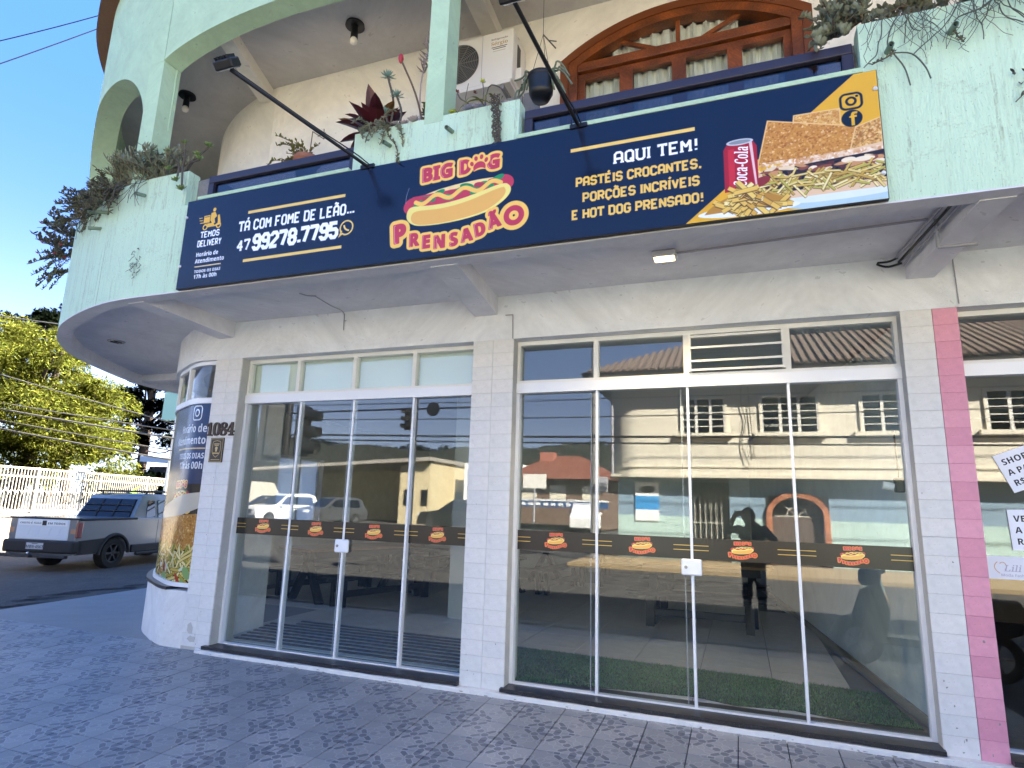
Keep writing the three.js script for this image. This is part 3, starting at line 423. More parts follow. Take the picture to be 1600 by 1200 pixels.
pier(-5.19, -4.836, mat.white, 2, 'white tiled pier at the left of the shop');
pier(-2.187, -1.8, mat.white, 2, 'white tiled pier between the two shop doors');
pier(1.12, 1.312, mat.white, 1, 'white tiled pier at the right of the shop');
pier(1.3125, 1.462, mat.pink, 1, 'pink tiled pier of the neighbouring shop');
pier(3.6, 4.0, mat.pink, 1);
{ // chipped and patched paint low on the piers, the plinth and the curved wall
  reseed(47); const l = [[], []]; const blob = (x, y, z, a, b, k) => { const s = new THREE.Shape(); for (let i = 0; i <= 10; i++) { const q = i / 10 * 6.283, R = rr(0.55, 1.2); i ? s.lineTo(Math.cos(q) * a * R, Math.sin(q) * b * R) : s.moveTo(a, 0); } const g = new THREE.ShapeGeometry(s); g.translate(x, y, z); l[k].push(g.toNonIndexed()); };
  for (let i = 0; i < 30; i++) { const u = rnd(), x = u < 0.3 ? rr(-5.16, -4.86) : u < 0.6 ? rr(-2.16, -1.84) : rr(1.14, 1.43); blob(x, 0.06 + Math.pow(rnd(), 2.2) * 1.6, 0.0016, rr(0.002, 0.007), rr(0.002, 0.011), 0); }
  for (let i = 0; i < 120; i++) { const x = rr(-4.8, 1.4), y = rr(-0.035, 0.012); blob(x, y, 0.0662 - y * 0.04 + 0.0012, rr(0.004, 0.02), rr(0.002, 0.007), 0); }
  blob(-5.1, 0.2, 0.0018, 0.045, 0.07, 1); blob(-5.06, 0.1, 0.0018, 0.05, 0.04, 1);
  part('paint_chips', l[0], std(0x94928b, 0.9, { side: THREE.DoubleSide }), building).userData.kind = 'stuff'; part('paint_patch', l[1][0], std(0xb9b6ae, 0.8), building, 'greyish patch of filler low on the left pier'); part('paint_patch', l[1][1], std(0xb9b6ae, 0.8), building);
}
// sills
const sillLip = (x0, x1) => { const p = []; reseed(Math.round(x1 * 100) + 900); for (let i = 0; i <= 60; i++) p.push([x1 + (x0 - x1) * i / 60, 0.045 + rr(-0.005, 0.004)]); return ribbon(p, (x) => 0.034 + 0.004 * Math.sin(x * 13), 0.064, 0.34); };
part('sill', sillLip(-4.88, -2.188), mat.granite, building, 'dark granite door sill at the left doors');
part('sill', sillLip(-1.82, 1.125), mat.granite, building, 'dark granite door sill at the right doors');
part('sill', sillLip(1.463, 3.6), mat.granite, building);
// balcony: parapet band, planter walls, lip, slab and soffit
const front = (x0, x1) => [[x1, 1.17], [x0, 1.17]];
const outline = [...balcPath];
part('parapet', [ribbon([[XR, 1.17], ...outline], 3.19, 4.0, 0.12), ribbon(front(0.776, XR), 4.0, 4.35, 0.12), ribbon(front(-2.77, -1.37), 4.0, 4.345, 0.12), ribbon([[-4.4, 1.17], ...balcPath].filter(([x]) => x <= -4.53).length ? [[-4.53, 1.17], ...balcPath.filter(([x]) => x < -4.56)] : outline, 4.0, 4.34, 0.12)], mat.mint, building);
part('soffit_lip', ribbon([[XR, 1.17], ...balcPath], 3.18, 3.19, 0.13), mat.soffit, building); part('soffit_lip', ribbon([[XR, 1.17], ...balcPath], 3.181, 3.303, 0.02, { out: -0.115 }), mat.soffit, building);
part('parapet_ledge', bx(-4.33, -2.772, 4.0, 4.03, 1.03, 1.215), mat.mintPlain, building); part('parapet_ledge', bx(-1.368, 0.774, 4.0, 4.03, 1.03, 1.215), mat.mintPlain, building);
const plan = [[XR, 1.06], ...balcPath.map(([x, z], i) => { const a = balcPath[Math.max(0, i - 1)], b = balcPath[Math.min(balcPath.length - 1, i + 1)], l = Math.hypot(b[0] - a[0], b[1] - a[1]); return [x - (b[1] - a[1]) / l * 0.11, z + (b[0] - a[0]) / l * 0.11]; }), [XR, -14]];
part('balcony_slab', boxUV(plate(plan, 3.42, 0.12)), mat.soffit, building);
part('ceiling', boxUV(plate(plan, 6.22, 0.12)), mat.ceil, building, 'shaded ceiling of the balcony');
const soffitBeam = (x0, x1, f, w = x1 - x0) => hexa([[x0, 3.13, -0.02], [x1, 3.13, -0.02], [x1 + f, 3.175, 1.07], [x0 + f, 3.175, 1.07], [x0, 3.3, -0.02], [x1, 3.3, -0.02], [x1 + f, 3.305, 1.07], [x0 + f, 3.305, 1.07]].map((p, i, a) => a[[3, 2, 1, 0, 7, 6, 5, 4][i]]));
part('soffit_beam', soffitBeam(-5.19, -4.985, 0.0), mat.soffit, building);
part('soffit_beam', soffitBeam(-2.18, -1.966, 0.11), mat.soffit, building);
part('soffit_beam', soffitBeam(1.179, 1.346, 0.12), mat.soffit, building);
part('soffit_beam', soffitBeam(4.6, 4.8, 0.12), mat.soffit, building);
part('soffit_rib', [bx(-8.95, -7.6, 3.2, 3.3, -2.1, -1.9)], mat.soffit, building);
// planter boxes behind the parapet
part('planter', [bx(-4.56, -4.33, 3.42, 4.3, 0.75, 1.06), ribbon([[-4.54, 1.05], ...balcPath.filter(([x, z]) => x < -4.56 && z > -2.5)], 3.42, 4.29, 0.3, { out: -0.121 })], mat.concrete, building, 'grey inside of the corner planter');
part('planter', bx(-2.76, -1.345, 3.42, 4.3, 0.72, 1.049), mat.concrete, building, 'grey inside of the middle planter');
part('planter', bx(0.75, XR, 3.42, 4.31, 0.72, 1.049), mat.concrete, building, 'grey inside of the right planter');
// columns and arches along the balcony front
part('balcony_column', bx(-2.145, -1.985, 4.3, 5.62, 0.98, 1.171), mat.mintPlain, building, 'mint column standing in the middle planter');
part('balcony_column', bx(-5.272, -5.09, 4.3, 5.62, 0.975, 1.163), mat.mintPlain, building, 'mint column at the corner planter');
part('balcony_column', bx(1.9, 2.06, 4.3, 5.62, 0.98, 1.171), mat.mintPlain, building);
{
  const seg = (x, a, b, rise) => { const t = (x - a) / (b - a); return 5.615 + rise * Math.pow(Math.max(0, 1 - Math.pow(Math.abs(2 * t - 1), 2.2)), 0.75); };
  const fx = []; for (let i = 0; i <= 60; i++) fx.push(XR - (XR + 4.6) * i / 60);
  const dense = []; for (let x = 5.0; x > -5.095; x -= 0.06) dense.push([x, 1.17]);
  const bottom = (x) => (x < -1.985 + 1e-3 && x > -2.146 ? 5.62 : x <= -2.14 ? seg(x, -5.09, -2.145, 0.29) : x < 1.9 ? seg(x, -1.985, 1.9, 0.32) : x < 2.06 ? 5.62 : seg(x, 2.06, 6, 0.3));
  const cur = balcPath.filter(([x]) => x < -5.27), lens = cur.map(() => 0);
  for (let i = 1; i < cur.length; i++) lens[i] = lens[i - 1] + Math.hypot(cur[i][0] - cur[i - 1][0], cur[i][1] - cur[i - 1][1]);
  const A0 = 0.0, A1 = 2.55;
  part('arch_wall', [ribbon([[XR, 1.17], ...dense.filter(([x]) => x < 5)], (x) => bottom(x), 7.12, 0.19), ribbon([[-5.09, 1.168], [-5.272, 1.163]], 5.62, 7.12, 0.19)], mat.mintPlain, building, 'mint band with wide arches over the balcony');
  const cb = (x, z, s) => { if (s > A1) return 4.3; const t = (s - A0) / (A1 - A0); return 4.95 + 0.86 * Math.sqrt(Math.max(0, 1 - Math.pow(Math.abs(2 * t - 1), 2.3))); };
  const fine = []; for (let i = 0; i < cur.length - 1; i++) for (let k = 0; k < 6; k++) fine.push([cur[i][0] + (cur[i + 1][0] - cur[i][0]) * k / 6, cur[i][1] + (cur[i + 1][1] - cur[i][1]) * k / 6]);
  const st = [[-5.272, 1.163], ...fine]; const first = st.filter((q, i) => i === 0 || true);
  part('arch_wall', ribbon(first, cb, 7.12, 0.24), mat.mintPlain, building, 'curved mint wall with the small arch');
}
// roof: eave slab, fascia and tiled slope behind it
{
  const eave = [[XR, 1.32], ...balcPath.map(([x, z], i) => { const a = balcPath[Math.max(0, i - 1)], b = balcPath[Math.min(balcPath.length - 1, i + 1)], l = Math.hypot(b[0] - a[0], b[1] - a[1]); return [x + (b[1] - a[1]) / l * 0.16, z - (b[0] - a[0]) / l * 0.16]; })];
  part('roof', [boxUV(plate([...eave, [XR, -14]], 7.26, 0.14)), hexa([[-9, 7.26, -14], [-9, 7.26, -1.6], [XR, 7.26, 1.2], [XR, 7.26, -14], [-5, 9, -9], [-5, 9, -6.5], [XR, 9, -6], [XR, 9, -9]])], std(0x6b4a3a, 0.8, { bumpMap: tex(roughBump, 0.8, 0.8), bumpScale: 0.01 }), building, 'brown roof edge');
}
// upper wall with the arched opening
{
  const cx = -0.345, hw = 1.02, R = 1.74, cy = 4.12, hole = [[cx - hw, 3.44], [cx - hw, 5.53]]; const a0 = Math.atan2(5.53 - cy, -hw), a1 = Math.atan2(5.53 - cy, hw);
  for (let i = 1; i < 24; i++) { const a = a0 + (a1 - a0) * i / 24; hole.push([cx + Math.cos(a) * R, cy + Math.sin(a) * R]); } hole.push([cx + hw, 5.53], [cx + hw, 3.44]);
  const g = extr([[-4.8, 3.4], [XR, 3.4], [XR, 6.12], [-4.8, 6.12]], 0.2, 0, [hole]); g.translate(0, 0, -0.2);
  part('upper_wall', [boxUV(g.toNonIndexed()), ribbon(upPath, 3.4, 6.12, 0.2)], mat.cream, building, 'cream upper wall behind the balcony');
  part('ceiling_beam', beam([-4.95, 6.03, -0.02], [-4.62, 6.03, 1.0], 0.16, 0.15), mat.cream, building);
  part('ceiling_beam', beam([-2.1, 6.03, -0.02], [-2.06, 6.03, 1.0], 0.16, 0.15), mat.cream, building);
  part('ceiling_beam', beam([1.4, 6.03, -0.02], [1.6, 6.03, 1.0], 0.16, 0.15), mat.cream, building);
  part('back_wall', [bx(-7.2, XR, -0.5, 7, -14.2, -14), bx(XR, XR + 0.2, -0.5, 7.1, -14.2, 1.17), bx(-4.7, XR - 0.1, 3.44, 6.1, -3.2, -3)], mat.cream, building);
}
// arched timber window with curtains
{
  const w = thing('arched_window', 'arched brown timber window with pale curtains behind the balcony', 'window', [-0.345, 0, 0]);
  const wood = std(0x945423, 0.42, { map: pixTex(256, (u, v) => { const k = 0.75 + 0.25 * tn(u * 1, v, 6, 2) + 0.2 * tn(u, v, 90); return [k, k * 0.92, k * 0.85]; }, true) }), dk = std(0x6d3814, 0.45);
  const arc = (R, hw, y0) => { const cy = 4.12, a0 = Math.PI - Math.acos(hw / R), a1 = Math.acos(hw / R), p = [[-hw, y0]]; for (let i = 0; i <= 24; i++) { const a = a0 + (a1 - a0) * i / 24; p.push([Math.cos(a) * R, cy + Math.sin(a) * R]); } p.push([hw, y0]); return p; };
  const ring = (R0, h0, R1, h1, d, z) => { const g = extr(arc(R0, h0, 3.45), d, 0, [arc(R1, h1, 3.4501).reverse()]); g.translate(0, 0, z); return boxUV(g.toNonIndexed()); };
  part('casing', ring(1.775, 1.06, 1.70, 0.985, 0.05, -0.02), dk, w, 'dark outer casing'); part('frame', ring(1.70, 0.983, 1.62, 0.9, 0.12, -0.1), wood, w);
  part('transom', rbx(-0.9, 0.9, 5.41, 5.5, -0.1, 0.01, 0.008), wood, w);
  for (const [a, b] of [[-0.9, -0.46], [-0.46, 0], [0, 0.46], [0.46, 0.9]]) {
    const s = part('sash', [bx(a, a + 0.06, 3.46, 5.405, -0.09, -0.03), bx(b - 0.06, b, 3.46, 5.405, -0.09, -0.03), bx(a + 0.06, b - 0.06, 5.345, 5.405, -0.089, -0.031), bx(a + 0.06, b - 0.06, 3.46, 4.1, -0.088, -0.032)], wood, w);
    part('pane', bx(a + 0.06, b - 0.06, 4.1, 5.345, -0.062, -0.061), mat.glass, s);
  }
  part('glazing_bar', [beam([0, 5.5, -0.05], [0, 5.8, -0.05], 0.035, 0.04)], wood, w);
  for (const sx of [-1, 1]) part('glazing_bar', beam([sx * 0.16, 5.5, -0.05], [sx * 0.62, 5.72 - 0.0, -0.05], 0.03, 0.035), wood, w);
  part('fan_pane', (() => { const g = extr([[-0.89, 5.5], [0.89, 5.5], ...arc(1.61, 0.89, 5.5).slice(1, -1).reverse().filter(([, y]) => y > 5.5)], 0.002); g.translate(0, 0, -0.07); return boxUV(g.toNonIndexed()); })(), mat.glass, w);
  const cur = (x0, x1, y0, y1, z) => { const p = []; for (let i = 0; i <= 80; i++) { const t = i / 80; p.push([x1 + (x0 - x1) * t, z + 0.025 * Math.sin(t * 60) + 0.012 * Math.sin(t * 133 + 1)]); } return ribbon(p, y0, y1, 0.004); };
  const cloth = std(0xe6e0d4, 0.95, { side: THREE.DoubleSide });
  part('curtain', cur(-0.9, 0.05, 3.6, 5.375, -0.13), cloth, w); part('curtain', cur(0.0, 0.92, 3.6, 5.39, -0.14), cloth, w);
  part('curtain', cur(-0.6, 0.5, 5.45, 5.74, -0.12), cloth, w, 'pale curtain behind the fan light');
}
// glass railings between the planters
for (const [x0, x1, lb] of [[-4.33, -2.775, 'dark tinted glass railing behind the left end of the long sign'], [-1.345, 0.75, 'dark tinted glass railing in front of the arched window']]) {
  const r = thing('glass_railing', lb, 'railing', [(x0 + x1) / 2, 4.03, 1.1], 0), h = (x1 - x0) / 2;
  part('top_rail', rbx(-h, h, 0.17, 0.24, -0.04, 0.03, 0.01), mat.railMetal, r); part('pane', bx(-h + 0.06, h - 0.06, 0.0, 0.17, -0.004, 0.0), mat.tint, r);
  part('end_post', bx(-h, -h + 0.06, 0.0, 0.17, -0.035, 0.025), mat.railMetal, r); part('end_post', bx(h - 0.06, h, 0.0, 0.17, -0.035, 0.025), mat.railMetal, r);
}
// the long sign
{
  const s = thing('shop_sign', 'long navy shop sign with hot dog emblem fixed along the balcony front', 'sign', [-1.795, 3.59, 1.182]);
  const m = [mat.black, mat.black, mat.black, mat.black, std(0xffffff, 0.14, { map: signTex }), mat.black];
  const g = new THREE.PlaneGeometry(5.266, 0.804); g.translate(0, 0, 0.037); part('printed_face', g, m[4], s);
  part('backing', bx(-2.637, 2.637, -0.405, 0.405, 0, 0.034), mat.black, s);
  for (const [x, y] of [[-2.62, 0.25], [-2.62, -0.2], [2.62, 0.28], [2.62, -0.25]]) { const b = new THREE.SphereGeometry(0.013, 10, 6); b.translate(x, y, 0.04); part('screw', b, mat.alu, s); }
}
// ---------- shop fronts ----------
const stripMat = std(0xffffff, 0.28, { map: stripTex });
function shopfront(label, xs, lockAt, opt = {}) {
  const x0 = xs[0], x1 = xs[xs.length - 1], s = thing('glass_shopfront', label, 'shop window', [0, 0, -0.13]);
  part('jamb', bx(x0, x0 + 0.028, 0.066, 2.43, -0.05, 0.02), mat.alu, s); part('jamb', bx(x1 - 0.028, x1, 0.066, 2.43, -0.05, 0.02), mat.alu, s);
  part('track', bx(x0, x1, 2.432, 2.518, -0.06, 0.03), mat.alu, s, 'white aluminium bar over the doors');
  part('floor_track', bx(x0 + 0.03, x1 - 0.03, 0.064, 0.074, -0.045, 0.015), mat.alu, s);
  for (let i = 0; i < xs.length - 1; i++) {
    const a = xs[i] + (i ? 0 : 0.028), b = xs[i + 1] - (i === xs.length - 2 ? 0.028 : 0), slide = i > 0 && i < xs.length - 2, z = slide ? 0.004 : -0.028;
    const p = part('glass_panel', bx(a, b, 0.076, 2.43, z - 0.0004, z), mat.glass, s);
    if (opt.strip !== false) { const g = new THREE.PlaneGeometry(b - a, 0.158); g.translate((a + b) / 2, 1.186, z + 0.0025); part('vinyl_strip', g, stripMat, p); }
    if (i) part('door_stile', rbx(xs[i] - 0.0105, xs[i] + 0.0105, 0.074, 2.432, -0.04, 0.016, 0.003, 1), mat.alu, s);
    if (slide && opt.grooves !== false) part('edge_strip', bx(a - 0.06, a - 0.052, 0.08, 2.42, -0.034, -0.0295), mat.pvc, s);
  }
  if (lockAt) {
    const l = part('door_lock', rbx(lockAt - 0.075, lockAt + 0.075, 0.99, 1.11, 0.012, 0.04, 0.014, 3), std(0xeceef0, 0.3), s, 'white door lock');
    part('lock_cylinder', (() => { const g = new THREE.CylinderGeometry(0.012, 0.012, 0.01, 14); g.rotateX(Math.PI / 2); g.translate(lockAt - 0.04, 1.05, 0.042); return g; })(), std(0x88898c, 0.3, { metalness: 0.8 }), l);
  }
  // top lights
  const y0 = 2.52, y1 = 2.885, tx = opt.top ?? xs, f = opt.frame ?? std(0xe0dfd8, 0.5);
  part('top_frame', [bx(x0, x1, y1 - 0.025, y1 + 0.012, -0.055, 0.02), bx(x0, x1, y0, y0 + 0.022, -0.054, 0.019), bx(x0, x0 + 0.025, y0 + 0.022, y1 - 0.025, -0.05, 0.018), bx(x1 - 0.025, x1, y0 + 0.022, y1 - 0.025, -0.05, 0.018)], f, s);
  for (let i = 0; i < tx.length - 1; i++) {
    const a = tx[i] + 0.02, b = tx[i + 1] - 0.02; if (i) part('top_mullion', bx(tx[i] - 0.02, tx[i] + 0.02, y0 + 0.022, y1 - 0.025, -0.05, 0.017), f, s);
    if (i === opt.louvre) {
      const v = part('tilting_vent', [bx(a, a + 0.02, y0 + 0.03, y1 - 0.03, -0.03, 0.05), bx(b - 0.02, b, y0 + 0.03, y1 - 0.03, -0.03, 0.05), bx(a, b, y1 - 0.05, y1 - 0.03, -0.03, 0.012)], f, s, 'open tilting vent');
      for (const [y, d] of [[2.63, 0.06], [2.735, 0.075], [2.56, 0.05]]) { part('vent_bar', beam([a + 0.012, y, d], [b - 0.012, y, d], 0.012, 0.016), f, v); const g = bx(a + 0.02, b - 0.02, 0, 0.085, -0.0004, 0); g.rotateX(-0.5); g.translate(0, y, d); part('pane', g, mat.glass, v); }
    } else part('top_pane', bx(a, b, y0 + 0.02, y1 - 0.02, -0.02, -0.0196), mat.glass, s);
  }
  return s;
}
const sf1 = shopfront('left four-panel glass shopfront with sliding doors beside the house number', [-4.836, -4.121, -3.487, -2.828, -2.187], -3.487, { top: [-4.836, -4.188, -3.511, -2.842, -2.187] });
const sf2 = shopfront('right four-panel glass shopfront with an open vent beside the pink pier', [-1.8, -1.087, -0.356, 0.378, 1.12], -0.36, { top: [-1.8, -1.094, -0.359, 0.388, 1.12], louvre: 2 });
shopfront('neighbouring shop window with paper notices, right of the pink pier', [1.462, 2.5, 3.6], 0, { strip: false, grooves: false });
{ // white boards behind the left top lights
  const b = thing('white_board', 'white boards fixed behind the top panes of the left shopfront', 'board', [0, 2.7, -0.2]);
  for (const [x0, x1] of [[-4.83, -4.195], [-4.18, -3.52], [-3.505, -2.85], [-2.835, -2.19]]) part('panel', bx(x0, x1, -0.19, 0.2, -0.02, 0), std(0xe4e8de, 0.6), b);
}
for (const [t, x, y, r, lb] of [[['SHORTS', 'A PARTIR', 'R$ 39'], 1.82, 1.83, 0.38, 'white paper notice about shorts hung askew in the neighbouring window'], [['VESTIDO', 'A PARTIR', 'R$ 59'], 1.83, 1.41, 0.03, 'white paper notice about dresses hung straight in the neighbouring window']]) {
  const g = new THREE.PlaneGeometry(0.36, 0.26); const o = single('paper_notice', g, std(0xffffff, 0.8, { map: paper(t), side: THREE.DoubleSide }), lb, 'notice', 'paper notices in the neighbouring window'); o.position.set(x, y, -0.15); o.rotation.z = r;
}
{
  const o = single('window_band', bx(1.5, 3.55, 1.09, 1.235, -0.151, -0.15), std(0xffffff, 0.5, { map: canvasTex(1024, 80, (x, w, h) => { x.fillStyle = '#e4e6ec'; x.fillRect(0, 0, w, h); x.strokeStyle = '#c08a52'; x.lineWidth = 2; x.beginPath(); x.moveTo(30, 20); x.quadraticCurveTo(10, 40, 34, 60); x.moveTo(36, 26); x.bezierCurveTo(50, 10, 60, 40, 48, 46); x.stroke(); x.font = 'italic 30px serif'; x.fillStyle = '#a9a4b4'; x.fillText('Lili', 44, 52); x.font = '13px sans-serif'; x.fillText('Moda Fashion', 36, 70); }) }), 'pale sticker band across the neighbouring shop window', 'sticker');
  const uv = o.geometry.attributes.uv, p = o.geometry.attributes.position; for (let i = 0; i < p.count; i++) uv.setXY(i, (p.getX(i) - 1.5) / 2.05, (p.getY(i) - 1.09) / 0.145);
}
// curved corner window with the printed poster
{
  const w = thing('corner_window', 'curved corner window with a printed poster of food, left of the house number', 'window', [0, 0, 0]);
  const c = gcut(-3.3, 0.01), o = -0.06; let L = 0; for (let i = 1; i < c.length; i++) L += Math.hypot(c[i][0] - c[i - 1][0], c[i][1] - c[i - 1][1]);
  part('sill', ribbon(gcut(-3.3, -0.008), 0.53, 0.56, 0.25, { out: 0.02 }), mat.granite, w);
  part('bottom_rail', ribbon(c, 0.56, 0.6, 0.05, { out: o + 0.02 }), mat.alu, w); part('top_rail', ribbon(c, 2.44, 2.5, 0.05, { out: o + 0.02 }), mat.alu, w); part('head_rail', ribbon(c, 2.86, 2.9, 0.05, { out: o + 0.02 }), mat.alu, w);
  const g = ribbon(c, 0.6, 2.44, 0.002, { out: o, flat: true }), uv = g.attributes.uv; for (let i = 0; i < uv.count; i++) uv.setXY(i, 1 + Math.max(-1, uv.getX(i) / 1.85) * 1, (uv.getY(i) - 0.6) / 1.84);
  part('printed_film', g, phys(0xffffff, 0.2, { map: posterTex, specularIntensity: 0.6, transmission: 0.25, thickness: 0, ior: 1.4, side: THREE.DoubleSide }), w);
  const at = (s) => { let a = 0; for (let i = 1; i < c.length; i++) { const d = Math.hypot(c[i][0] - c[i - 1][0], c[i][1] - c[i - 1][1]); if (a + d >= s) { const t = (s - a) / d; return i - 1 + t; } a += d; } return c.length - 1.001; };
  const slice = (s0, s1) => { const i0 = at(s0), i1 = at(s1), P = (f) => { const i = Math.floor(f), t = f - i; return [c[i][0] + (c[i + 1][0] - c[i][0]) * t, c[i][1] + (c[i + 1][1] - c[i][1]) * t]; }; return [P(i0), ...c.filter((_, k) => k > i0 && k < i1), P(Math.min(i1, c.length - 1.001))]; };
  for (let k = 0; k * 0.62 < L - 0.1; k++) { part('top_pane', ribbon(slice(k * 0.62 + 0.03, Math.min(L, k * 0.62 + 0.59)), 2.5, 2.86, 0.001, { out: o, flat: true }), mat.glass, w); part('mullion', ribbon(slice(Math.max(0, k * 0.62 - 0.028), k * 0.62 + 0.03), 2.5, 2.86, 0.05, { out: o + 0.02 }), mat.alu, w); }
}
{ const w = thing('side_window', 'frosted pale window in the side wall seen through the left doors', 'window', [-7.5, 0, -4.1]); part('pane', bx(-0.001, 0, 1.05, 2.2, -0.7, 0.7), phys(0xf2f5f8, 0.9, { transmission: 0.8, thickness: 0 }), w); part('frame', [bx(-0.03, 0.03, 1.05, 1.09, -0.7, 0.7), bx(-0.03, 0.03, 2.16, 2.2, -0.7, 0.7), bx(-0.03, 0.03, 1.09, 2.16, -0.7, -0.66), bx(-0.03, 0.03, 1.09, 2.16, 0.66, 0.7), bx(-0.03, 0.03, 1.09, 2.16, -0.18, -0.14)], mat.alu, w); }
// house number and plaque
{
  const font = await new FontLoader().loadAsync('fonts/droid/droid_serif_bold.typeface.json');
  const n = thing('house_number', 'dark metal house number 1084 on the left white pier', 'house number', [-5.2, 2.085, 0.0]);
  [...'1084'].forEach((c, i) => { const g = new TextGeometry(c, { font, size: 0.135, depth: 0.012, curveSegments: 6, bevelEnabled: true, bevelSize: 0.002, bevelThickness: 0.002, bevelSegments: 1 }); g.translate(-0.005 + i * 0.094, 0, 0.004); part('digit', g, std(0x3a2c22, 0.4, { metalness: 0.4 }), n); });
  const p = thing('plaque', 'small black plaque with a gold shield under the house number', 'plaque', [-5.03, 1.935, 0.0]);
  part('backing', bx(-0.088, 0.088, -0.125, 0.125, 0.001, 0.01), mat.black, p); const f = new THREE.PlaneGeometry(0.17, 0.244); f.translate(0, 0, 0.0115); part('printed_face', f, std(0xffffff, 0.35, { map: plaqueTex }), p);
}
// ---------- inside the shop ----------
const shopFloor = struct('shop_floor', [plate([[-5.2, -0.32], [1.17, -0.32], [0.6, -4.6], [0.2, -9], [-7.45, -9], [-7.4, -3.2], [-7.05, -1.7], [-6.7, -1.1], [-6.15, -0.6]], 0.05, 0.3)], std(0x55514d, 0.3));
{
  const m = std(0xdad2c8, 0.3, { map: tex(wallDirt, 0.6, 0.6) }), g = [0, 1].map((k) => new RoundedBoxGeometry(0.594, 0.012, 0.594, 1, 0.003).toNonIndexed());
  for (let i = -12; i < 2; i++) for (let j = 0; j < 11; j++) { const X = -0.1 + i * 0.6, Z = -0.66 - j * 0.6; const lim = 1.15 + (Z + 0.3) * 0.145; if (X + 0.3 > lim + 0.35 || X < -7.2 || (X < -5.0 && Z > -1.8 - (-5 - X) * 0.6)) continue; const t = part('floor_tile', g[0], m, shopFloor); t.position.set(X, 0.054, Z); t.rotation.y = 0; }
}
{
  const iw = struct('interior_wall', [hexa([[1.17, 0, -0.3], [1.45, 0, -0.3], [0.9, 0, -9], [0.2, 0, -9], [1.17, 2.9, -0.3], [1.45, 2.9, -0.3], [0.9, 2.9, -9], [0.2, 2.9, -9]]), bx(-7.5, 0.9, 0, 2.95, -9.2, -9)], std(0xd5dcdc, 0.6, { map: tex(wallDirt, 0.4, 0.4) }));
  part('skirting', hexa([[1.15, 0.06, -0.31], [1.17, 0.06, -0.31], [0.2, 0.06, -9], [0.18, 0.06, -9], [1.15, 0.13, -0.31], [1.17, 0.13, -0.31], [0.2, 0.13, -9], [0.18, 0.13, -9]]), std(0x8c8270, 0.5), iw);
  struct('shop_ceiling', plate([[-5.2, -0.26], [XR, -0.26], [XR, -14], [-7.45, -14], [-7.4, -3.2], [-7.05, -1.7], [-6.7, -1.1], [-6.15, -0.6]], 3.05, 0.12), std(0xd6d4d0, 0.9));
  const cw = struct('interior_pillar', [bx(-3.5, -2.9, 0.05, 2.93, -2.95, -2.45)], std(0xb9bcbc, 0.7)); part('neighbour_floor', bx(1.5, 6, -0.2, 0.05, -6, -0.32), std(0x3a3430, 0.4), cw);
  struct('neighbour_wall', [bx(1.5, 8, 0.05, 2.93, -6.2, -6), bx(6, 6.2, 0.05, 2.93, -6, -0.3)], std(0x4a4038, 0.8));
  struct('entrance_wall', [bx(-5.22, -5.0, 0.05, 2.9, -0.9, -0.31)], mat.white);
}
{ // green turf mat of many blades on a backing
  const t = thing('turf_mat', 'green artificial turf mat lying inside the right doors', 'mat', [0, 0.062, 0]);
  const out = [[-2.3, -0.2], [-2.3, -1.34], [0.2, -1.25], [0.42, -1.16], [0.44, -1.25], [1.0, -1.17], [1.1, -0.34], [0.62, -0.33], [0.3, -0.4], [-0.1, -0.33], [-0.4, -0.42], [-1.0, -0.34], [-1.75, -0.22]];
  part('backing', plate(out, 0.004, 0.004), std(0x2c4a26, 0.95), t);
  reseed(55); const pos = [], col = [], nor = []; const inside = (x, z) => { let c = false; for (let i = 0, j = out.length - 1; i < out.length; j = i++) { const a = out[i], b = out[j]; if ((a[1] > z) !== (b[1] > z) && x < (b[0] - a[0]) * (z - a[1]) / (b[1] - a[1]) + a[0]) c = !c; } return c; };
  for (let i = 0; i < 52000; i++) { const x = rr(-2.3, 1.12), z = rr(-1.36, -0.2); if (!inside(x, z)) continue; const a = rr(0, 6.28), w = 0.003, h = rr(0.012, 0.024), lx = rr(-0.01, 0.01), lz = rr(-0.01, 0.01); pos.push(x - Math.cos(a) * w, 0.003, z - Math.sin(a) * w, x + Math.cos(a) * w, 0.003, z + Math.sin(a) * w, x + lx, h, z + lz); const k = rr(0.6, 1.2); for (let q = 0; q < 3; q++) { col.push(0.13 * k, 0.38 * k, 0.1 * k); nor.push(0, 1, 0); } }
  const g = new THREE.BufferGeometry(); g.setAttribute('position', new THREE.Float32BufferAttribute(pos, 3)); g.setAttribute('color', new THREE.Float32BufferAttribute(col, 3)); g.setAttribute('normal', new THREE.Float32BufferAttribute(nor, 3)); g.setAttribute('uv', new THREE.Float32BufferAttribute(new Float32Array(pos.length / 3 * 2), 2));
  const b = part('blades', g, std(0xffffff, 0.8, { vertexColors: true, side: THREE.DoubleSide }), t); b.userData.kind = 'stuff';
}
{ // ribbed ramp inside the left doors
  const r = thing('ribbed_mat', 'pale mat with dark parallel ribs inside the left doors', 'mat', [0, 0.066, 0]);
  part('base', plate([[-4.9, -0.24], [-5.2, -1.42], [-2.5, -1.42], [-2.2, -0.24]], 0.004, 0.006), std(0xc4c6c0, 0.7), r);
  for (let i = 0; i < 9; i++) { const z = -0.34 - i * 0.122, a = -4.84 - (i * 0.122) * 0.28 + (i > 6 ? 0.3 : 0), b = -2.22 - i * 0.03; part('rib', rbx(a, b, 0.003, 0.016, z - 0.021, z + 0.021, 0.004, 1), std(0x17181b, 0.7), r); }
}
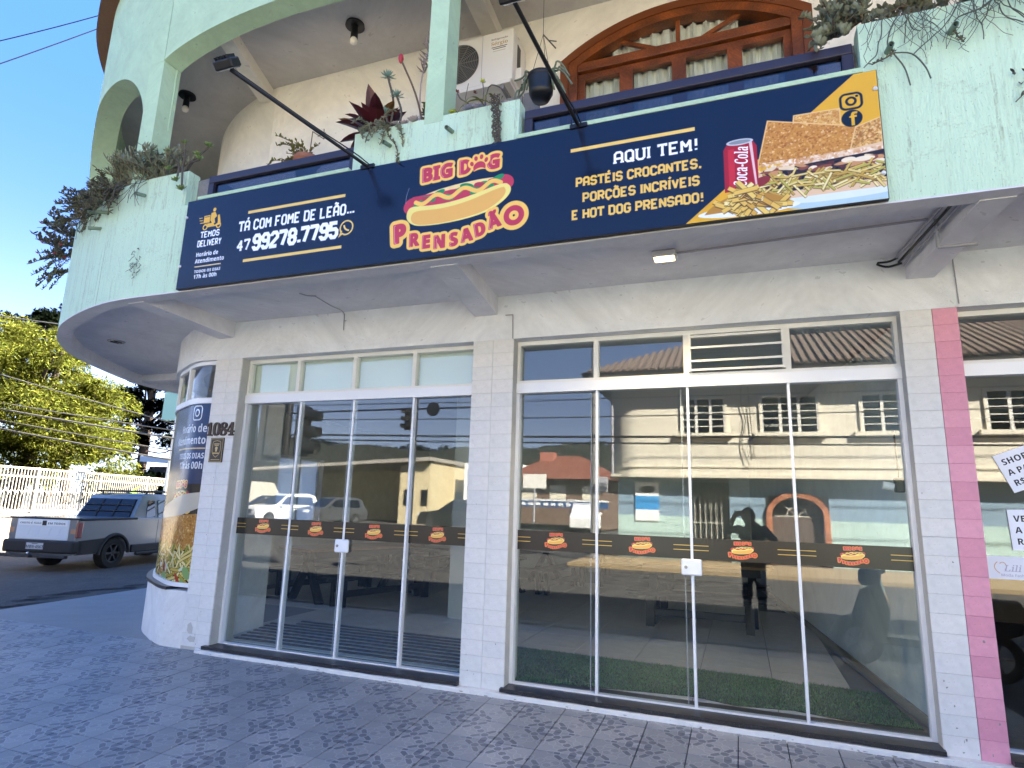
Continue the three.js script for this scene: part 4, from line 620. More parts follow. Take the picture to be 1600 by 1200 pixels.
function tableSet(x, z, turn, L, lt, lb1, lb2) {
  const wd = std(0x9a7448, 0.5, { map: tex(wallDirt, 1, 1) }), bk = std(0x17181d, 0.55);
  const t = thing('dining_table', lt, 'table', [x, 0.06, z], turn, 'dark tables inside the shop');
  for (let k = 0; k < 4; k++) part('plank', rbx(-L / 2, L / 2, 0.7, 0.735, -0.4 + k * 0.2 + 0.003, -0.2 + k * 0.2 - 0.003, 0.006), wd, t);
  part('rail', [bx(-L / 2 + 0.15, L / 2 - 0.15, 0.6, 0.699, 0.3, 0.33), bx(-L / 2 + 0.15, L / 2 - 0.15, 0.6, 0.699, -0.33, -0.3)], bk, t);
  for (const sx of [-1, 1]) { part('leg', beam([sx * (L / 2 - 0.25), 0, 0.34], [sx * (L / 2 - 0.25), 0.7, -0.1], 0.1, 0.07), bk, t); part('leg', beam([sx * (L / 2 - 0.25), 0, -0.34], [sx * (L / 2 - 0.25), 0.7, 0.1], 0.1, 0.07), bk, t); }
  for (const [s, l] of [[1, lb1], [-1, lb2]]) {
    const b = thing('bench', l, 'bench', [x + Math.sin(turn) * 0.68 * s, 0.06, z + Math.cos(turn) * 0.68 * s], turn, 'dark benches inside the shop');
    part('seat', rbx(-L / 2, L / 2, 0.36, 0.41, -0.15, 0.15, 0.012), bk, b); part('stretcher', bx(-L / 2 + 0.25, L / 2 - 0.25, 0.12, 0.2, -0.03, 0.03), bk, b);
    for (const sx of [-1, 1]) for (const sz of [-1, 1]) part('leg', bx(sx * (L / 2 - 0.3) - 0.05, sx * (L / 2 - 0.3) + 0.05, 0, 0.36, sz * 0.08 - 0.035, sz * 0.08 + 0.035), bk, b);
  }
}
tableSet(-0.52, -3.95, 0, 1.75, 'wood-topped dining table behind the right doors', 'dark bench in front of the table behind the right doors', 'dark bench on the far side of the table behind the right doors');
tableSet(-5.5, -3.3, 1.25, 2.1, 'wood-topped dining table nearest the left doors', 'dark bench right of the table nearest the left doors', 'dark bench left of the table nearest the left doors');
tableSet(-3.6, -5.8, 1.4, 2.0, 'wood-topped dining table in the middle of the shop', 'dark bench right of the middle table', 'dark bench left of the middle table');
tableSet(-5.9, -6.6, 1.25, 2.0, 'wood-topped dining table at the back left of the shop', 'dark bench right of the back left table', 'dark bench left of the back left table');
tableSet(-1.9, -7.2, 0.1, 1.8, 'wood-topped dining table at the back of the shop', 'dark bench in front of the back table', 'dark bench behind the back table');
{ const c = thing('security_camera', 'small white and black security camera inside the right shopfront', 'camera', [1.0, 1.68, -0.25]); part('body', (() => { const g = new THREE.CylinderGeometry(0.03, 0.026, 0.07, 14); g.rotateZ(Math.PI / 2 - 0.2); return g; })(), std(0xe6e8ea, 0.4), c); part('lens_hood', rbx(0.04, 0.1, -0.045, 0.06, -0.035, 0.035, 0.012), mat.black, c); part('bracket', bar([0.07, 0.05, 0], [0.07, 0.4, -0.02], 0.006), mat.black, c); }

// ---------- fixtures on the building ----------
function lampArm(label, bxp, tip) {
  const a = thing('floodlight_arm', label, 'floodlight', bxp, 0, 'floodlights on arms over the long sign');
  const T = [tip[0] - bxp[0], tip[1] - bxp[1], tip[2] - bxp[2]];
  part('arm', bar([0, 0, 0], T, 0.013, 10), mat.black, a); part('bracket', [bx(-0.06, 0.06, -0.015, 0.015, -0.02, 0.0), bar([-0.05, 0.0, -0.01], [-0.05, 0.05, -0.01], 0.006)], mat.black, a);
  part('cable', tube([[0.02, 0.01, 0], [T[0] * 0.1 + 0.02, T[1] * 0.1 + 0.02, T[2] * 0.1], [T[0] * 0.4, T[1] * 0.4 + 0.02, T[2] * 0.4], [T[0], T[1] + 0.02, T[2]]], 0.005, 5), mat.black, a);
  const h = part('lamp_head', (() => { const g = rbx(-0.075, 0.075, -0.03, 0.03, -0.05, 0.05, 0.012); const r = mergeGeometries([g, ...[-0.05, -0.025, 0, 0.025, 0.05].map((x) => bx(x - 0.004, x + 0.004, 0.03, 0.05, -0.04, 0.04))]); r.rotateX(0.75); r.translate(T[0], T[1] + 0.02, T[2] + 0.03); return r; })(), mat.black, a);
  const g = bx(-0.062, 0.062, -0.034, -0.0305, -0.04, 0.04); g.rotateX(0.75); g.translate(T[0], T[1] + 0.02, T[2] + 0.03); part('lens', g, std(0x9aa4b4, 0.1, { metalness: 0.4 }), h);
}
lampArm('black floodlight arm left of the hot dog emblem', [-2.59, 4.0, 1.23], [-3.06, 4.255, 2.16]);
lampArm('black floodlight arm in front of the arched window', [-0.92, 4.0, 1.23], [-1.04, 4.16, 2.16]);
{
  const f = thing('soffit_floodlight', 'small lit white floodlight under the balcony soffit', 'floodlight', [-0.44, 3.3, 0.57]);
  part('housing', rbx(-0.085, 0.085, -0.05, -0.005, -0.06, 0.06, 0.01), std(0xc9cacb, 0.4), f); part('bracket', bx(-0.03, 0.03, -0.006, 0, -0.03, 0.03), mat.pvc, f);
  part('lamp_lens', rbx(-0.07, 0.07, -0.056, -0.049, -0.045, 0.045, 0.003, 1), new THREE.MeshStandardMaterial({ color: 0xfff4d8, emissive: 0xffe3a0, emissiveIntensity: 0.75, roughness: 0.4 }), f);
  const l = new THREE.SpotLight(0xffe6b0, 1.2, 0, 1.1, 0.6); l.position.set(-0.44, 3.23, 0.57); l.target.position.set(-0.44, 0, 0.57); l.castShadow = true; l.shadow.radius = 2.5; scene.add(l, l.target);
}
{
  const c = thing('conduit', 'grey conduit pipes run along the soffit and over the right beam', 'conduit', [0, 0, 0]);
  part('pipe', tube([[-0.36, 3.285, 0.565], [0.4, 3.285, 0.61], [1.17, 3.285, 0.655]], 0.009), mat.pvc, c);
  part('pipe', [bar([1.21, 3.285, 0.65], [1.222, 3.12, 0.59], 0.011), bar([1.222, 3.12, 0.59], [1.43, 3.12, 0.58], 0.011)], mat.pvc, c);
  for (let k = 0; k < 3; k++) part('pipe', bar([1.13 + k * 0.022 - 0.02, 3.27 - k * 0.025, 0.06], [1.235 + k * 0.022 - 0.02, 3.275 - k * 0.025, 1.05], 0.009), k === 1 ? mat.black : mat.pvc, c);
  part('cable', tube([[1.12, 3.27, 0.08], [1.06, 3.24, 0.1], [0.99, 3.25, 0.06], [1.05, 3.21, 0.08], [1.14, 3.22, 0.1]], 0.008), mat.black, c);
  part('cable', tube([[1.72, 3.18, 1.0], [1.6, 3.14, 1.06], [1.53, 3.17, 1.1], [1.5, 3.19, 1.12]], 0.008), mat.black, c);
  const w = thing('wall_cable', 'thin cable running down the header above the pink pier', 'cable', [0, 0, 0]); part('cable', tube([[1.466, 3.25, 0.012], [1.469, 3.1, 0.012], [1.472, 2.92, 0.012]], 0.004), mat.pvc, w);
  const v = thing('wall_cable', 'loose thin cable on the soffit and header above the left shopfront', 'cable', [0, 0, 0]); part('cable', [tube([[-3.66, 3.292, 0.6], [-3.62, 3.285, 0.55], [-3.56, 3.292, 0.49]], 0.006), tube([[-3.57, 3.292, 0.5], [-3.585, 3.285, 0.25], [-3.595, 3.28, 0.015], [-3.592, 3.2, 0.012], [-3.588, 3.107, 0.012]], 0.005), bar([-3.595, 3.2, 0.014], [-3.56, 3.2, 0.02], 0.004)], mat.pvc, v);
  const q = thing('wall_cable', 'bent thin conduit on the header beside the middle beam', 'cable', [0, 0, 0]); part('cable', [bar([-1.88, 3.118, 0.012], [-1.812, 3.116, 0.012], 0.006), bar([-1.812, 3.118, 0.012], [-1.806, 2.9, 0.012], 0.006)], mat.pvc, q);
  const d = thing('downlight', 'round recessed downlight in the curved corner soffit', 'lamp', [-7.1, 3.3, -0.235]); part('ring', (() => { const g = new THREE.TorusGeometry(0.085, 0.014, 8, 28); g.rotateX(Math.PI / 2); return g; })(), mat.pvc, d); part('reflector', (() => { const g = new THREE.CylinderGeometry(0.08, 0.075, 0.012, 24); g.translate(0, -0.002, 0); return g; })(), std(0xa9a49c, 0.3, { metalness: 0.5 }), d);
  for (const x of [-0.03, 0.03]) part('clip', bar([x, -0.012, -0.05], [x, -0.012, 0.05], 0.006), mat.dark, d);
}
for (const [x, z, lb] of [[-5.91, 0.236, 'bare bulb in a black holder on the ceiling by the corner column'], [-3.384, 0.517, 'bare bulb in a black holder on the ceiling of the middle balcony bay']]) {
  const b = thing('ceiling_bulb', lb, 'lamp', [x, 6.1, z], 0, 'bare bulbs on the balcony ceiling');
  part('plate', (() => { const g = new THREE.CylinderGeometry(0.09, 0.095, 0.025, 20); g.translate(0, -0.013, 0); return g; })(), mat.black, b); part('holder', (() => { const g = new THREE.CylinderGeometry(0.032, 0.036, 0.14, 14); g.translate(0, -0.09, 0); return g; })(), mat.black, b);
  part('bulb', (() => { const g = new THREE.SphereGeometry(0.038, 14, 12); g.scale(1, 1.2, 1); g.translate(0, -0.19, 0); return g; })(), phys(0xded8cc, 0.15), b);
}
{ // air conditioner
  const a = thing('air_conditioner', 'white outdoor air conditioner unit mounted behind the middle column', 'air conditioner', [-2.13, 5.2, 0.2]); const w = std(0xdcd6cb, 0.5), h = 0.38;
  part('casing', rbx(-h, h, 0, 0.53, -0.17, 0.17, 0.015), w, a);
  const fx = -0.155, fy = 0.27; part('fan_opening', (() => { const g = new THREE.CylinderGeometry(0.2, 0.2, 0.012, 36); g.rotateX(Math.PI / 2); g.translate(fx, fy, 0.168); return g; })(), std(0x3a3834, 0.7), a);
  const gr = part('fan_grille', (() => { const l = []; for (let r = 0.03; r < 0.205; r += 0.017) { const g = new THREE.TorusGeometry(r, 0.0028, 5, 36); g.translate(fx, fy, 0.181); l.push(g.toNonIndexed()); } for (let k = 0; k < 6; k++) l.push(bar([fx - 0.2 * Math.cos(k * 0.52), fy - 0.2 * Math.sin(k * 0.52), 0.183], [fx + 0.2 * Math.cos(k * 0.52), fy + 0.2 * Math.sin(k * 0.52), 0.183], 0.003, 5)); return l; })(), std(0x77736c, 0.6), a);
  const pl = new THREE.PlaneGeometry(0.2, 0.2); pl.translate(0.245, 0.38, 0.1715); part('printed_label', pl, std(0xffffff, 0.6, { map: acTex }), a);
  part('seam', bx(0.075, 0.079, 0.02, 0.52, 0.165, 0.1715), mat.pvc, a); part('side_handle', rbx(h - 0.004, h + 0.004, 0.2, 0.44, -0.02, 0.06, 0.002, 1), mat.dark, a); part('valve_cover', rbx(h, h + 0.06, 0.04, 0.16, -0.02, 0.1, 0.01), w, a); part('foot_rail', bx(-h + 0.02, h - 0.02, -0.03, -0.001, -0.14, 0.174), w, a);
  part('bracket', bx(-0.3, -0.27, -0.07, -0.031, -0.2, 0.16), mat.concrete, a); part('bracket', bx(0.27, 0.3, -0.07, -0.031, -0.2, 0.16), mat.concrete, a);
  const p = single('clay_pot_base', (() => { const g = new THREE.LatheGeometry([[0, 0], [0.055, 0], [0.07, 0.09], [0.06, 0.09]].map((q) => new THREE.Vector2(...q)), 20); g.translate(-1.86, 5.735, 0.12); return g; })(), std(0x8a4e36, 0.8), 'small clay pot standing on the air conditioner', 'pot');
  const ld = thing('timber_ledge', 'grey weathered boards under the air conditioner', 'boards', [-1.75, 4.9, 0.35]); for (let k = 0; k < 4; k++) part('board', rbx(-0.4 + k * 0.16, -0.25 + k * 0.16, -0.05 + k * 0.012, 0.16 + k * 0.012, -0.1, -0.07, 0.004, 1), mat.concrete, ld);
}
// drain spouts through the parapet
{
  const sp = [[-2.433, 4.178, 1.17], [-1.9, 4.19, 1.17], [0.915, 4.128, 1.17], [1.227, 4.172, 1.17], [-5.047, 4.18, 1.165], [-5.62, 4.13, 1.1], [-5.75, 4.0, 1.06], [-5.85, 4.2, 1.03]];
  const words = ['leftmost in the middle planter wall', 'right of the middle column', 'left of two in the right parapet', 'right of two in the right parapet', 'nearest the long sign on the corner parapet', 'lowest of three on the curved parapet', 'middle of three on the curved parapet', 'highest of three on the curved parapet'];
  sp.forEach(([x, y, z], i) => { const s = thing('drain_spout', 'short green drain spout ' + words[i], 'drain pipe', [x, y, z], i > 4 ? -0.5 : 0, 'drain spouts in the parapets'); part('pipe', (() => { const g = new THREE.LatheGeometry([[0.011, -0.01], [0.017, -0.01], [0.017, 0.1], [0.011, 0.1], [0.011, 0.02]].map((q) => new THREE.Vector2(...q)), 14); g.rotateX(Math.PI / 2 + 0.25); return g; })(), std(0x7d8f7a, 0.8), s); part('bore', (() => { const g = new THREE.CircleGeometry(0.011, 12); g.rotateX(0.25); g.translate(0, -0.017, 0.07); return g; })(), mat.black, s); });
}
// ---------- plants ----------
// one leaf lying along +z, root at the origin, rising by bend
function leafGeo(L, w, bend = 0.3, fold = 0.25, seg = 5, tipAt = 0.45) {
  const p = [], uv = []; const row = (i) => { const t = i / seg, W = w * Math.pow(Math.sin(Math.PI * Math.min(1, (t * (1 - tipAt) * 2 + (t > tipAt ? 0 : 0)) / (2 * (1 - tipAt) + 0.001) * 0.94 + 0.06)), 0.8) * (i === seg ? 0.05 : 1), z = L * t * Math.cos(bend * t), y = L * t * Math.sin(bend * t); return [[-W, y + fold * W, z], [0, y, z], [W, y + fold * W, z]]; };
  for (let i = 0; i < seg; i++) { const a = row(i), b = row(i + 1); for (const k of [0, 1]) { for (const q of [a[k], b[k], b[k + 1], a[k], b[k + 1], a[k + 1]]) p.push(...q); for (let q = 0; q < 6; q++) uv.push(0, 0); } }
  const g = new THREE.BufferGeometry(); g.setAttribute('position', new THREE.Float32BufferAttribute(p, 3)); g.setAttribute('uv', new THREE.Float32BufferAttribute(uv, 2)); g.computeVertexNormals(); return g;
}
const fat = (L, w) => { const g = new THREE.SphereGeometry(1, 6, 5); g.scale(w, w * 0.5, L / 2); g.translate(0, 0, L / 2); return g.toNonIndexed(); };
function aim(g, pos, yaw, pitch, roll = 0) { const m = new THREE.Matrix4().makeRotationFromEuler(new THREE.Euler(-pitch, yaw, roll, 'YXZ')); m.setPosition(...pos); const c = g.clone(); c.applyMatrix4(m); return c; }
function rosette(pos, R, n, leaf, tilt = [0.15, 1.3], face = [0, 1, 0]) {
  const l = []; for (let i = 0; i < n; i++) { const t = i / n, s = 0.45 + 0.55 * (1 - t); const g = leaf.clone(); g.scale(s, s, s); l.push(aim(g, [0, 0, 0], i * 2.4, tilt[0] + (tilt[1] - tilt[0]) * t + rr(-0.1, 0.1))); }
  const q = new THREE.Quaternion().setFromUnitVectors(V(0, 1, 0), V(...face).normalize()), m = merge(l); m.scale(R, R, R); m.applyQuaternion(q); m.translate(...pos); return m;
}
const pm = { grey: std(0x80866f, 0.75), greyDark: std(0x62634e, 0.8), green: std(0x4d6a30, 0.6), blue: std(0x7fa39a, 0.65), maroon: phys(0x4a1d22, 0.35, { side: THREE.DoubleSide }), pale: std(0xb5a6a4, 0.65), olive: std(0x6b6a2c, 0.7), stem: std(0x6d5a48, 0.85), dry: std(0x5e564c, 0.9), red: std(0xb02a36, 0.5), lav: std(0x9a97a6, 0.6), yellow: std(0xb7bf4e, 0.6), darkTw: std(0x4a4a3e, 0.85), terra: std(0x9c6a55, 0.85) };
for (const k in pm) pm[k].side = THREE.DoubleSide;
const UL = leafGeo(1, 0.26, 0.45, 0.3), UF = fat(1, 0.17), UN = leafGeo(1, 0.1, 0.35, 0.3);
function stemWalk(p, dir, n, step, wob, sag) { const o = [V(...p)], d = V(...dir).normalize(); for (let i = 0; i < n; i++) { d.x += rr(-wob, wob); d.y += rr(-wob, wob) - sag; d.z += rr(-wob, wob) * 0.5; d.normalize(); const q = o[o.length - 1].clone().addScaledVector(d, step); o.push(q); } return o; }
function leafyStem(pts, leaf, L, every, pitch = 0.6) { const l = []; for (let i = 1; i < pts.length; i++) for (let k = 0; k < every; k++) { const t = k / every, p = pts[i - 1].clone().lerp(pts[i], t), g = leaf.clone(); const s = L * rr(0.7, 1.2); g.scale(s, s, s); l.push(aim(g, [p.x, p.y, p.z], rr(0, 6.28), rr(-0.2, pitch))); } return l; }
// bushy sprawling succulent: many short leafy stems from spots along a line
function sprawl(name, label, spots, o, cat = 'plant', group) {
  const t = thing(name, label, cat, spots[0], 0, group), st = [], lf = [], fl = [], off = spots[0];
  for (const s of spots) for (let k = 0; k < o.n; k++) {
    const p = [s[0] - off[0] + rr(-o.spread, o.spread), s[1] - off[1], s[2] - off[2] + rr(-0.05, 0.05)], d = [rr(-1, 1) * o.side + (o.lean?.[0] ?? 0), rr(o.up[0], o.up[1]), rr(-0.3, 0.8) + (o.lean?.[2] ?? 0)];
    const o2 = [V(...p)], dd = V(...d).normalize(); for (let i = 0; i < o.len; i++) { dd.x += rr(-0.35, 0.35); dd.y += rr(-0.3, 0.3) - o.sag; dd.z += rr(-0.2, 0.2); dd.normalize(); o2.push(o2[i].clone().addScaledVector(dd, o.step * rr(0.7, 1.2))); }
    st.push(tube(o2, o.r ?? 0.004, 4, o2.length * 2)); lf.push(...leafyStem(o2, o.leaf, o.L, o.every, o.pitch ?? 0.9));
    if (o.flower && rnd() < o.flower) { const e = o2[o2.length - 1]; fl.push(rosette([e.x, e.y, e.z], 0.03, 8, UL)); }
  }
  part('stems', st, o.stemM ?? pm.stem, t); part('leaves', lf, o.m, t); if (fl.length) part('flowers', fl, o.fm ?? pm.red, t); return t;
}
reseed(101);
sprawl('trailing_succulent', 'grey trailing succulent spilling over the corner parapet below the small arch', [[-5.5, 4.32, 1.08], [-5.75, 4.32, 1.02], [-6.0, 4.32, 0.93], [-6.25, 4.32, 0.83]], { n: 17, spread: 0.15, side: 0.8, up: [-0.2, 0.8], lean: [-0.3, 0, 0.5], len: 6, step: 0.055, sag: 0.17, leaf: UF, L: 0.05, every: 6, m: pm.greyDark });
sprawl('feathery_succulent', 'pale grey bushy succulent standing on the corner planter in front of the column', [[-5.42, 4.34, 1.06], [-5.25, 4.34, 1.08], [-5.08, 4.34, 1.09], [-4.95, 4.34, 1.1]], { n: 20, spread: 0.11, side: 0.6, up: [0.4, 1.5], len: 7, step: 0.05, sag: 0.06, leaf: UN, L: 0.07, every: 6, m: pm.grey });
sprawl('red_flowering_plant', 'leggy plant with red flowers hanging at the far left of the balcony', [[-6.95, 4.3, 0.56], [-7.15, 4.25, 0.45], [-7.35, 4.2, 0.3]], { n: 9, spread: 0.16, side: 0.8, up: [-0.3, 0.9], lean: [-0.3, 0, 0.5], len: 5, step: 0.07, sag: 0.09, leaf: UL, L: 0.065, every: 3, m: pm.darkTw, flower: 0.4, stemM: pm.dry });
sprawl('hanging_succulent', 'dark drooping succulent at the far left under the red flowers', [[-7.3, 4.15, 0.4], [-7.45, 4.05, 0.3]], { n: 6, spread: 0.1, side: 0.5, up: [-1, 0.1], lean: [-0.35, 0, 0.4], len: 6, step: 0.055, sag: 0.12, leaf: UL, L: 0.045, every: 4, m: pm.greyDark, stemM: pm.dry });
sprawl('dry_roots', 'dry brown roots hanging from the corner planter', [[-5.5, 4.33, 1.19], [-5.2, 4.33, 1.2], [-6.0, 4.33, 1.0], [-6.5, 4.3, 0.85]], { n: 16, spread: 0.16, side: 0.25, up: [-1, -0.4], lean: [0, 0, 0.25], len: 6, step: 0.05, sag: 0.12, leaf: UN, L: 0.012, every: 1, m: pm.dry, r: 0.0022, stemM: pm.dry });
{ // branching tree-houseleek at the end of the corner planter
  const t = thing('branching_houseleek', 'branching houseleek with rosette tips at the end of the corner planter', 'plant', [-4.72, 4.32, 1.1]), st = [], lf = []; reseed(12);
  const tips = [[0.06, 0.33, 0.05], [-0.12, 0.27, 0.06], [0.2, 0.2, 0.02], [0.28, 0.12, 0.06], [0.12, -0.1, 0.13], [0.2, -0.2, 0.13], [0.03, 0.02, 0.14], [-0.2, 0.18, 0.02], [0.3, 0.28, 0]];
  for (const q of tips) { st.push(tube([[0, -0.03, 0], [q[0] * 0.35 + 0.03, 0.08 + Math.max(0, q[1] * 0.3), q[2] * 0.6], [q[0], q[1], q[2]]], 0.009, 6, 10)); lf.push(rosette(q, rr(0.05, 0.068), 16, UL, [0.1, 1.2], [q[0], 0.5, q[2] + 0.3])); }
  part('stems', st, pm.dry, t); part('rosettes', lf, std(0x7a9050, 0.6, { side: THREE.DoubleSide }), t);
}
{ // bromeliad, each broad leaf its own part
  const t = thing('bromeliad', 'large dark red bromeliad at the left end of the middle planter', 'plant', [-2.66, 4.38, 1.02]); reseed(14);
  for (let i = 0; i < 28; i++) { const yaw = i * 2.4 + rr(-0.2, 0.2), k = i / 28; part('leaf', aim(leafGeo(rr(0.28, 0.44), rr(0.05, 0.07), rr(-0.5, 0.1), 0.35, 7), [0, 0, 0], yaw, 0.25 + k * 0.9), i % 7 === 3 ? std(0x6a4a22, 0.5, { side: THREE.DoubleSide }) : pm.maroon, t); }
}
for (const [x, y, z, top, R, lb] of [[-2.5, 4.36, 1.1, 0.5, 0.075, 'tallest blue-green rosette on a bare stalk in the middle planter'], [-2.42, 4.36, 1.1, 0.3, 0.07, 'shorter blue-green rosette on a stalk in the middle planter'], [-2.52, 4.36, 1.14, 0.14, 0.075, 'lowest blue-green rosette in the middle planter']]) {
  const t = thing('stalked_succulent', lb, 'plant', [x, y, z], 0, 'blue-green stalked succulents'); const dx = -0.09 * top;
  part('stalk', tube([[0, 0, 0], [0.02, top * 0.5, 0], [dx, top, 0.01]], 0.009), pm.dry, t); part('rosette', rosette([dx, top, 0.01], R, 42, UN, [-0.3, 1.4]), pm.blue, t);
}
{ const t = thing('red_flower_spike', 'red flower spike on a long stem in the middle planter', 'plant', [-2.2, 4.36, 1.08]); part('stem', tube([[0, 0, 0], [-0.1, 0.32, 0], [-0.23, 0.62, 0.02]], 0.008), pm.stem, t); part('flower', (() => { const g = new THREE.SphereGeometry(0.022, 8, 8); g.scale(1, 2, 1); g.translate(-0.24, 0.65, 0.02); return g; })(), pm.red, t); }
{ const t = thing('dry_flower_stem', 'tall dry flower stem in the middle planter', 'plant', [-2.25, 4.36, 1.05]); reseed(41); const l = []; for (let i = 0; i < 40; i++) l.push(aim(UN.clone().scale(0.08, 0.08, 0.08), [-0.0 + 0.05 * i / 40, 0.5 + 0.3 * i / 40, 0], rr(0, 6.3), rr(0, 0.9))); part('stem', tube([[0, 0, 0], [-0.02, 0.4, 0], [0.05, 0.82, 0]], 0.006), pm.pale, t); part('bracts', l, std(0x8a7a74, 0.8, { side: THREE.DoubleSide }), t); }
reseed(15);
for (const [x, z, R, m, lb] of [[-2.34, 1.13, 0.06, pm.pale, 'pinkish rosette leftmost on the middle planter edge'], [-2.25, 1.14, 0.075, pm.pale, 'pinkish rosette left of the middle column'], [-2.42, 1.15, 0.05, pm.pale, 'small pale rosette at the edge below the bromeliad'], [-1.72, 1.1, 0.095, pm.lav, 'large lilac rosette right of the middle column'], [-1.79, 1.14, 0.07, pm.lav, 'smaller lilac rosette right of the middle column'], [-1.92, 1.14, 0.05, pm.yellow, 'small yellow-green rosette at the foot of the middle column'], [-1.5, 1.12, 0.045, pm.pale, 'small pale rosette near the right end of the middle planter']]) {
  const t = thing('rosette_succulent', lb, 'plant', [x, 4.365, z], 0, 'rosette succulents on the middle planter'); part('rosette', rosette([0, 0, 0], R, 30, UL, [0.05, 1.3], [0, 0.8, 0.6]), m, t); part('stem', bar([0, -0.05, 0], [0, 0.005, 0], 0.01), pm.stem, t);
}
sprawl('hanging_stonecrop', 'pale trailing stonecrop hanging from the left end of the middle planter', [[-2.66, 4.35, 1.19], [-2.55, 4.35, 1.19], [-2.42, 4.35, 1.19]], { n: 5, spread: 0.06, side: 0.5, up: [-0.5, 0.3], lean: [0, 0, 0.3], len: 6, step: 0.035, sag: 0.25, leaf: UF, L: 0.03, every: 5, m: pm.grey });
sprawl('upright_succulent', 'upright green succulent beside the middle column', [[-2.2, 4.36, 1.0]], { n: 8, spread: 0.06, side: 0.2, up: [1, 1.6], len: 5, step: 0.05, sag: -0.02, leaf: UL, L: 0.06, every: 4, m: pm.olive });
{ const t = thing('woven_vine', 'dry woven vine hanging down the middle planter wall', 'plant', [-1.55, 4.37, 1.185]); reseed(61); const l = []; for (let k = 0; k < 9; k++) { const a = []; for (let i = 0; i <= 14; i++) a.push([0.028 * Math.sin(i * 1.3 + k * 0.7) + (i / 14) * 0.03 + rr(-0.012, 0.012), 0.02 - i * 0.028, 0.006 + 0.014 * (1 + Math.cos(i * 1.3 + k * 0.7))]); l.push(tube(a, 0.004, 4)); } part('stems', l, pm.dry, t); const lf = []; for (let i = 0; i < 60; i++) lf.push(aim(UL.clone().scale(0.022, 0.022, 0.022), [rr(-0.03, 0.06), rr(-0.36, 0.02), 0.02], rr(0, 6.3), rr(0, 1))); part('leaves', lf, pm.greyDark, t); }
{ const t = thing('leafy_vine', 'thin green vine hanging down beside the left floodlight', 'plant', [-2.46, 4.34, 1.185]); reseed(62); const a = [V(0, 0, 0.01), V(0.03, -0.1, 0.015), V(0.1, -0.2, 0.012), V(0.12, -0.33, 0.012), V(0.17, -0.38, 0.06)]; part('stem', tube(a, 0.004, 4), pm.stem, t); part('leaves', leafyStem(new THREE.CatmullRomCurve3(a).getPoints(14), UL, 0.03, 3), pm.greyDark, t); }
{ const t = thing('long_leaf_plant', 'long narrow leaves arching over the planter wall right of the column', 'plant', [-1.6, 4.37, 1.15]); for (const [x, l, y] of [[0, 0.32, 2.6], [0.03, 0.24, 3.6], [-0.06, 0.26, 3.3]]) part('leaf', aim(leafGeo(l, 0.011, -1.1, 0.4, 8), [x, 0, 0], y - 3.6, 0.5), pm.olive, t); }
{ const t = thing('bare_twig_plant', 'thin dark twigs with small flower heads right of the middle column', 'plant', [-1.78, 4.37, 1.1]); part('twigs', [tube([[0, 0, 0], [-0.03, 0.08, 0], [-0.1, 0.14, 0.01], [-0.13, 0.2, 0]], 0.006), tube([[0.08, 0, 0], [0.09, 0.14, 0], [0.08, 0.24, 0]], 0.004), tube([[0.1, 0, 0], [0.14, 0.2, 0], [0.24, 0.14, 0.02], [0.27, 0.1, 0.03]], 0.005), tube([[-0.05, 0.02, 0], [-0.06, 0.12, 0], [-0.04, 0.26, 0]], 0.003)], pm.dry, t); part('flower_heads', [rosette([-0.13, 0.2, 0], 0.03, 12, UL), rosette([0.02, 0.16, 0], 0.028, 12, UL)], std(0x6a3a34, 0.8, { side: THREE.DoubleSide }), t); part('flowers', rosette([0.08, 0.24, 0], 0.035, 14, UL), pm.yellow, t); }
{ // pot with trailing plant behind the left railing
  const t = thing('potted_plant', 'terracotta pot with a trailing yellow-green plant behind the left railing', 'potted plant', [-3.42, 4.28, 0.95]); reseed(71);
  part('pot', (() => { const g = new THREE.LatheGeometry([[0, -0.1], [0.075, -0.1], [0.1, 0.06], [0.115, 0.06], [0.115, 0.1], [0.1, 0.1], [0.09, 0.07], [0, 0.07]].map((q) => new THREE.Vector2(...q)), 28); return g; })(), pm.terra, t);
  const st = [], lf = []; for (let k = 0; k < 20; k++) { const a = stemWalk([rr(-0.06, 0.03), 0.09, 0], [rr(-1, 0.1), rr(0, 0.9), rr(-0.3, 0.5)], k < 4 ? 9 : 5, 0.04, 0.5, 0.16); st.push(tube(a, 0.003, 4)); lf.push(...leafyStem(a, UL, 0.032, 5)); } part('stems', st, pm.stem, t); part('leaves', lf, pm.olive, t);
  part('wire_hanger', [bar([0.02, 0.08, 0], [0.03, 0.36, 0], 0.004), bar([0.03, 0.36, 0], [0.16, 0.26, 0], 0.004), bar([0.16, 0.26, 0], [0.15, 0.36, 0], 0.004), bar([0.09, 0.3, 0], [0.17, 0.32, 0], 0.004)], pm.stem, t);
}
{ const t = thing('wire_twig', 'bent dry twig left of the bromeliad', 'twig', [-2.86, 4.45, 0.9]); part('twig', [bar([-0.08, 0.08, 0], [0.1, -0.03, 0], 0.005), bar([0, 0.03, 0], [-0.03, -0.12, 0], 0.004), bar([0.02, 0.02, 0], [0.04, 0.09, 0], 0.004), bar([0.04, 0.09, 0], [0.08, 0.0, 0], 0.004)], pm.dry, t); }
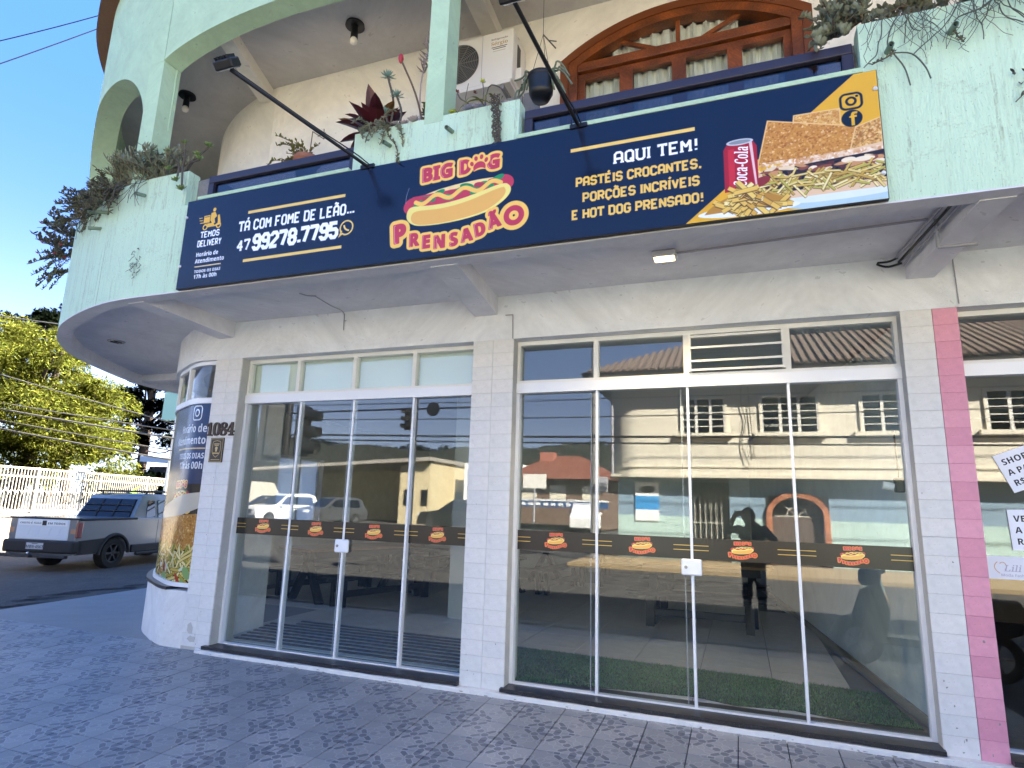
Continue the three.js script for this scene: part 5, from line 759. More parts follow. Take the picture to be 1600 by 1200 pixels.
{ // hanging black pot
  const t = thing('hanging_pot', 'black hanging pot with thin leaves left of the arched window', 'potted plant', [-1.4, 4.74, 0.6]); reseed(72);
  part('pot', (() => { const g = new THREE.LatheGeometry([[0, 0], [0.07, 0], [0.095, 0.05], [0.1, 0.06], [0.1, 0.075], [0.108, 0.19], [0.118, 0.19], [0.118, 0.215], [0.1, 0.215], [0.095, 0.18], [0, 0.18]].map((q) => new THREE.Vector2(...q)), 32); return g; })(), std(0x17181a, 0.35), t);
  part('hanger', [[-0.1, 0], [0.09, 0.05], [0.02, -0.1]].map(([x, z]) => bar([x, 0.2, z], [0.01, 0.62, 0], 0.0025, 5)).concat([bar([0.01, 0.6, 0], [0.01, 1.32, 0], 0.003, 5), bar([0.01, 0.62, 0], [0.12, 0.46, 0], 0.006, 5), bar([0.06, 0.55, 0], [0.14, 0.48, 0.05], 0.005, 5)]), pm.dry, t);
  const st = []; for (let k = 0; k < 16; k++) { const s = k % 2 ? 1 : -1, a = []; let x = s * 0.05, y = 0.19, dx = s * rr(0.2, 0.9), dy = rr(0.4, 1.2); for (let i = 0; i < 8; i++) { a.push([x, y, rr(-0.02, 0.05)]); x += dx * 0.035; y += dy * 0.04; dy -= rr(0.25, 0.45); } st.push(tube(a, 0.008, 5)); } part('leaves', st, std(0x6f7d68, 0.7), t);
}
sprawl('grey_stonecrop', 'grey-green stonecrop bush hanging over the end of the right planter', [[0.72, 4.5, 0.95], [0.68, 4.4, 1.05], [0.8, 4.5, 1.0]], { n: 12, spread: 0.09, side: 0.6, up: [-0.6, 0.8], lean: [-0.2, 0, 0.3], len: 5, step: 0.045, sag: 0.1, leaf: UL, L: 0.045, every: 7, m: pm.grey });
sprawl('planter_succulent', 'green succulents along the top of the right planter', [[0.95, 4.38, 1.1], [1.1, 4.4, 1.08], [1.25, 4.4, 1.1], [1.45, 4.42, 1.1]], { n: 8, spread: 0.08, side: 0.6, up: [0.1, 1.1], len: 4, step: 0.045, sag: 0.08, leaf: UL, L: 0.042, every: 7, m: pm.greyDark });
{ // dry stems hanging over the right parapet
  const t = thing('dry_hanging_stems', 'tangle of thin dry stems hanging over the right parapet', 'plant', [1.1, 4.36, 1.19]); reseed(77); const l = [], lf = [];
  for (let k = 0; k < 74; k++) { const a = []; let x = rr(-0.3, 0.5), y = rr(-0.02, 0.02), z = 0.012, d = rr(-0.9, 0.9), n = 4 + Math.floor(rr(0, 7)); for (let i = 0; i < n; i++) { a.push([x, y, z]); x += d * 0.035; y -= rr(0.02, 0.05); z = 0.008 + rr(0, 0.02); d += rr(-0.45, 0.45); } l.push(tube(a, k % 6 ? 0.0016 : 0.0032, 4)); }
  const arms = [[[-0.1, 0, 0.01], [-0.16, -0.1, 0.02], [-0.19, -0.22, 0.02], [-0.17, -0.28, 0.03], [-0.28, -0.33, 0.03]], [[-0.17, -0.28, 0.03], [-0.08, -0.3, 0.02], [-0.02, -0.4, 0.02], [0.0, -0.48, 0.02]], [[0.35, 0, 0.02], [0.3, -0.09, 0.02], [0.15, -0.14, 0.02], [0.14, -0.24, 0.03], [0.17, -0.3, 0.03]], [[0.28, -0.1, 0.03], [0.36, -0.06, 0.05], [0.46, -0.02, 0.06]], [[-0.17, -0.28, 0.03], [-0.12, -0.38, 0.02], [-0.1, -0.5, 0.02]]];
  for (const a of arms) { l.push(tube(a, 0.0042, 5)); const c = new THREE.CatmullRomCurve3(a.map((q) => V(...q))).getPoints(20); if (a !== arms[1] && a !== arms[4]) lf.push(...leafyStem(c.slice(13), UF, 0.024, 5)); }
  part('stems', l, std(0x5a5f52, 0.9), t); part('leaves', lf, std(0x6c6656, 0.8, { side: THREE.DoubleSide }), t);
}
{ const t = thing('wall_creeper', 'remains of a small creeper stuck to the corner parapet', 'plant', [-4.97, 3.52, 1.178]); reseed(79); const l = []; for (let k = 0; k < 16; k++) { const a = []; let x = rr(-0.08, 0.04), y = rr(-0.16, 0.12); for (let i = 0; i < 5; i++) { a.push([x, y, 0.008 + rr(0, 0.012)]); x += rr(-0.035, 0.03); y -= rr(-0.012, 0.03); } l.push(tube(a, 0.0022, 4)); } part('stems', l, pm.dry, t); }
{ const t = thing('wall_creeper', 'dark creeper leaves stuck at the right edge of the right parapet', 'plant', [1.53, 3.75, 1.185]); reseed(80); const l = []; for (let k = 0; k < 14; k++) l.push(aim(UL.clone().scale(0.03, 0.03, 0.03), [rr(-0.07, 0.1), rr(-0.1, 0.1), 0.01], rr(0, 6), rr(0, 1))); part('leaves', l, pm.darkTw, t); part('stem', tube([[-0.06, -0.09, 0.006], [0.02, 0, 0.01], [0.0, 0.1, 0.006]], 0.003), pm.dry, t); }

// ---------- trees and the left side ----------
function leafCloud(clumps, n, L, w, base, vary, seedN, droop = 0.3) {
  reseed(seedN); const pos = [], col = [], nor = []; let tot = 0; for (const c of clumps) tot += c[3] * c[3];
  for (const c of clumps) { const k = Math.round(n * c[3] * c[3] / tot); for (let i = 0; i < k; i++) {
    const d = V(rr(-1, 1), rr(-1, 1), rr(-1, 1)); const len = d.length() || 1; d.multiplyScalar(1 / len); const R = c[3] * (0.45 + 0.6 * Math.pow(rnd(), 0.6)) * (0.8 + 0.35 * noise3.noise(d.x * 2.2 + c[0], d.y * 2.2, d.z * 2.2 + c[2]));
    const p = V(c[0] + d.x * R, c[1] + d.y * R * (c[4] ?? 0.8), c[2] + d.z * R), a = V(rr(-1, 1) + d.x * 0.8, rr(-1, 0.6) - droop + d.y * 0.6, rr(-1, 1) + d.z * 0.8).normalize(), s = a.clone().cross(V(rr(-1, 1), rr(-1, 1), rr(-1, 1))).normalize(), l = L * rr(0.6, 1.3), W = w * rr(0.7, 1.2);
    const q0 = p.clone().addScaledVector(a, -l / 2), q1 = p.clone().addScaledVector(s, W), q2 = p.clone().addScaledVector(a, l / 2), q3 = p.clone().addScaledVector(s, -W); const nn = a.clone().cross(s);
    for (const q of [q0, q1, q2, q0, q2, q3]) pos.push(q.x, q.y, q.z); const t = rr(1 - vary, 1 + vary), y = rr(-0.12, 0.12); for (let k2 = 0; k2 < 6; k2++) { col.push(base[0] * t * (1 + y), base[1] * t, base[2] * t); nor.push(nn.x, nn.y, nn.z); }
  } }
  const g = new THREE.BufferGeometry(); g.setAttribute('position', new THREE.Float32BufferAttribute(pos, 3)); g.setAttribute('color', new THREE.Float32BufferAttribute(col, 3)); g.setAttribute('normal', new THREE.Float32BufferAttribute(nor, 3)); g.setAttribute('uv', new THREE.Float32BufferAttribute(new Float32Array(pos.length / 3 * 2), 2)); return g;
}
const leafM = phys(0xffffff, 0.7, { vertexColors: true, side: THREE.DoubleSide, transmission: 0.35, thickness: 0 });
const needleM = std(0xffffff, 0.8, { vertexColors: true, side: THREE.DoubleSide });
const bark = std(0x4c4036, 0.95, { bumpMap: tex(roughBump, 2, 2), bumpScale: 0.03 });
function tree(name, label, x, z, y0, o) {
  const t = thing(name, label, 'tree', [x, y0, z]); reseed(o.seed); const limbs = [], clumps = [];
  limbs.push(bar([0, 0, 0], [o.lean ?? 0, o.h * 0.45, 0], o.r, 9, o.r * 0.7), bar([o.lean ?? 0, o.h * 0.45, 0], [(o.lean ?? 0) * 1.4, o.h * 0.85, 0], o.r * 0.7, 8, o.r * 0.25));
  for (let i = 0; i < o.n; i++) { const a = rr(0, 6.283), hh = o.h * rr(o.low, 1), f = 1 - Math.pow((hh / o.h - o.low) / (1 - o.low), 2) * (o.taper ?? 0.65), R = o.w * Math.sqrt(rnd()) * f, c = [Math.cos(a) * R, hh, Math.sin(a) * R, rr(o.cr[0], o.cr[1]), o.flat ?? 0.7]; clumps.push(c); if (i % 3 === 0) limbs.push(tube([[o.lean ?? 0, hh * 0.5 + o.h * 0.12, 0], [c[0] * 0.5, hh * 0.82, c[2] * 0.5], [c[0], hh, c[2]]], o.r * 0.22, 5, 6)); }
  part('trunk', limbs, bark, t); part('crown', leafCloud(clumps, o.leaves, o.L, o.lw, o.col, o.vary ?? 0.35, o.seed + 1, o.droop ?? 0.3), o.m ?? leafM, t); return t;
}
tree('feathery_tree', 'sunlit yellow-green feathery tree behind the white fence', -27.5, -11.5, 0.8, { seed: 201, h: 7.5, r: 0.3, n: 46, low: 0.12, w: 4.4, cr: [0.7, 1.5], leaves: 34000, L: 0.26, lw: 0.025, col: [0.44, 0.49, 0.1], droop: 0.2, lean: 1 });
tree('feathery_tree', 'smaller yellow-green feathery tree in front, right half of the pair behind the fence', -25.2, -12.0, 1.0, { seed: 211, h: 5.0, r: 0.18, n: 30, low: 0.1, w: 2.2, cr: [0.5, 1.0], leaves: 16000, L: 0.22, lw: 0.022, col: [0.44, 0.49, 0.1], droop: 0.2, lean: -0.4 });
tree('feathery_tree', 'yellow-green feathery tree leftmost at the edge of the photo', -30.5, -8.0, 0.6, { seed: 221, h: 6.8, r: 0.25, n: 40, low: 0.12, w: 4.2, cr: [0.7, 1.3], leaves: 20000, L: 0.26, lw: 0.025, col: [0.42, 0.47, 0.1], droop: 0.2 });
{
  const P = [[-45, -24, 13.4, 3.8, 'dark pine tallest at the left behind the feathery trees'], [-41.5, -20, 12.6, 3.4, 'dark pine next to the balcony edge, second from the left'], [-37.5, -25, 12.5, 2.6, 'dark pine behind the balcony, in the middle of the row'], [-34, -22, 11, 2.3, 'dark pine left of the gap with bright sky'], [-31.5, -25, 10.5, 2.0, 'dark pine between the sky gaps'], [-29.5, -24, 10, 1.9, 'dark pine just left of the mint sign panel'], [-27, -26, 9.5, 2.0, 'dark pine right of the mint sign panel'], [-50, -22, 12.4, 3.4, 'dark pine at the left edge of the photo']];
  P.forEach(([x, z, h, w, lb], i) => { const t = tree('pine_tree', lb, x, z, 0.6, { seed: 301 + i * 7, h, r: 0.24, n: 34, low: 0.28, w, cr: [0.5, 1.15], leaves: 13000, L: 0.3, lw: 0.045, col: [0.022, 0.035, 0.018], m: needleM, flat: 0.55, droop: 0, taper: 0.4 }); t.userData.group = 'dark pines behind the fence'; });
}
{
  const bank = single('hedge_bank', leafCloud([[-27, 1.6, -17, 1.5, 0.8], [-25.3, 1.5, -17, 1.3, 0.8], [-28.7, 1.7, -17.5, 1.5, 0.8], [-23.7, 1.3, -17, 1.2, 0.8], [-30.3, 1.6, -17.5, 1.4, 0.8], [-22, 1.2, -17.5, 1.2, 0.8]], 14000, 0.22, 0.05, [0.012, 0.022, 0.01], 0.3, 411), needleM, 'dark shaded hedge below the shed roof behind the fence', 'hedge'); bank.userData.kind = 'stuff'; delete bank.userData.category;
  const s = thing('shed', 'low shed with a pale blue roof seen over the hedge', 'shed', [-26.5, 0, -19]); part('wall', bx(-3, 4, 0, 2.9, -2, 0), std(0x3a3a3a, 0.9), s); part('roof', hexa([[-3.4, 3.15, 0.3], [4.4, 2.75, 0.3], [4.4, 3.1, -2.6], [-3.4, 3.5, -2.6], [-3.4, 3.45, 0.3], [4.4, 3.05, 0.3], [4.4, 3.3, -2.6], [-3.4, 3.7, -2.6]]), std(0xb9cadb, 0.4), s);
  const p = thing('sign_post', 'mint sign panel on a white post beyond the pickup', 'sign', [-17.4, 0.3, -10]); part('post', bar([-0.12, 0, 0], [0.02, 3.7, 0], 0.07, 12), std(0xdedede, 0.5), p); part('panel', rbx(-0.65, 0.5, 3.6, 4.55, -0.05, 0.05, 0.01), std(0x9fc9b5, 0.7), p);
}
// retaining wall and white steel fence along the side street
{
  const A = V(-14.6, 0, 1.6), B = V(-23.5, 0, -17.6), L = A.distanceTo(B), dir = B.clone().sub(A).normalize(), ang = Math.atan2(-dir.z, dir.x);
  const w = thing('retaining_wall', 'rough pale retaining wall under the white fence', 'wall', [A.x, 0, A.z], ang); part('wall', boxUV(bx(0, L, -0.5, 0.78, -0.15, 0.15)), std(0x8f836c, 0.9, { map: tex(wallDirt, 0.3, 0.3), bumpMap: tex(roughBump, 0.8, 0.8), bumpScale: 0.04 }), w); part('coping', boxUV(bx(0, L, 0.78, 0.84, -0.19, 0.19)), mat.concrete, w);
  const f = thing('steel_fence', 'white painted steel fence with arched bars along the side street', 'fence', [A.x, 0.84, A.z], ang), wm = std(0x928b7a, 0.5); part('rail', bx(0, L, 1.2, 1.25, -0.025, 0.025), wm, f); part('rail', bx(0, L, 0.98, 1.02, -0.02, 0.02), wm, f); part('rail', bx(0, L, 0.06, 0.1, -0.02, 0.02), wm, f);
  const pk = bx(-0.014, 0.014, 0.1, 1.2, -0.012, 0.012), hoop = (() => { const g = new THREE.TorusGeometry(0.125, 0.014, 5, 10, Math.PI); g.translate(0, 0.5, 0.02); return g.toNonIndexed(); })(), rest = [], hoops = []; const n = Math.floor(L / 0.125);
  for (let i = 0; i < n; i++) { const x = 0.06 + i * 0.125; if (i < 175) { const o = part('bar', pk, wm, f); o.position.x = x; } else { const c = pk.clone(); c.translate(x, 0, 0); rest.push(c); } if (i % 2) { const c = hoop.clone(); c.translate(x, 0, 0); hoops.push(c); } }
  if (rest.length) part('bars', rest, wm, f).userData.kind = 'stuff'; part('arches', hoops, wm, f).userData.kind = 'stuff';
  for (let k = 0; k <= 7; k++) part('post', bx(k * L / 7 - 0.035, k * L / 7 + 0.035, 0, 1.27, -0.035, 0.035), wm, f);
  reseed(91); const pl = thing('palm_plant', 'leafy palm-like plant in front of the fence behind the pickup', 'plant', [-17.2, 0.5, -8.6]); const l = []; for (let i = 0; i < 26; i++) l.push(aim(leafGeo(rr(0.9, 1.5), rr(0.06, 0.13), -0.5, 0.3, 6), [rr(-0.5, 0.5), 0.3, rr(-0.3, 0.3)], i * 2.4, rr(0.5, 1.3))); part('leaves', l, phys(0x7f9a35, 0.5, { side: THREE.DoubleSide, transmission: 0.3, thickness: 0 }), pl); part('stem', bar([0, -0.5, 0], [0, 0.4, 0], 0.08), bark, pl);
  const fl = thing('flower_bush', 'pink flowering bush by the fence near the mint sign', 'plant', [-19.8, 1.2, -12.2]); part('flowers', leafCloud([[0, 0.75, 0, 0.2, 1]], 300, 0.12, 0.05, [0.5, 0.1, 0.16], 0.3, 93), leafM, fl); part('leaves', leafCloud([[0, 0.2, 0, 0.55, 0.8]], 900, 0.2, 0.05, [0.03, 0.06, 0.02], 0.3, 94), leafM, fl);
}
// overhead wires on the left and across the main street
const wirePale = std(0x69645a, 0.6);
const wires = (list, r, label, group) => { list.forEach((p, i) => { const c = [], a = V(...p[0]), b = V(...p[1]), s = p[2] ?? 0.4; for (let k = 0; k <= 12; k++) { const t = k / 12, q = a.clone().lerp(b, t); q.y -= 4 * s * t * (1 - t); c.push(q); } const t = thing('overhead_wire', label[i], 'wire', [0, 0, 0], 0, group); part('cable', tube(c, r * (p[3] ?? 1), 5, 14), group === 'wires at the left' ? wirePale : mat.wire, t); }); };
wires([[[-30, 6.8, -8.6], [-8, 1.9, -10.6], 0.2], [[-30, 5.3, -8.6], [-8, 2.5, -10.6], 0.15], [[-30, 5.1, -8.6], [-8, 2.2, -10.6], 0.15, 1.6], [[-30, 4.7, -8.8], [-8, 1.8, -10.6], 0.15], [[-30, 8.6, -8.5], [-8, 5.2, -9], 0.2], [[-30, 4.4, -8.8], [-8, 1.5, -10.6], 0.15, 1.4]], 0.02, ['thin wire crossing high over the feathery trees', 'upper thin wire of the bundle by the mint sign', 'thick cable of the bundle by the mint sign', 'thin wire below the thick cable by the mint sign', 'topmost wire running in front of the dark pines', 'lowest cable of the bundle by the mint sign'], 'wires at the left');
wires([[[-16.0, 10.3, -1.2], [-12.2, 14.2, -4.6], 0.15], [[-16.0, 9.55, -1.3], [-12.0, 14.9, -5.2], 0.1]], 0.012, ['upper wire against the sky at the top left', 'lower wire against the sky at the top left'], 'wires in the sky at the top left');
// ---------- pickup on the side street ----------
const side = (pts, x0, x1, bev = 0) => { const g = extr(pts, x1 - x0 - 2 * bev, bev); g.rotateY(Math.PI / 2); g.translate(x0 + bev, 0, 0); return g.toNonIndexed(); };
function wheel(parent, x, z, R, W, rimM, spokes = 6) {
  const t = part('wheel', (() => { const g = new THREE.LatheGeometry([[R * 0.62, -W / 2], [R * 0.93, -W / 2], [R, -W * 0.32], [R, W * 0.32], [R * 0.93, W / 2], [R * 0.62, W / 2]].map((q) => new THREE.Vector2(...q)), 30); g.rotateZ(Math.PI / 2); g.translate(x, R, z); return toCreasedNormals(g.toNonIndexed(), 0.6); })(), std(0x19191a, 0.85), parent);
  const s = Math.sign(x), xo = x + s * W * 0.36, l = []; for (let k = 0; k < spokes; k++) { const a = k / spokes * 6.283; l.push(beam([xo, R, z], [xo, R + Math.sin(a) * R * 0.6, z + Math.cos(a) * R * 0.6], 0.035, 0.035)); }
  const h = new THREE.TorusGeometry(R * 0.6, 0.02, 6, 26); h.rotateY(Math.PI / 2); h.translate(xo, R, z); l.push(h); const d = new THREE.CylinderGeometry(R * 0.6, R * 0.6, 0.02, 26); d.rotateZ(Math.PI / 2); d.translate(x + s * W * 0.1, R, z); part('rim', l, rimM, t); part('wheel_disc', d, std(0x0d0d0e, 0.8), t);
}
{
  const p = thing('pickup_truck', 'silver grey pickup truck with a white tailgate parked on the side street', 'pickup', [-12.9, -0.075, -3.5], 0.19);
  const silver = phys(0x73787c, 0.3, { metalness: 0.25, clearcoat: 0.7, clearcoatRoughness: 0.1 }), white = phys(0xd5d9dc, 0.4, { clearcoat: 0.5 }), blk = std(0x1b1c1f, 0.65), win = phys(0x0c0f12, 0.05, { clearcoat: 1 });
  // lower body with wheel arches, rear at u = 0
  const prof = (y0, top) => { const P = [[0.02, y0], [0.02, 0.98]]; P.push(...top); const arch = (u) => { const a = []; for (let k = 0; k <= 10; k++) { const t = k / 10 * Math.PI; a.push([u + Math.cos(t) * 0.37, Math.max(y0, 0.3 + Math.sin(t) * 0.38)]); } return a; }; P.push([4.32, y0], ...arch(3.66), ...arch(0.95)); return P; };
  part('body', side(prof(0.36, [[1.5, 1.0], [3.0, 0.98], [4.1, 0.86], [4.3, 0.72]]), -0.78, 0.78, 0.035), silver, p);
  { const arch = (u) => { const a = []; for (let k = 0; k <= 10; k++) { const t = k / 10 * Math.PI; a.push([u + Math.cos(t) * 0.41, 0.3 + Math.sin(t) * 0.41]); } return a; }; for (const s of [-1, 1]) part('cladding', side([[0.06, 0.34], [0.06, 0.6], [0.52, 0.62], ...arch(0.95).reverse().slice(3, 4), [0.56, 0.34]], s > 0 ? 0.782 : -0.8, s > 0 ? 0.8 : -0.782), blk, p); }
  part('bed_floor', bx(-0.7, 0.7, 0.6, 0.62, -1.5, -0.06), blk, p);
  part('cab', (() => { const g = side([[1.42, 0.97], [1.62, 1.3], [1.72, 1.47], [1.95, 1.52], [2.7, 1.5], [3.35, 0.97]], -0.74, 0.74, 0.03), q = g.attributes.position; for (let i = 0; i < q.count; i++) { const y = q.getY(i); if (y > 0.98) q.setX(i, q.getX(i) * (1 - (y - 0.98) * 0.24)); } g.computeVertexNormals(); return toCreasedNormals(g, 0.6); })(), silver, p);
  const rw = part('rear_window', hexa([[-0.64, 1.03, -1.39], [0.64, 1.03, -1.39], [0.64, 1.03, -1.45], [-0.64, 1.03, -1.45], [-0.58, 1.42, -1.61], [0.58, 1.42, -1.61], [0.58, 1.42, -1.7], [-0.58, 1.42, -1.7]].map((_, i, a) => a[[3, 2, 1, 0, 7, 6, 5, 4][i]])), phys(0x1a1416, 0.08), p);
  part('window_guard', [...[1.16, 1.29].map((y) => bar([-0.63, y, -1.37 - (y - 1.03) * 0.56], [0.63, y, -1.37 - (y - 1.03) * 0.56], 0.009, 6)), ...[-0.2, 0.22].map((x) => bar([x, 1.03, -1.37], [x, 1.42, -1.59], 0.008, 6))], blk, p);
  for (const s of [-1, 1]) {
    part('quarter_window', hexa([[s * 0.745, 1.0, -1.78], [s * 0.752, 1.0, -1.78], [s * 0.752, 1.0, -2.06], [s * 0.745, 1.0, -2.06], [s * 0.672, 1.4, -1.86], [s * 0.679, 1.4, -1.86], [s * 0.679, 1.4, -2.06], [s * 0.672, 1.4, -2.06]]), win, p);
    part('door_window', hexa([[s * 0.745, 1.0, -2.16], [s * 0.752, 1.0, -2.16], [s * 0.752, 1.0, -3.12], [s * 0.745, 1.0, -3.12], [s * 0.672, 1.41, -2.16], [s * 0.679, 1.41, -2.16], [s * 0.679, 1.41, -2.68], [s * 0.672, 1.41, -2.68]]), phys(0x33423c, 0.05, { clearcoat: 1 }), p);
    part('taillight', rbx(s * 0.7 - 0.085, s * 0.7 + 0.085, 0.64, 0.97, -0.13, 0.012, 0.03, 3), phys(0x7c1f1a, 0.25, { clearcoat: 1 }), p); part('reverse_lamp', rbx(s * 0.7 - 0.06, s * 0.7 + 0.05, 0.73, 0.83, -0.02, 0.018, 0.01), phys(0xb98a6a, 0.25, { clearcoat: 1 }), p);
    for (const u of [0.95, 3.66]) part('flare', (() => { const g = new THREE.TorusGeometry(0.39, 0.035, 6, 20, Math.PI); g.rotateY(Math.PI / 2); g.translate(s * 0.79, 0.3, -u); return g.toNonIndexed(); })(), blk, p);
    part('side_sill', rbx(Math.min(s * 0.74, s * 0.82), Math.max(s * 0.74, s * 0.82), 0.3, 0.46, -3.2, -1.4, 0.02), blk, p); part('step_bar', bar([s * 0.84, 0.27, -1.5], [s * 0.84, 0.27, -3.1], 0.035, 10), blk, p);
    const m = part('wing_mirror', rbx(Math.min(s * 0.78, s * 0.98), Math.max(s * 0.78, s * 0.98), 0.98, 1.12, -3.05, -2.95, 0.03, 3), blk, p);
    part('door_handle', rbx(Math.min(s * 0.785, s * 0.81), Math.max(s * 0.785, s * 0.81), 0.84, 0.89, -2.42, -2.26, 0.01), blk, p); part('door_gap', bx(Math.min(s * 0.78, s * 0.7815), Math.max(s * 0.78, s * 0.7815), 0.4, 0.98, -2.14, -2.13), blk, p); part('headlight', rbx(Math.min(s * 0.5, s * 0.76), Math.max(s * 0.5, s * 0.76), 0.62, 0.76, -4.36, -4.25, 0.03), phys(0xdadde0, 0.1, { clearcoat: 1 }), p);
    part('roof_rail', [bar([s * 0.56, 1.58, -1.75], [s * 0.56, 1.6, -2.5], 0.02, 8), bar([s * 0.56, 1.6, -2.5], [s * 0.57, 1.48, -2.95], 0.018, 8), bar([s * 0.56, 1.5, -1.9], [s * 0.56, 1.6, -1.9], 0.018, 6)], blk, p);
    wheel(p, s * 0.69, -0.95, 0.315, 0.2, std(0x232427, 0.5)); wheel(p, s * 0.69, -3.66, 0.315, 0.2, std(0x232427, 0.5));
    part('bed_rail', rbx(Math.min(s * 0.7, s * 0.79), Math.max(s * 0.7, s * 0.79), 0.985, 1.03, -1.5, -0.03, 0.012), blk, p);
  }
  part('roof_rack', [rbx(-0.6, 0.6, 1.57, 1.61, -1.86, -1.8, 0.01), rbx(-0.6, 0.6, 1.58, 1.62, -2.5, -2.44, 0.01)], blk, p);
  const tg = part('tailgate', [rbx(-0.6, 0.6, 0.6, 1.0, -0.03, 0.028, 0.02, 3)], white, p, 'white tailgate with stickers along its top');
  part('tailgate_press', [-0.36, -0.12, 0.12, 0.34].map((x) => hexa([[x - 0.08, 0.68, 0.029], [x + 0.05, 0.68, 0.029], [x + 0.05, 0.68, 0.026], [x - 0.08, 0.68, 0.026], [x - 0.03, 0.84, 0.029], [x + 0.1, 0.84, 0.029], [x + 0.1, 0.84, 0.026], [x - 0.03, 0.84, 0.026]].map((q) => [q[0], q[1], q[2] + 0.003]))), white, tg);
  const tp = new THREE.PlaneGeometry(1.12, 0.1); tp.translate(0, 0.925, 0.031); part('sticker', tp, std(0xffffff, 0.5, { map: tailTex }), tg);
  part('bed_cover_bar', rbx(-0.8, 0.8, 1.0, 1.035, -0.06, 0.03, 0.012), blk, p); part('load', [rbx(-0.3, 0.45, 0.62, 1.02, -1.3, -0.9, 0.05)], std(0x6a5d34, 0.9), p);
  const bp2 = part('bumper', [rbx(-0.8, 0.8, 0.36, 0.6, -0.16, 0.09, 0.04, 3)], blk, p); const np = new THREE.PlaneGeometry(0.4, 0.13); np.translate(-0.04, 0.49, 0.0935); part('number_plate', np, std(0xffffff, 0.5, { map: plateTex }), bp2);
  const tb = part('tow_bar', [rbx(-0.85, 0.7, 0.27, 0.33, 0.04, 0.12, 0.015), bar([-0.05, 0.3, 0.1], [-0.05, 0.3, 0.2], 0.025, 8)], std(0x3a3634, 0.7), p); part('tow_ball', (() => { const g = new THREE.SphereGeometry(0.03, 12, 10); g.translate(-0.05, 0.36, 0.2); return g; })(), std(0xb8bcc0, 0.2, { metalness: 1 }), tb);
  part('front_bumper', rbx(-0.8, 0.8, 0.34, 0.62, -4.42, -4.2, 0.05, 3), blk, p);
}
// ---------- across the main street: what the panes mirror ----------
function parked(name, label, pos, turn, color, o = {}) {
  const p = thing(name, label, 'car', pos, turn, o.group), c = phys(color, 0.3, { metalness: 0.2, clearcoat: 0.8 }), k = o.k ?? 1, win = phys(0x0d1013, 0.06, { clearcoat: 1 }), blk = std(0x17181a, 0.6);
  const L = 4.3, arch = (u) => { const a = []; for (let i = 0; i <= 8; i++) { const t = i / 8 * Math.PI; a.push([u + Math.cos(t) * 0.38, 0.32 + Math.sin(t) * 0.4]); } return a; };
  part('body', side([[0.02, 0.35], [0.0, 0.8], [0.1, 0.98 * k], [3.1, 1.0 * k], [4.1, 0.88 * k], [4.28, 0.65], [4.25, 0.35], ...arch(3.45), ...arch(0.85)], -0.88, 0.88, 0.05), c, p);
  part('cabin', (() => { const g = side([[0.1, 0.95], [0.35, 1.5 * k], [0.8, 1.62 * k], [2.2, 1.6 * k], [3.15, 0.98]], -0.82, 0.82, 0.04), q = g.attributes.position; for (let i = 0; i < q.count; i++) { const y = q.getY(i); if (y > 1) q.setX(i, q.getX(i) * (1 - (y - 1) * 0.25)); } g.computeVertexNormals(); return g; })(), c, p);
  part('windscreen', hexa([[-0.72, 1.02, -3.12], [0.72, 1.02, -3.12], [0.72, 1.02, -3.06], [-0.72, 1.02, -3.06], [-0.64, 1.5 * k, -2.42], [0.64, 1.5 * k, -2.42], [0.64, 1.5 * k, -2.36], [-0.64, 1.5 * k, -2.36]].map((q) => [q[0], q[1] + 0.03, q[2] - 0.02])), win, p);
  for (const s of [-1, 1]) { part('side_window', hexa([[s * 0.828, 1.02, -0.5], [s * 0.836, 1.02, -0.5], [s * 0.836, 1.02, -2.85], [s * 0.828, 1.02, -2.85], [s * 0.73, 1.48 * k, -0.6], [s * 0.738, 1.48 * k, -0.6], [s * 0.738, 1.48 * k, -2.3], [s * 0.73, 1.48 * k, -2.3]]), win, p); wheel(p, s * 0.78, -0.85, 0.34, 0.22, std(0x9a9da0, 0.35, { metalness: 0.6 }), 5); wheel(p, s * 0.78, -3.45, 0.34, 0.22, std(0x9a9da0, 0.35, { metalness: 0.6 }), 5); part('headlight', rbx(Math.min(s * 0.45, s * 0.84), Math.max(s * 0.45, s * 0.84), 0.72, 0.88, -4.33, -4.1, 0.03), phys(0xe8ecef, 0.1, { clearcoat: 1 }), p); part('wing_mirror', rbx(Math.min(s * 0.88, s * 1.05), Math.max(s * 0.88, s * 1.05), 1.0, 1.14, -2.9, -2.75, 0.03), c, p); }
  part('grille', rbx(-0.42, 0.42, 0.6, 0.84, -4.36, -4.2, 0.03), blk, p); part('lower_bumper', rbx(-0.86, 0.86, 0.28, 0.5, -4.35, -4.1, 0.04), blk, p); return p;
}
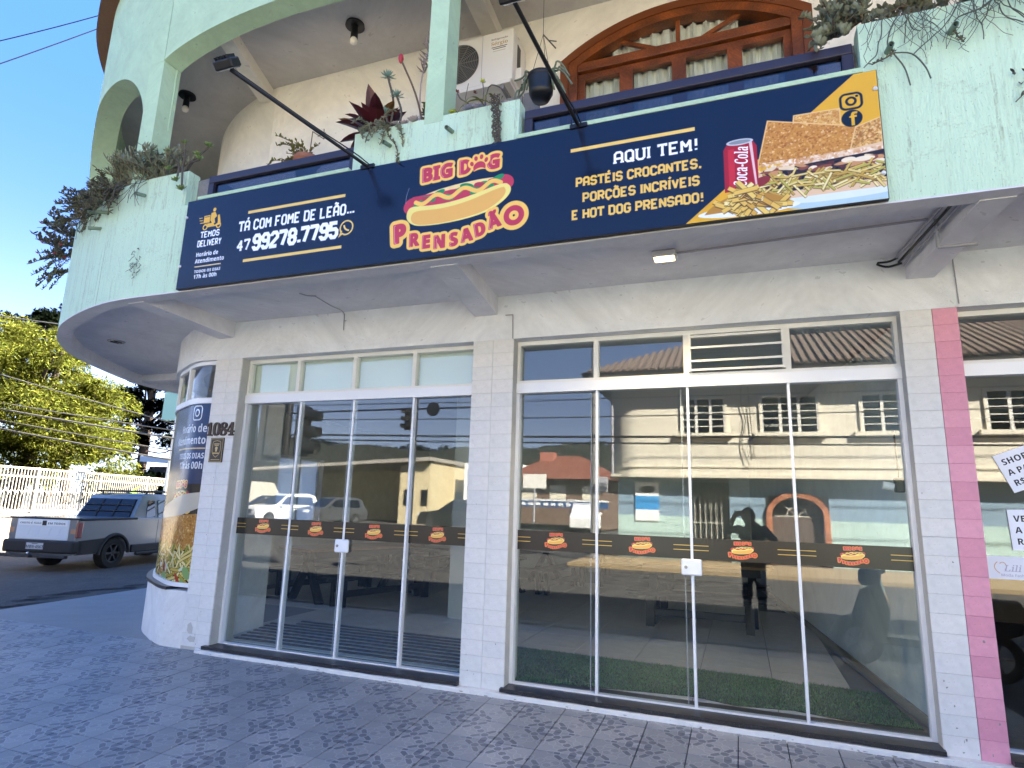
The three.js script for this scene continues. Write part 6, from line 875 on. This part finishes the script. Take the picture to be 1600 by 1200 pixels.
{
  const h = thing('cream_house', 'cream two-storey house with a tiled roof and brick arch mirrored in the right panes', 'house', [0, 0, 14]), cream = std(0xe8e2d0, 0.85, { map: tex(wallDirt, 0.3, 0.3) }), blue = std(0x7e97aa, 0.7), pale = std(0xb6d3cf, 0.75, { map: tex(wallDirt, 0.4, 0.4) });
  const up = [[12, 0], [-2.9, 0], ...[0, 1, 2, 3, 4, 5, 6].map((k) => { const a = k / 6 * Math.PI / 2; return [-2.9 - Math.sin(a) * 1.0, 1.0 - Math.cos(a) * 1.0]; }), [-3.9, 6]].map(([x, z]) => [x, z]);
  const rev = [...up].reverse();
  part('upper_wall', ribbon(rev, 2.5, 5.6, 0.25), cream, h); part('ledge', [ribbon(rev, 2.42, 2.52, 0.3, { out: 0.06 }), ribbon(rev, 2.72, 2.77, 0.3, { out: 0.035 })], cream, h);
  part('upper_floor', bx(-3.8, 12, 2.44, 2.5, 0.1, 6), cream, h);
  part('lower_wall', [bx(-3.6, -1.39, 1.27, 2.44, 0.38, 0.6), bx(-0.29, 0.7, 1.27, 2.44, 0.38, 0.6), bx(2.36, 12, 1.27, 2.44, 0.38, 0.6), bx(0.7, 2.36, 1.95, 2.44, 0.38, 0.6)], blue, h, 'blue band of the ground floor wall'); part('lower_wall', [bx(-3.6, -1.39, -0.3, 1.268, 0.37, 0.6), bx(-0.29, 0.7, -0.3, 1.268, 0.37, 0.6), bx(2.36, 12, -0.3, 1.268, 0.37, 0.6)], pale, h, 'pale lower band of the ground floor wall');
  const iron = std(0xbdb9ae, 0.5), dk = std(0x14120f, 0.8); const d = part('door', bx(-1.39, -0.29, -0.2, 2.3, 0.6, 0.65), dk, h, 'dark barred doorway'); part('door_bars', [...[0, 1, 2, 3, 4, 5, 6].map((k) => bar([-1.3 + k * 0.155, 0, 0.55], [-1.3 + k * 0.155, 2.0, 0.55], 0.014, 6)), bar([-1.39, 1.1, 0.55], [-0.29, 1.1, 0.55], 0.016, 6)], iron, d);
  const ps = part('banner', bx(-3.06, -2.34, 1.1, 2.28, 0.33, 0.345), std(0xffffff, 0.5, { map: canvasTex(128, 210, (x) => { x.fillStyle = '#e8ecee'; x.fillRect(0, 0, 128, 210); x.fillStyle = '#2f2f30'; x.beginPath(); x.ellipse(64, 40, 44, 20, 0, 0, 7); x.fill(); x.fillStyle = '#3f96d6'; x.fillRect(0, 76, 128, 74); x.fillStyle = '#f3f5f6'; x.fillRect(10, 160, 108, 6); }) }), h);
  { const uv = ps.geometry.attributes.uv, q = ps.geometry.attributes.position; for (let i = 0; i < q.count; i++) uv.setXY(i, (-2.34 - q.getX(i)) / 0.72, (q.getY(i) - 1.1) / 1.18); }
  // brick arch round the side door
  const brickM = [std(0xb87a58, 0.85), std(0xa86c4c, 0.85), std(0xc48a66, 0.85)]; const bd = part('arched_door', [bx(0.86, 2.2, -0.2, 1.35, 0.5, 0.55)], std(0x5c5048, 0.7), h, 'grey panel door under the brick arch'); part('fan_bars', [0, 1, 2, 3, 4].map((k) => { const a = k / 4 * Math.PI; return bar([1.53, 1.36, 0.52], [1.53 + Math.cos(a) * 0.6, 1.36 + Math.sin(a) * 0.55, 0.52], 0.022, 6); }).concat([(() => { const g = new THREE.TorusGeometry(0.28, 0.022, 6, 16, Math.PI); g.translate(1.53, 1.36, 0.52); return g.toNonIndexed(); })()]), iron, bd); part('fan_back', bx(0.8, 2.26, 1.34, 1.98, 0.6, 0.62), dk, bd);
  const bg = new RoundedBoxGeometry(0.155, 0.06, 0.12, 1, 0.006).toNonIndexed(); reseed(17);
  const ap = part('brick_arch', bx(0.7, 0.702, 0, 0.01, 0.4, 0.41), brickM[0], h); for (const s of [-1, 1]) for (let k = 0; k < 20; k++) { const b = part('brick', bg, brickM[Math.floor(rnd() * 3)], ap); b.position.set(1.53 + s * 0.755, 0.03 + k * 0.067, 0.34); } for (let k = 0; k <= 26; k++) { const a = k / 26 * Math.PI, b = part('brick', bg, brickM[Math.floor(rnd() * 3)], ap); b.position.set(1.53 + Math.cos(a) * 0.755, 1.37 + Math.sin(a) * 0.6, 0.34); b.rotation.z = a; }
  for (const [x0, x1, n, lb] of [[-1.55, -0.32, 3], [0.7, 2.2, 3], [3.3, 4.8, 3], [6.2, 7.7, 3]]) {
    const y0 = 3.74, y1 = 4.78, w = part('window', [bx(x0 - 0.06, x0, y0, y1, -0.06, 0), bx(x1, x1 + 0.06, y0, y1, -0.06, 0), bx(x0 - 0.06, x1 + 0.06, y1, y1 + 0.06, -0.062, 0), bx(x0 - 0.22, x1 + 0.22, y0 - 0.12, y0, -0.16, 0.0)], cream, h);
    part('pane', bx(x0, x1, y0, y1, -0.012, -0.002), phys(0x10161a, 0.05, { clearcoat: 1 }), w); const l = []; for (let i = 0; i <= n; i++) { const x = x0 + (x1 - x0) * i / n; l.push(bx(x - 0.04, x + 0.04, y0, y1, -0.05, -0.013)); } for (let i = 0; i <= 5; i++) { const y = y0 + (y1 - y0) * i / 5; l.push(bx(x0, x1, y - 0.012, y + 0.012, -0.045, -0.0135)); } part('frame', l, std(0xd8d6cd, 0.6), w);
  }
  const rm = [std(0x6a5a4e, 0.9), std(0x55483f, 0.9)]; part('eave', [bx(-4.5, 12, 5.45, 5.6, -0.75, 0), bx(-4.5, -3.9, 5.45, 5.6, 0, 6)], std(0x3b342e, 0.9), h);
  part('roof', hexa([[-4.6, 5.6, -0.8], [12, 5.6, -0.8], [12, 5.6, 8], [-4.6, 5.6, 8], [-0.5, 7.7, 3.5], [12, 7.7, 3.5], [12, 7.7, 4], [-0.5, 7.7, 4]]), rm[1], h); const rl = []; for (let i = 0; i < 76; i++) { const x = -4.5 + i * 0.22, t0 = x < -0.5 ? Math.min(1, (x + 4.6) / 4.1) : 1; if (t0 > 0.03) rl.push(beam([x, 5.63, -0.82], [x, 5.63 + 2.1 * t0, -0.82 + 4.3 * t0], 0.12, 0.07)); } part('roof_tiles', rl, rm[0], h).userData.kind = 'stuff';
  part('cable_drop', [tube([[0.2, 5.4, -0.05], [0.15, 4.6, -0.06], [0.25, 4.1, -0.06], [0.12, 3.4, -0.06], [0.3, 2.8, -0.1]], 0.014), tube([[0.35, 5.4, -0.05], [0.38, 4.4, -0.06], [0.45, 3.0, -0.06]], 0.012)], mat.wire, h); part('downpipe', bar([-3.7, 2.5, -0.02], [-3.7, 5.5, -0.1], 0.045, 8), mat.pvc, h);
  const pole = thing('utility_pole', 'grey utility pole at the corner of the cream house', 'pole', [-4.05, 0, 12.9]); part('pole', bar([0, -0.3, 0], [0, 8.5, 0], 0.12, 12, 0.09), mat.concrete, pole); part('crossarm', bx(-0.9, 0.9, 7.6, 7.7, -0.06, 0.06), bark, pole); part('meter_box', rbx(0.1, 0.4, 1.9, 2.35, -0.12, 0.1, 0.02), mat.pvc, pole);
  struct('far_pavement', bx(-4.4, 26, -0.4, 0.0, 11.2, 14.7), std(0x9c8a6c, 0.9, { map: tex(wallDirt, 0.3, 0.3) }));
}
{ // red-roofed house and its neighbours down the street
  const h = thing('red_roof_house', 'low house with red hipped roof and blue sign board, mirrored behind the vinyl emblem', 'house', [-11.2, 0, 34]); part('wall', bx(-3.4, 3, 0, 3.3, 0, 7), std(0x6a5648, 0.9), h); part('roof', hexa([[-4, 3.2, -0.8], [3.8, 3.2, -0.8], [3.8, 3.2, 8], [-4, 3.2, 8], [-1.6, 5.0, 3.4], [0.6, 5.0, 3.4], [0.6, 5.0, 3.6], [-1.6, 5.0, 3.6]]), std(0x7d4a38, 0.85, { bumpMap: tex(roughBump, 0.5, 0.5), bumpScale: 0.05 }), h); part('chimney', bx(-2.1, -1.1, 4.3, 5.2, 2.4, 3.2), std(0x9a6252, 0.85), h);
  for (const x of [-2.6, -0.6, 1.6]) part('window', bx(x, x + 1.1, 1.9, 2.8, -0.04, -0.001), std(0xd8d2bc, 0.5), h); const sb = part('sign_board', bx(-4, 3.6, 1.35, 1.75, -1.4, -1.3), std(0x2e4f7a, 0.5), h); part('sign_edge', bx(-4, 3.6, 1.76, 1.86, -1.42, -1.28), std(0xe8e8e4, 0.5), sb); part('sign_lettering', [0, 1, 2, 3, 4, 5, 6, 7].map((k) => bx(-2.6 + k * 0.5, -2.3 + k * 0.5, 1.47, 1.63, -1.412, -1.401)), std(0xe8e8e4, 0.5), sb);
  const s = thing('street_sign', 'white sign board on posts before the red-roofed house', 'sign', [-9.6, 0, 24]); part('board', bx(-0.6, 0.6, 2.3, 3.0, 0, 0.08), std(0xe2dfd6, 0.6), s); part('post', bar([0, 0, 0.04], [0, 2.3, 0.04], 0.05, 8), mat.pvc, s);
  const g = thing('long_building', 'low pale building with a wide dark canopy mirrored in the left doors', 'building', [0, 0, 33]), lit = std(0xcfc19c, 0.85, { map: tex(wallDirt, 0.3, 0.3) }); part('wall', [bx(-22.6, -20.2, -0.1, 3.9, 0, 14), bx(-34, -22.6, -0.1, 3.9, 5.5, 6)], lit, g); part('gable', hexa([[-22.6, 3.9, 0], [-20.2, 3.9, 0], [-20.2, 3.9, 14], [-22.6, 3.9, 14], [-20.3, 4.5, 0], [-20.2, 4.5, 0], [-20.2, 4.0, 14], [-20.3, 4.0, 14]]), lit, g); part('canopy_roof', hexa([[-36, 3.5, -0.6], [-20, 4.3, -0.6], [-20, 4.3, 14], [-36, 3.5, 14], [-36, 3.7, -0.6], [-20, 4.55, -0.6], [-20, 4.55, 14], [-36, 3.7, 14]]), std(0x9a948a, 0.7), g); part('back_wall', bx(-36, -22.6, -0.1, 3.6, 6, 6.2), std(0x4a443c, 0.9), g);
  for (const [x, y] of [[-22.2, 1.2], [-20.9, 1.2]]) part('window', bx(x, x + 0.55, y, y + 1.1, -0.04, -0.001), std(0x1a1c1e, 0.3), g); part('side_window', bx(-20.2, -20.16, 1.2, 2.3, 4, 5.4), std(0x1a1c1e, 0.3), g); part('roof_tank', bx(-27, -25, 4.1, 4.6, 3, 4), std(0xdedcd4, 0.6), g); part('antenna', bar([-26, 4.5, 3.5], [-26, 6.2, 3.5], 0.03, 6), mat.wire, g);
  parked('parked_car', 'white pickup-like car under the canopy mirrored in the left doors', [-25.6, -0.05, 27.6], 0.35, 0xe2e2de, { k: 1.08, group: 'cars mirrored in the left doors' }); parked('parked_car', 'dark grey car right of the white car under the canopy', [-22.9, -0.05, 28.6], 0.3, 0x4a4d50, { group: 'cars mirrored in the left doors' }); parked('parked_car', 'black car left of the white car under the canopy', [-28.6, -0.05, 29.5], 0.35, 0x1d1f22, { group: 'cars mirrored in the left doors' }); parked('parked_car', 'small white car beside the blue sign board of the red-roofed house', [-8.2, 0, 29], 2.9, 0xe6e6e4, { group: 'cars mirrored in the left doors' }); parked('parked_car', 'dark car parked before the red-roofed house', [-12.2, 0, 25.5], 1.6, 0x2a2c2e, { group: 'cars mirrored in the left doors' });
  const gs = thing('filling_station', 'filling station canopy with a red stripe mirrored at the left edge of the left doors', 'station', [-38, 0, 27]); part('canopy', bx(-4, 4, 4.2, 4.7, -3, 3), std(0xdad8d2, 0.5), gs); part('stripe', bx(-4.02, 4.02, 4.3, 4.6, -3.03, -3.0), std(0xb83232, 0.5), gs); for (const x of [-3, 2.6]) part('post', bx(x, x + 0.5, 0, 4.2, -0.3, 0.3), std(0xcfc7b0, 0.6), gs); part('kiosk', bx(-4, 4, 0, 2.6, 4, 7), std(0xc9c4b6, 0.7), gs);
  const wb = thing('white_shop', 'white shop front with blue pictures mirrored at the right of the left doors', 'shop', [-17.4, 0, 36]); part('wall', bx(-1.6, 2.4, -0.1, 4.4, 0, 5), std(0xe0e4e4, 0.6), wb); for (let r = 0; r < 3; r++) for (let c = 0; c < 3; c++) part('picture', bx(-1.3 + c * 1.2, -0.4 + c * 1.2, 0.7 + r * 1.2, 1.6 + r * 1.2, -0.04, -0.002), std([0x6fa0c0, 0xc4d4da, 0x4f7f9f][(r + c) % 3], 0.5), wb);
}
{ // wooded hills far behind the street
  const g = new THREE.PlaneGeometry(760, 90, 380, 30), p = g.attributes.position; for (let i = 0; i < p.count; i++) { const x = p.getX(i), v = p.getY(i) / 90 + 0.5; const hh = 23 + 7 * noise3.noise(x * 0.012, 2.2, 0) + 4 * noise3.noise(x * 0.04, 5, 0); p.setXYZ(i, x - 120, -1 + hh * Math.sin(v * Math.PI * 0.5) + 1.6 * noise3.noise(x * 0.3, v * 22, 3) + 1.0 * noise3.noise(x * 0.8, v * 50, 8), 130 + v * 70); } g.computeVertexNormals(); struct('hill', g, std(0x3a4424, 0.95, { map: tex(dustTex, 30, 8), side: THREE.DoubleSide }));
  const c = struct('hill_trees', leafCloud(Array.from({ length: 90 }, (_, i) => [-330 + i * 5.2, 21 + 7 * noise3.noise((-330 + i * 5.2 + 120) * 0.012, 2.2, 0), 196, rr(2.5, 4.5), 0.8]), 24000, 1.0, 0.35, [0.035, 0.055, 0.02], 0.35, 500), needleM); c.userData.kind = 'stuff';
}
function signal(name, label, pos, turn, back) {
  const t = thing(name, label, 'traffic light', pos, turn, 'traffic lights over the main street'); part('housing', rbx(-0.16, 0.16, 0, 0.95, -0.1, 0.1, 0.03), mat.black, t); if (back) part('backplate', bx(-0.26, 0.26, -0.1, 1.05, 0.0, 0.01), mat.black, t);
  for (let k = 0; k < 3; k++) { part('lens', (() => { const g = new THREE.CylinderGeometry(0.1, 0.1, 0.02, 18); g.rotateX(Math.PI / 2); g.translate(0, 0.16 + k * 0.31, 0.105); return g; })(), std([0x1c3a26, 0x4a3c12, 0x471512][k], 0.3), t); part('visor', (() => { const g = new THREE.CylinderGeometry(0.125, 0.115, 0.26, 18, 1, true, -Math.PI * 0.75, Math.PI * 1.5); g.rotateX(Math.PI / 2); g.translate(0, 0.16 + k * 0.31, 0.22); return g; })(), std(0x111113, 0.5, { side: THREE.DoubleSide }), t); } return t;
}
signal('traffic_light', 'black traffic light with its back plate, left of the hanging pole', [-10.1, 2.4, 6.1], -0.75, true).scale.setScalar(1.25); signal('traffic_light', 'black traffic light with three visors in profile, right of the hanging pole', [-9.25, 2.4, 6.1], 1.45, false).scale.setScalar(1.2); signal('traffic_light', 'smaller black traffic light hung on the long arm', [-6.5, 2.95, 6.1], 3.3, false).scale.set(0.55, 0.5, 0.55);
{ const t = thing('signal_mast', 'dark mast with a long arm that carries the traffic lights', 'mast', [-14.5, -0.3, 8.5]); part('pole', bar([0, 0, 0], [0, 6.2, 0], 0.11, 12), mat.black, t); part('arm', bar([0, 6, 0], [4.8, 5.9, -2.35], 0.07, 10), mat.black, t); part('hanging_pole', bar([4.75, 2.6, -2.35], [4.75, 5.95, -2.35], 0.08, 10), mat.black, t); part('arm', bar([4.75, 3.7, -2.35], [10.5, 3.72, -2.35], 0.02, 8), mat.black, t); part('round_plate', (() => { const g = new THREE.CylinderGeometry(0.15, 0.15, 0.03, 24); g.rotateX(Math.PI / 2); g.translate(8.5, 3.7, -2.35); return g; })(), mat.black, t); }
wires([[[-40, 5.2, 11], [26, 4.6, 11], 0.5], [[-40, 4.9, 11.3], [26, 4.2, 11.3], 0.6], [[-40, 4.5, 11.6], [26, 3.4, 11.6], 0.5, 2], [[-40, 4.3, 11.8], [26, 3.1, 11.8], 0.4, 1.5], [[-40, 7, 10], [26, 6.6, 10], 0.6], [[-40, 7.6, 10.3], [26, 7.1, 10.3], 0.6], [[-40, 8.2, 10.6], [26, 7.6, 10.6], 0.6], [[-40, 6.5, 9.6], [26, 6.0, 9.6], 0.6]], 0.016, ['upper thin street wire mirrored across the cream wall', 'second thin street wire mirrored across the cream wall', 'thick street cable mirrored above the cream ledge', 'lowest street cable mirrored at the cream ledge', 'street wire mirrored in the railing glass, second from below', 'street wire mirrored in the railing glass, third from below', 'street wire mirrored in the railing glass, topmost', 'street wire mirrored in the railing glass, lowest'], 'wires over the main street');
// ---------- scooter by the kerb ----------
{
  const s = thing('scooter', 'dark scooter parked on the pavement, mirrored in the right end pane', 'scooter', [1.75, -0.13, 2.75], 0.25), d = phys(0x1c1e22, 0.35, { clearcoat: 0.6 }), k = std(0x121214, 0.7);
  const wl = (x) => { const g = new THREE.TorusGeometry(0.19, 0.05, 10, 26); g.translate(x, 0.24, 0); return g; };
  const w1 = part('wheel', wl(-0.6), k, s), w2 = part('wheel', wl(0.6), k, s); for (const [w, x] of [[w1, -0.6], [w2, 0.6]]) part('rim', [0, 1, 2, 3, 4].map((i) => bar([x, 0.24, 0], [x + Math.cos(i * 1.257) * 0.16, 0.24 + Math.sin(i * 1.257) * 0.16, 0], 0.014, 6)), mat.pvc, w);
  part('front_fairing', (() => { const g = extr([[-0.62, 0.5], [-0.52, 0.78], [-0.36, 0.86], [-0.3, 0.62], [-0.34, 0.3], [-0.5, 0.4]], 0.2, 0.03); g.translate(0, 0, -0.1); return g.toNonIndexed(); })(), d, s); part('floor', rbx(-0.4, 0.2, 0.26, 0.34, -0.13, 0.13, 0.02), d, s); part('rear_body', (() => { const g = extr([[0.1, 0.34], [0.16, 0.66], [0.85, 0.74], [0.8, 0.52], [0.45, 0.36]], 0.2, 0.03); g.translate(0, 0, -0.1); return g.toNonIndexed(); })(), d, s); part('seat', rbx(0.12, 0.85, 0.7, 0.8, -0.13, 0.13, 0.04, 3), k, s); part('front_mudguard', (() => { const g = new THREE.TorusGeometry(0.25, 0.035, 8, 14, 2.2); g.rotateZ(0.7); g.translate(-0.6, 0.24, 0); return g; })(), d, s); part('fork', bar([-0.6, 0.24, 0.07], [-0.42, 0.82, 0.04], 0.022, 8), k, s);
  const hb = part('handlebar', [bar([-0.36, 0.96, -0.34], [-0.4, 0.94, 0], 0.018, 8), bar([-0.36, 0.96, 0.34], [-0.4, 0.94, 0], 0.018, 8), rbx(-0.55, -0.34, 0.84, 1.02, -0.13, 0.13, 0.05, 3)], k, s); for (const z of [-1, 1]) part('mirror', [bar([-0.4, 0.98, z * 0.2], [-0.34, 1.12, z * 0.3], 0.008, 6), rbx(-0.36, -0.33, 1.08, 1.17, z * 0.3 - 0.06, z * 0.3 + 0.06, 0.012)], k, hb); part('grip', [bar([-0.352, 0.962, -0.34], [-0.34, 0.97, -0.44], 0.024, 8), bar([-0.352, 0.962, 0.34], [-0.34, 0.97, 0.44], 0.024, 8)], k, hb);
}
// ---------- the person who takes the photograph, mirrored in the right doors ----------
function capsules(list, c, half, res, k) { // [ax, ay, az, ra, bx, by, bz, rb]
  const mc = new MarchingCubes(res, mat.black, false, false, 60000); mc.isolation = 0; const P = V(), A = V(), B = V(), h = res / 2;
  for (let z = 0; z < res; z++) for (let y = 0; y < res; y++) for (let x = 0; x < res; x++) {
    P.set(c[0] + (x - h) / h * half, c[1] + (y - h) / h * half, c[2] + (z - h) / h * half); let d = 1e3;
    for (const q of list) { A.set(q[0], q[1], q[2]); B.set(q[4], q[5], q[6]); const ab = B.clone().sub(A), t = Math.max(0, Math.min(1, P.clone().sub(A).dot(ab) / Math.max(1e-9, ab.lengthSq()))), e = P.distanceTo(A.addScaledVector(ab, t)) - (q[3] + (q[7] - q[3]) * t); const m = Math.max(k - Math.abs(d - e), 0) / k; d = Math.min(d, e) - m * m * k * 0.25; }
    mc.field[x + y * res + z * res * res] = -d;
  }
  mc.update(); const n = mc.count, pos = mc.positionArray.slice(0, n * 3), nor = mc.normalArray.slice(0, n * 3); for (let i = 0; i < n * 3; i++) pos[i] = pos[i] * half + c[i % 3];
  const g = new THREE.BufferGeometry(); g.setAttribute('position', new THREE.BufferAttribute(new Float32Array(pos), 3)); g.setAttribute('normal', new THREE.BufferAttribute(new Float32Array(nor), 3)); g.setAttribute('uv', new THREE.BufferAttribute(new Float32Array(n * 2), 2)); return g;
}
{
  const seg = (a, ra, b, rb) => [...a, ra, ...b, rb];
  // joints, local: feet on the pavement at y = 0, facing -z
  const J = { aL: [-0.12, 0.08, 0.02], aR: [0.11, 0.08, -0.05], kL: [-0.1, 0.48, -0.02], kR: [0.1, 0.48, -0.06], hL: [-0.085, 0.88, 0.0], hR: [0.085, 0.88, 0.0], pel: [0, 0.95, 0], ch: [0, 1.28, 0.01], nk: [-0.02, 1.5, 0.0], hd: [-0.04, 1.62, -0.03], sL: [-0.18, 1.42, 0], sR: [0.18, 1.42, 0], eL: [-0.33, 1.4, -0.16], eR: [0.3, 1.28, -0.16], wL: [-0.23, 1.63, -0.28], wR: [-0.06, 1.6, -0.3] };
  const L = [seg(J.aL, 0.05, J.kL, 0.065), seg(J.aR, 0.05, J.kR, 0.065), seg(J.kL, 0.068, J.hL, 0.092), seg(J.kR, 0.068, J.hR, 0.092), seg([-0.05, 0.95, 0], 0.115, [0.05, 0.95, 0], 0.115), seg(J.pel, 0.12, J.ch, 0.13), seg([-0.08, 1.33, 0.01], 0.11, [0.08, 1.33, 0.01], 0.11), seg(J.ch, 0.12, [0, 1.42, 0.01], 0.09), seg([0, 1.4, 0.01], 0.06, J.hd, 0.055), seg(J.sL, 0.065, J.eL, 0.048), seg(J.sR, 0.065, J.eR, 0.048), seg(J.eL, 0.045, J.wL, 0.03), seg(J.eR, 0.045, J.wR, 0.03), seg([-0.12, 0.04, 0.03], 0.042, [-0.13, 0.035, -0.14], 0.036), seg([0.11, 0.04, -0.03], 0.042, [0.13, 0.035, -0.2], 0.036), seg([-0.04, 1.6, -0.02], 0.085, [-0.04, 1.655, -0.02], 0.088), seg([-0.04, 1.56, -0.06], 0.05, [-0.04, 1.59, -0.08], 0.04), seg([-0.04, 1.62, -0.115], 0.012, [-0.04, 1.605, -0.13], 0.014), seg([-0.125, 1.63, -0.01], 0.014, [-0.128, 1.6, -0.01], 0.012), seg([0.045, 1.63, -0.01], 0.014, [0.048, 1.6, -0.01], 0.012)];
  const hand = (w, s) => { const o = [seg(w, 0.028, [w[0] + s * -0.03, w[1] + 0.03, w[2] - 0.02], 0.03)]; for (let f = 0; f < 4; f++) { const y = w[1] + 0.055 - f * 0.02, l = [0.055, 0.062, 0.058, 0.045][f]; const a = [w[0] - s * 0.035, y, w[2] - 0.02], b = [a[0] - s * l * 0.5, y + 0.004, a[2] - 0.012], c = [b[0] - s * l * 0.35, y, b[2] + 0.012]; o.push(seg(a, 0.0095, b, 0.009), seg(b, 0.009, c, 0.008)); } o.push(seg([w[0], w[1] - 0.015, w[2] - 0.01], 0.012, [w[0] - s * 0.045, w[1] - 0.02, w[2] + 0.01], 0.01)); return o; };
  const body = merge([capsules(L, [0, 0.92, -0.05], 0.98, 104, 0.05), capsules(hand(J.wL, -1), [J.wL[0] + 0.04, J.wL[1] + 0.02, J.wL[2]], 0.14, 60, 0.012), capsules(hand(J.wR, 1), [J.wR[0] - 0.04, J.wR[1] + 0.02, J.wR[2]], 0.14, 60, 0.012)]);
  const p = body.attributes.position, col = new Float32Array(p.count * 3); for (let i = 0; i < p.count; i++) { const x = p.getX(i), y = p.getY(i), z = p.getZ(i); let c = [0.045, 0.047, 0.055]; if (y < 0.075) c = [0.05, 0.05, 0.055]; else if (y < 0.95) c = [0.035, 0.042, 0.065]; if (y > 1.5 && Math.abs(x + 0.04) < 0.12 && z > -0.2) c = y > 1.66 || z > 0.0 ? [0.02, 0.014, 0.01] : [0.32, 0.19, 0.13]; if (z < -0.26 && y > 1.5) c = [0.32, 0.19, 0.13]; col.set(c, i * 3); }
  body.setAttribute('color', new THREE.BufferAttribute(col, 3));
  const t = thing('person', 'person in dark clothes holding up a phone, mirrored in the right doors', 'person', [0.15, -0.215, 5.14], 0); part('body', body, std(0xffffff, 0.8, { vertexColors: true }), t); const hair = new THREE.SphereGeometry(0.098, 20, 12, 0, 6.3, 0, 1.75); hair.scale(0.95, 1.05, 1.08); hair.rotateX(0.35); hair.translate(-0.04, 1.65, -0.0); part('hair', hair, std(0x17110d, 0.8), t);
  for (const s of [-1, 1]) { const e = new THREE.SphereGeometry(0.011, 8, 8); e.translate(-0.04 + s * 0.032, 1.635, -0.1); part('eye', e, std(0x22201e, 0.3), t); } part('mouth', bx(-0.062, -0.018, 1.575, 1.581, -0.125, -0.115), std(0x7a3a34, 0.6), t);
  const ph = thing('phone', 'dark phone held up by the mirrored person', 'phone', [0, 1.44, 4.845], 0); part('case', rbx(-0.085, 0.075, -0.036, 0.04, -0.004, 0.004, 0.0038, 2), mat.black, ph); part('camera_bump', rbx(-0.025, 0.02, 0.008, 0.038, -0.0065, -0.004, 0.001, 1), mat.dark, ph);
}
// ---------- shadows on, draw ----------
scene.traverse((o) => { if (o.isMesh) { o.castShadow = true; o.receiveShadow = true; } });
renderer.render(scene, camera);
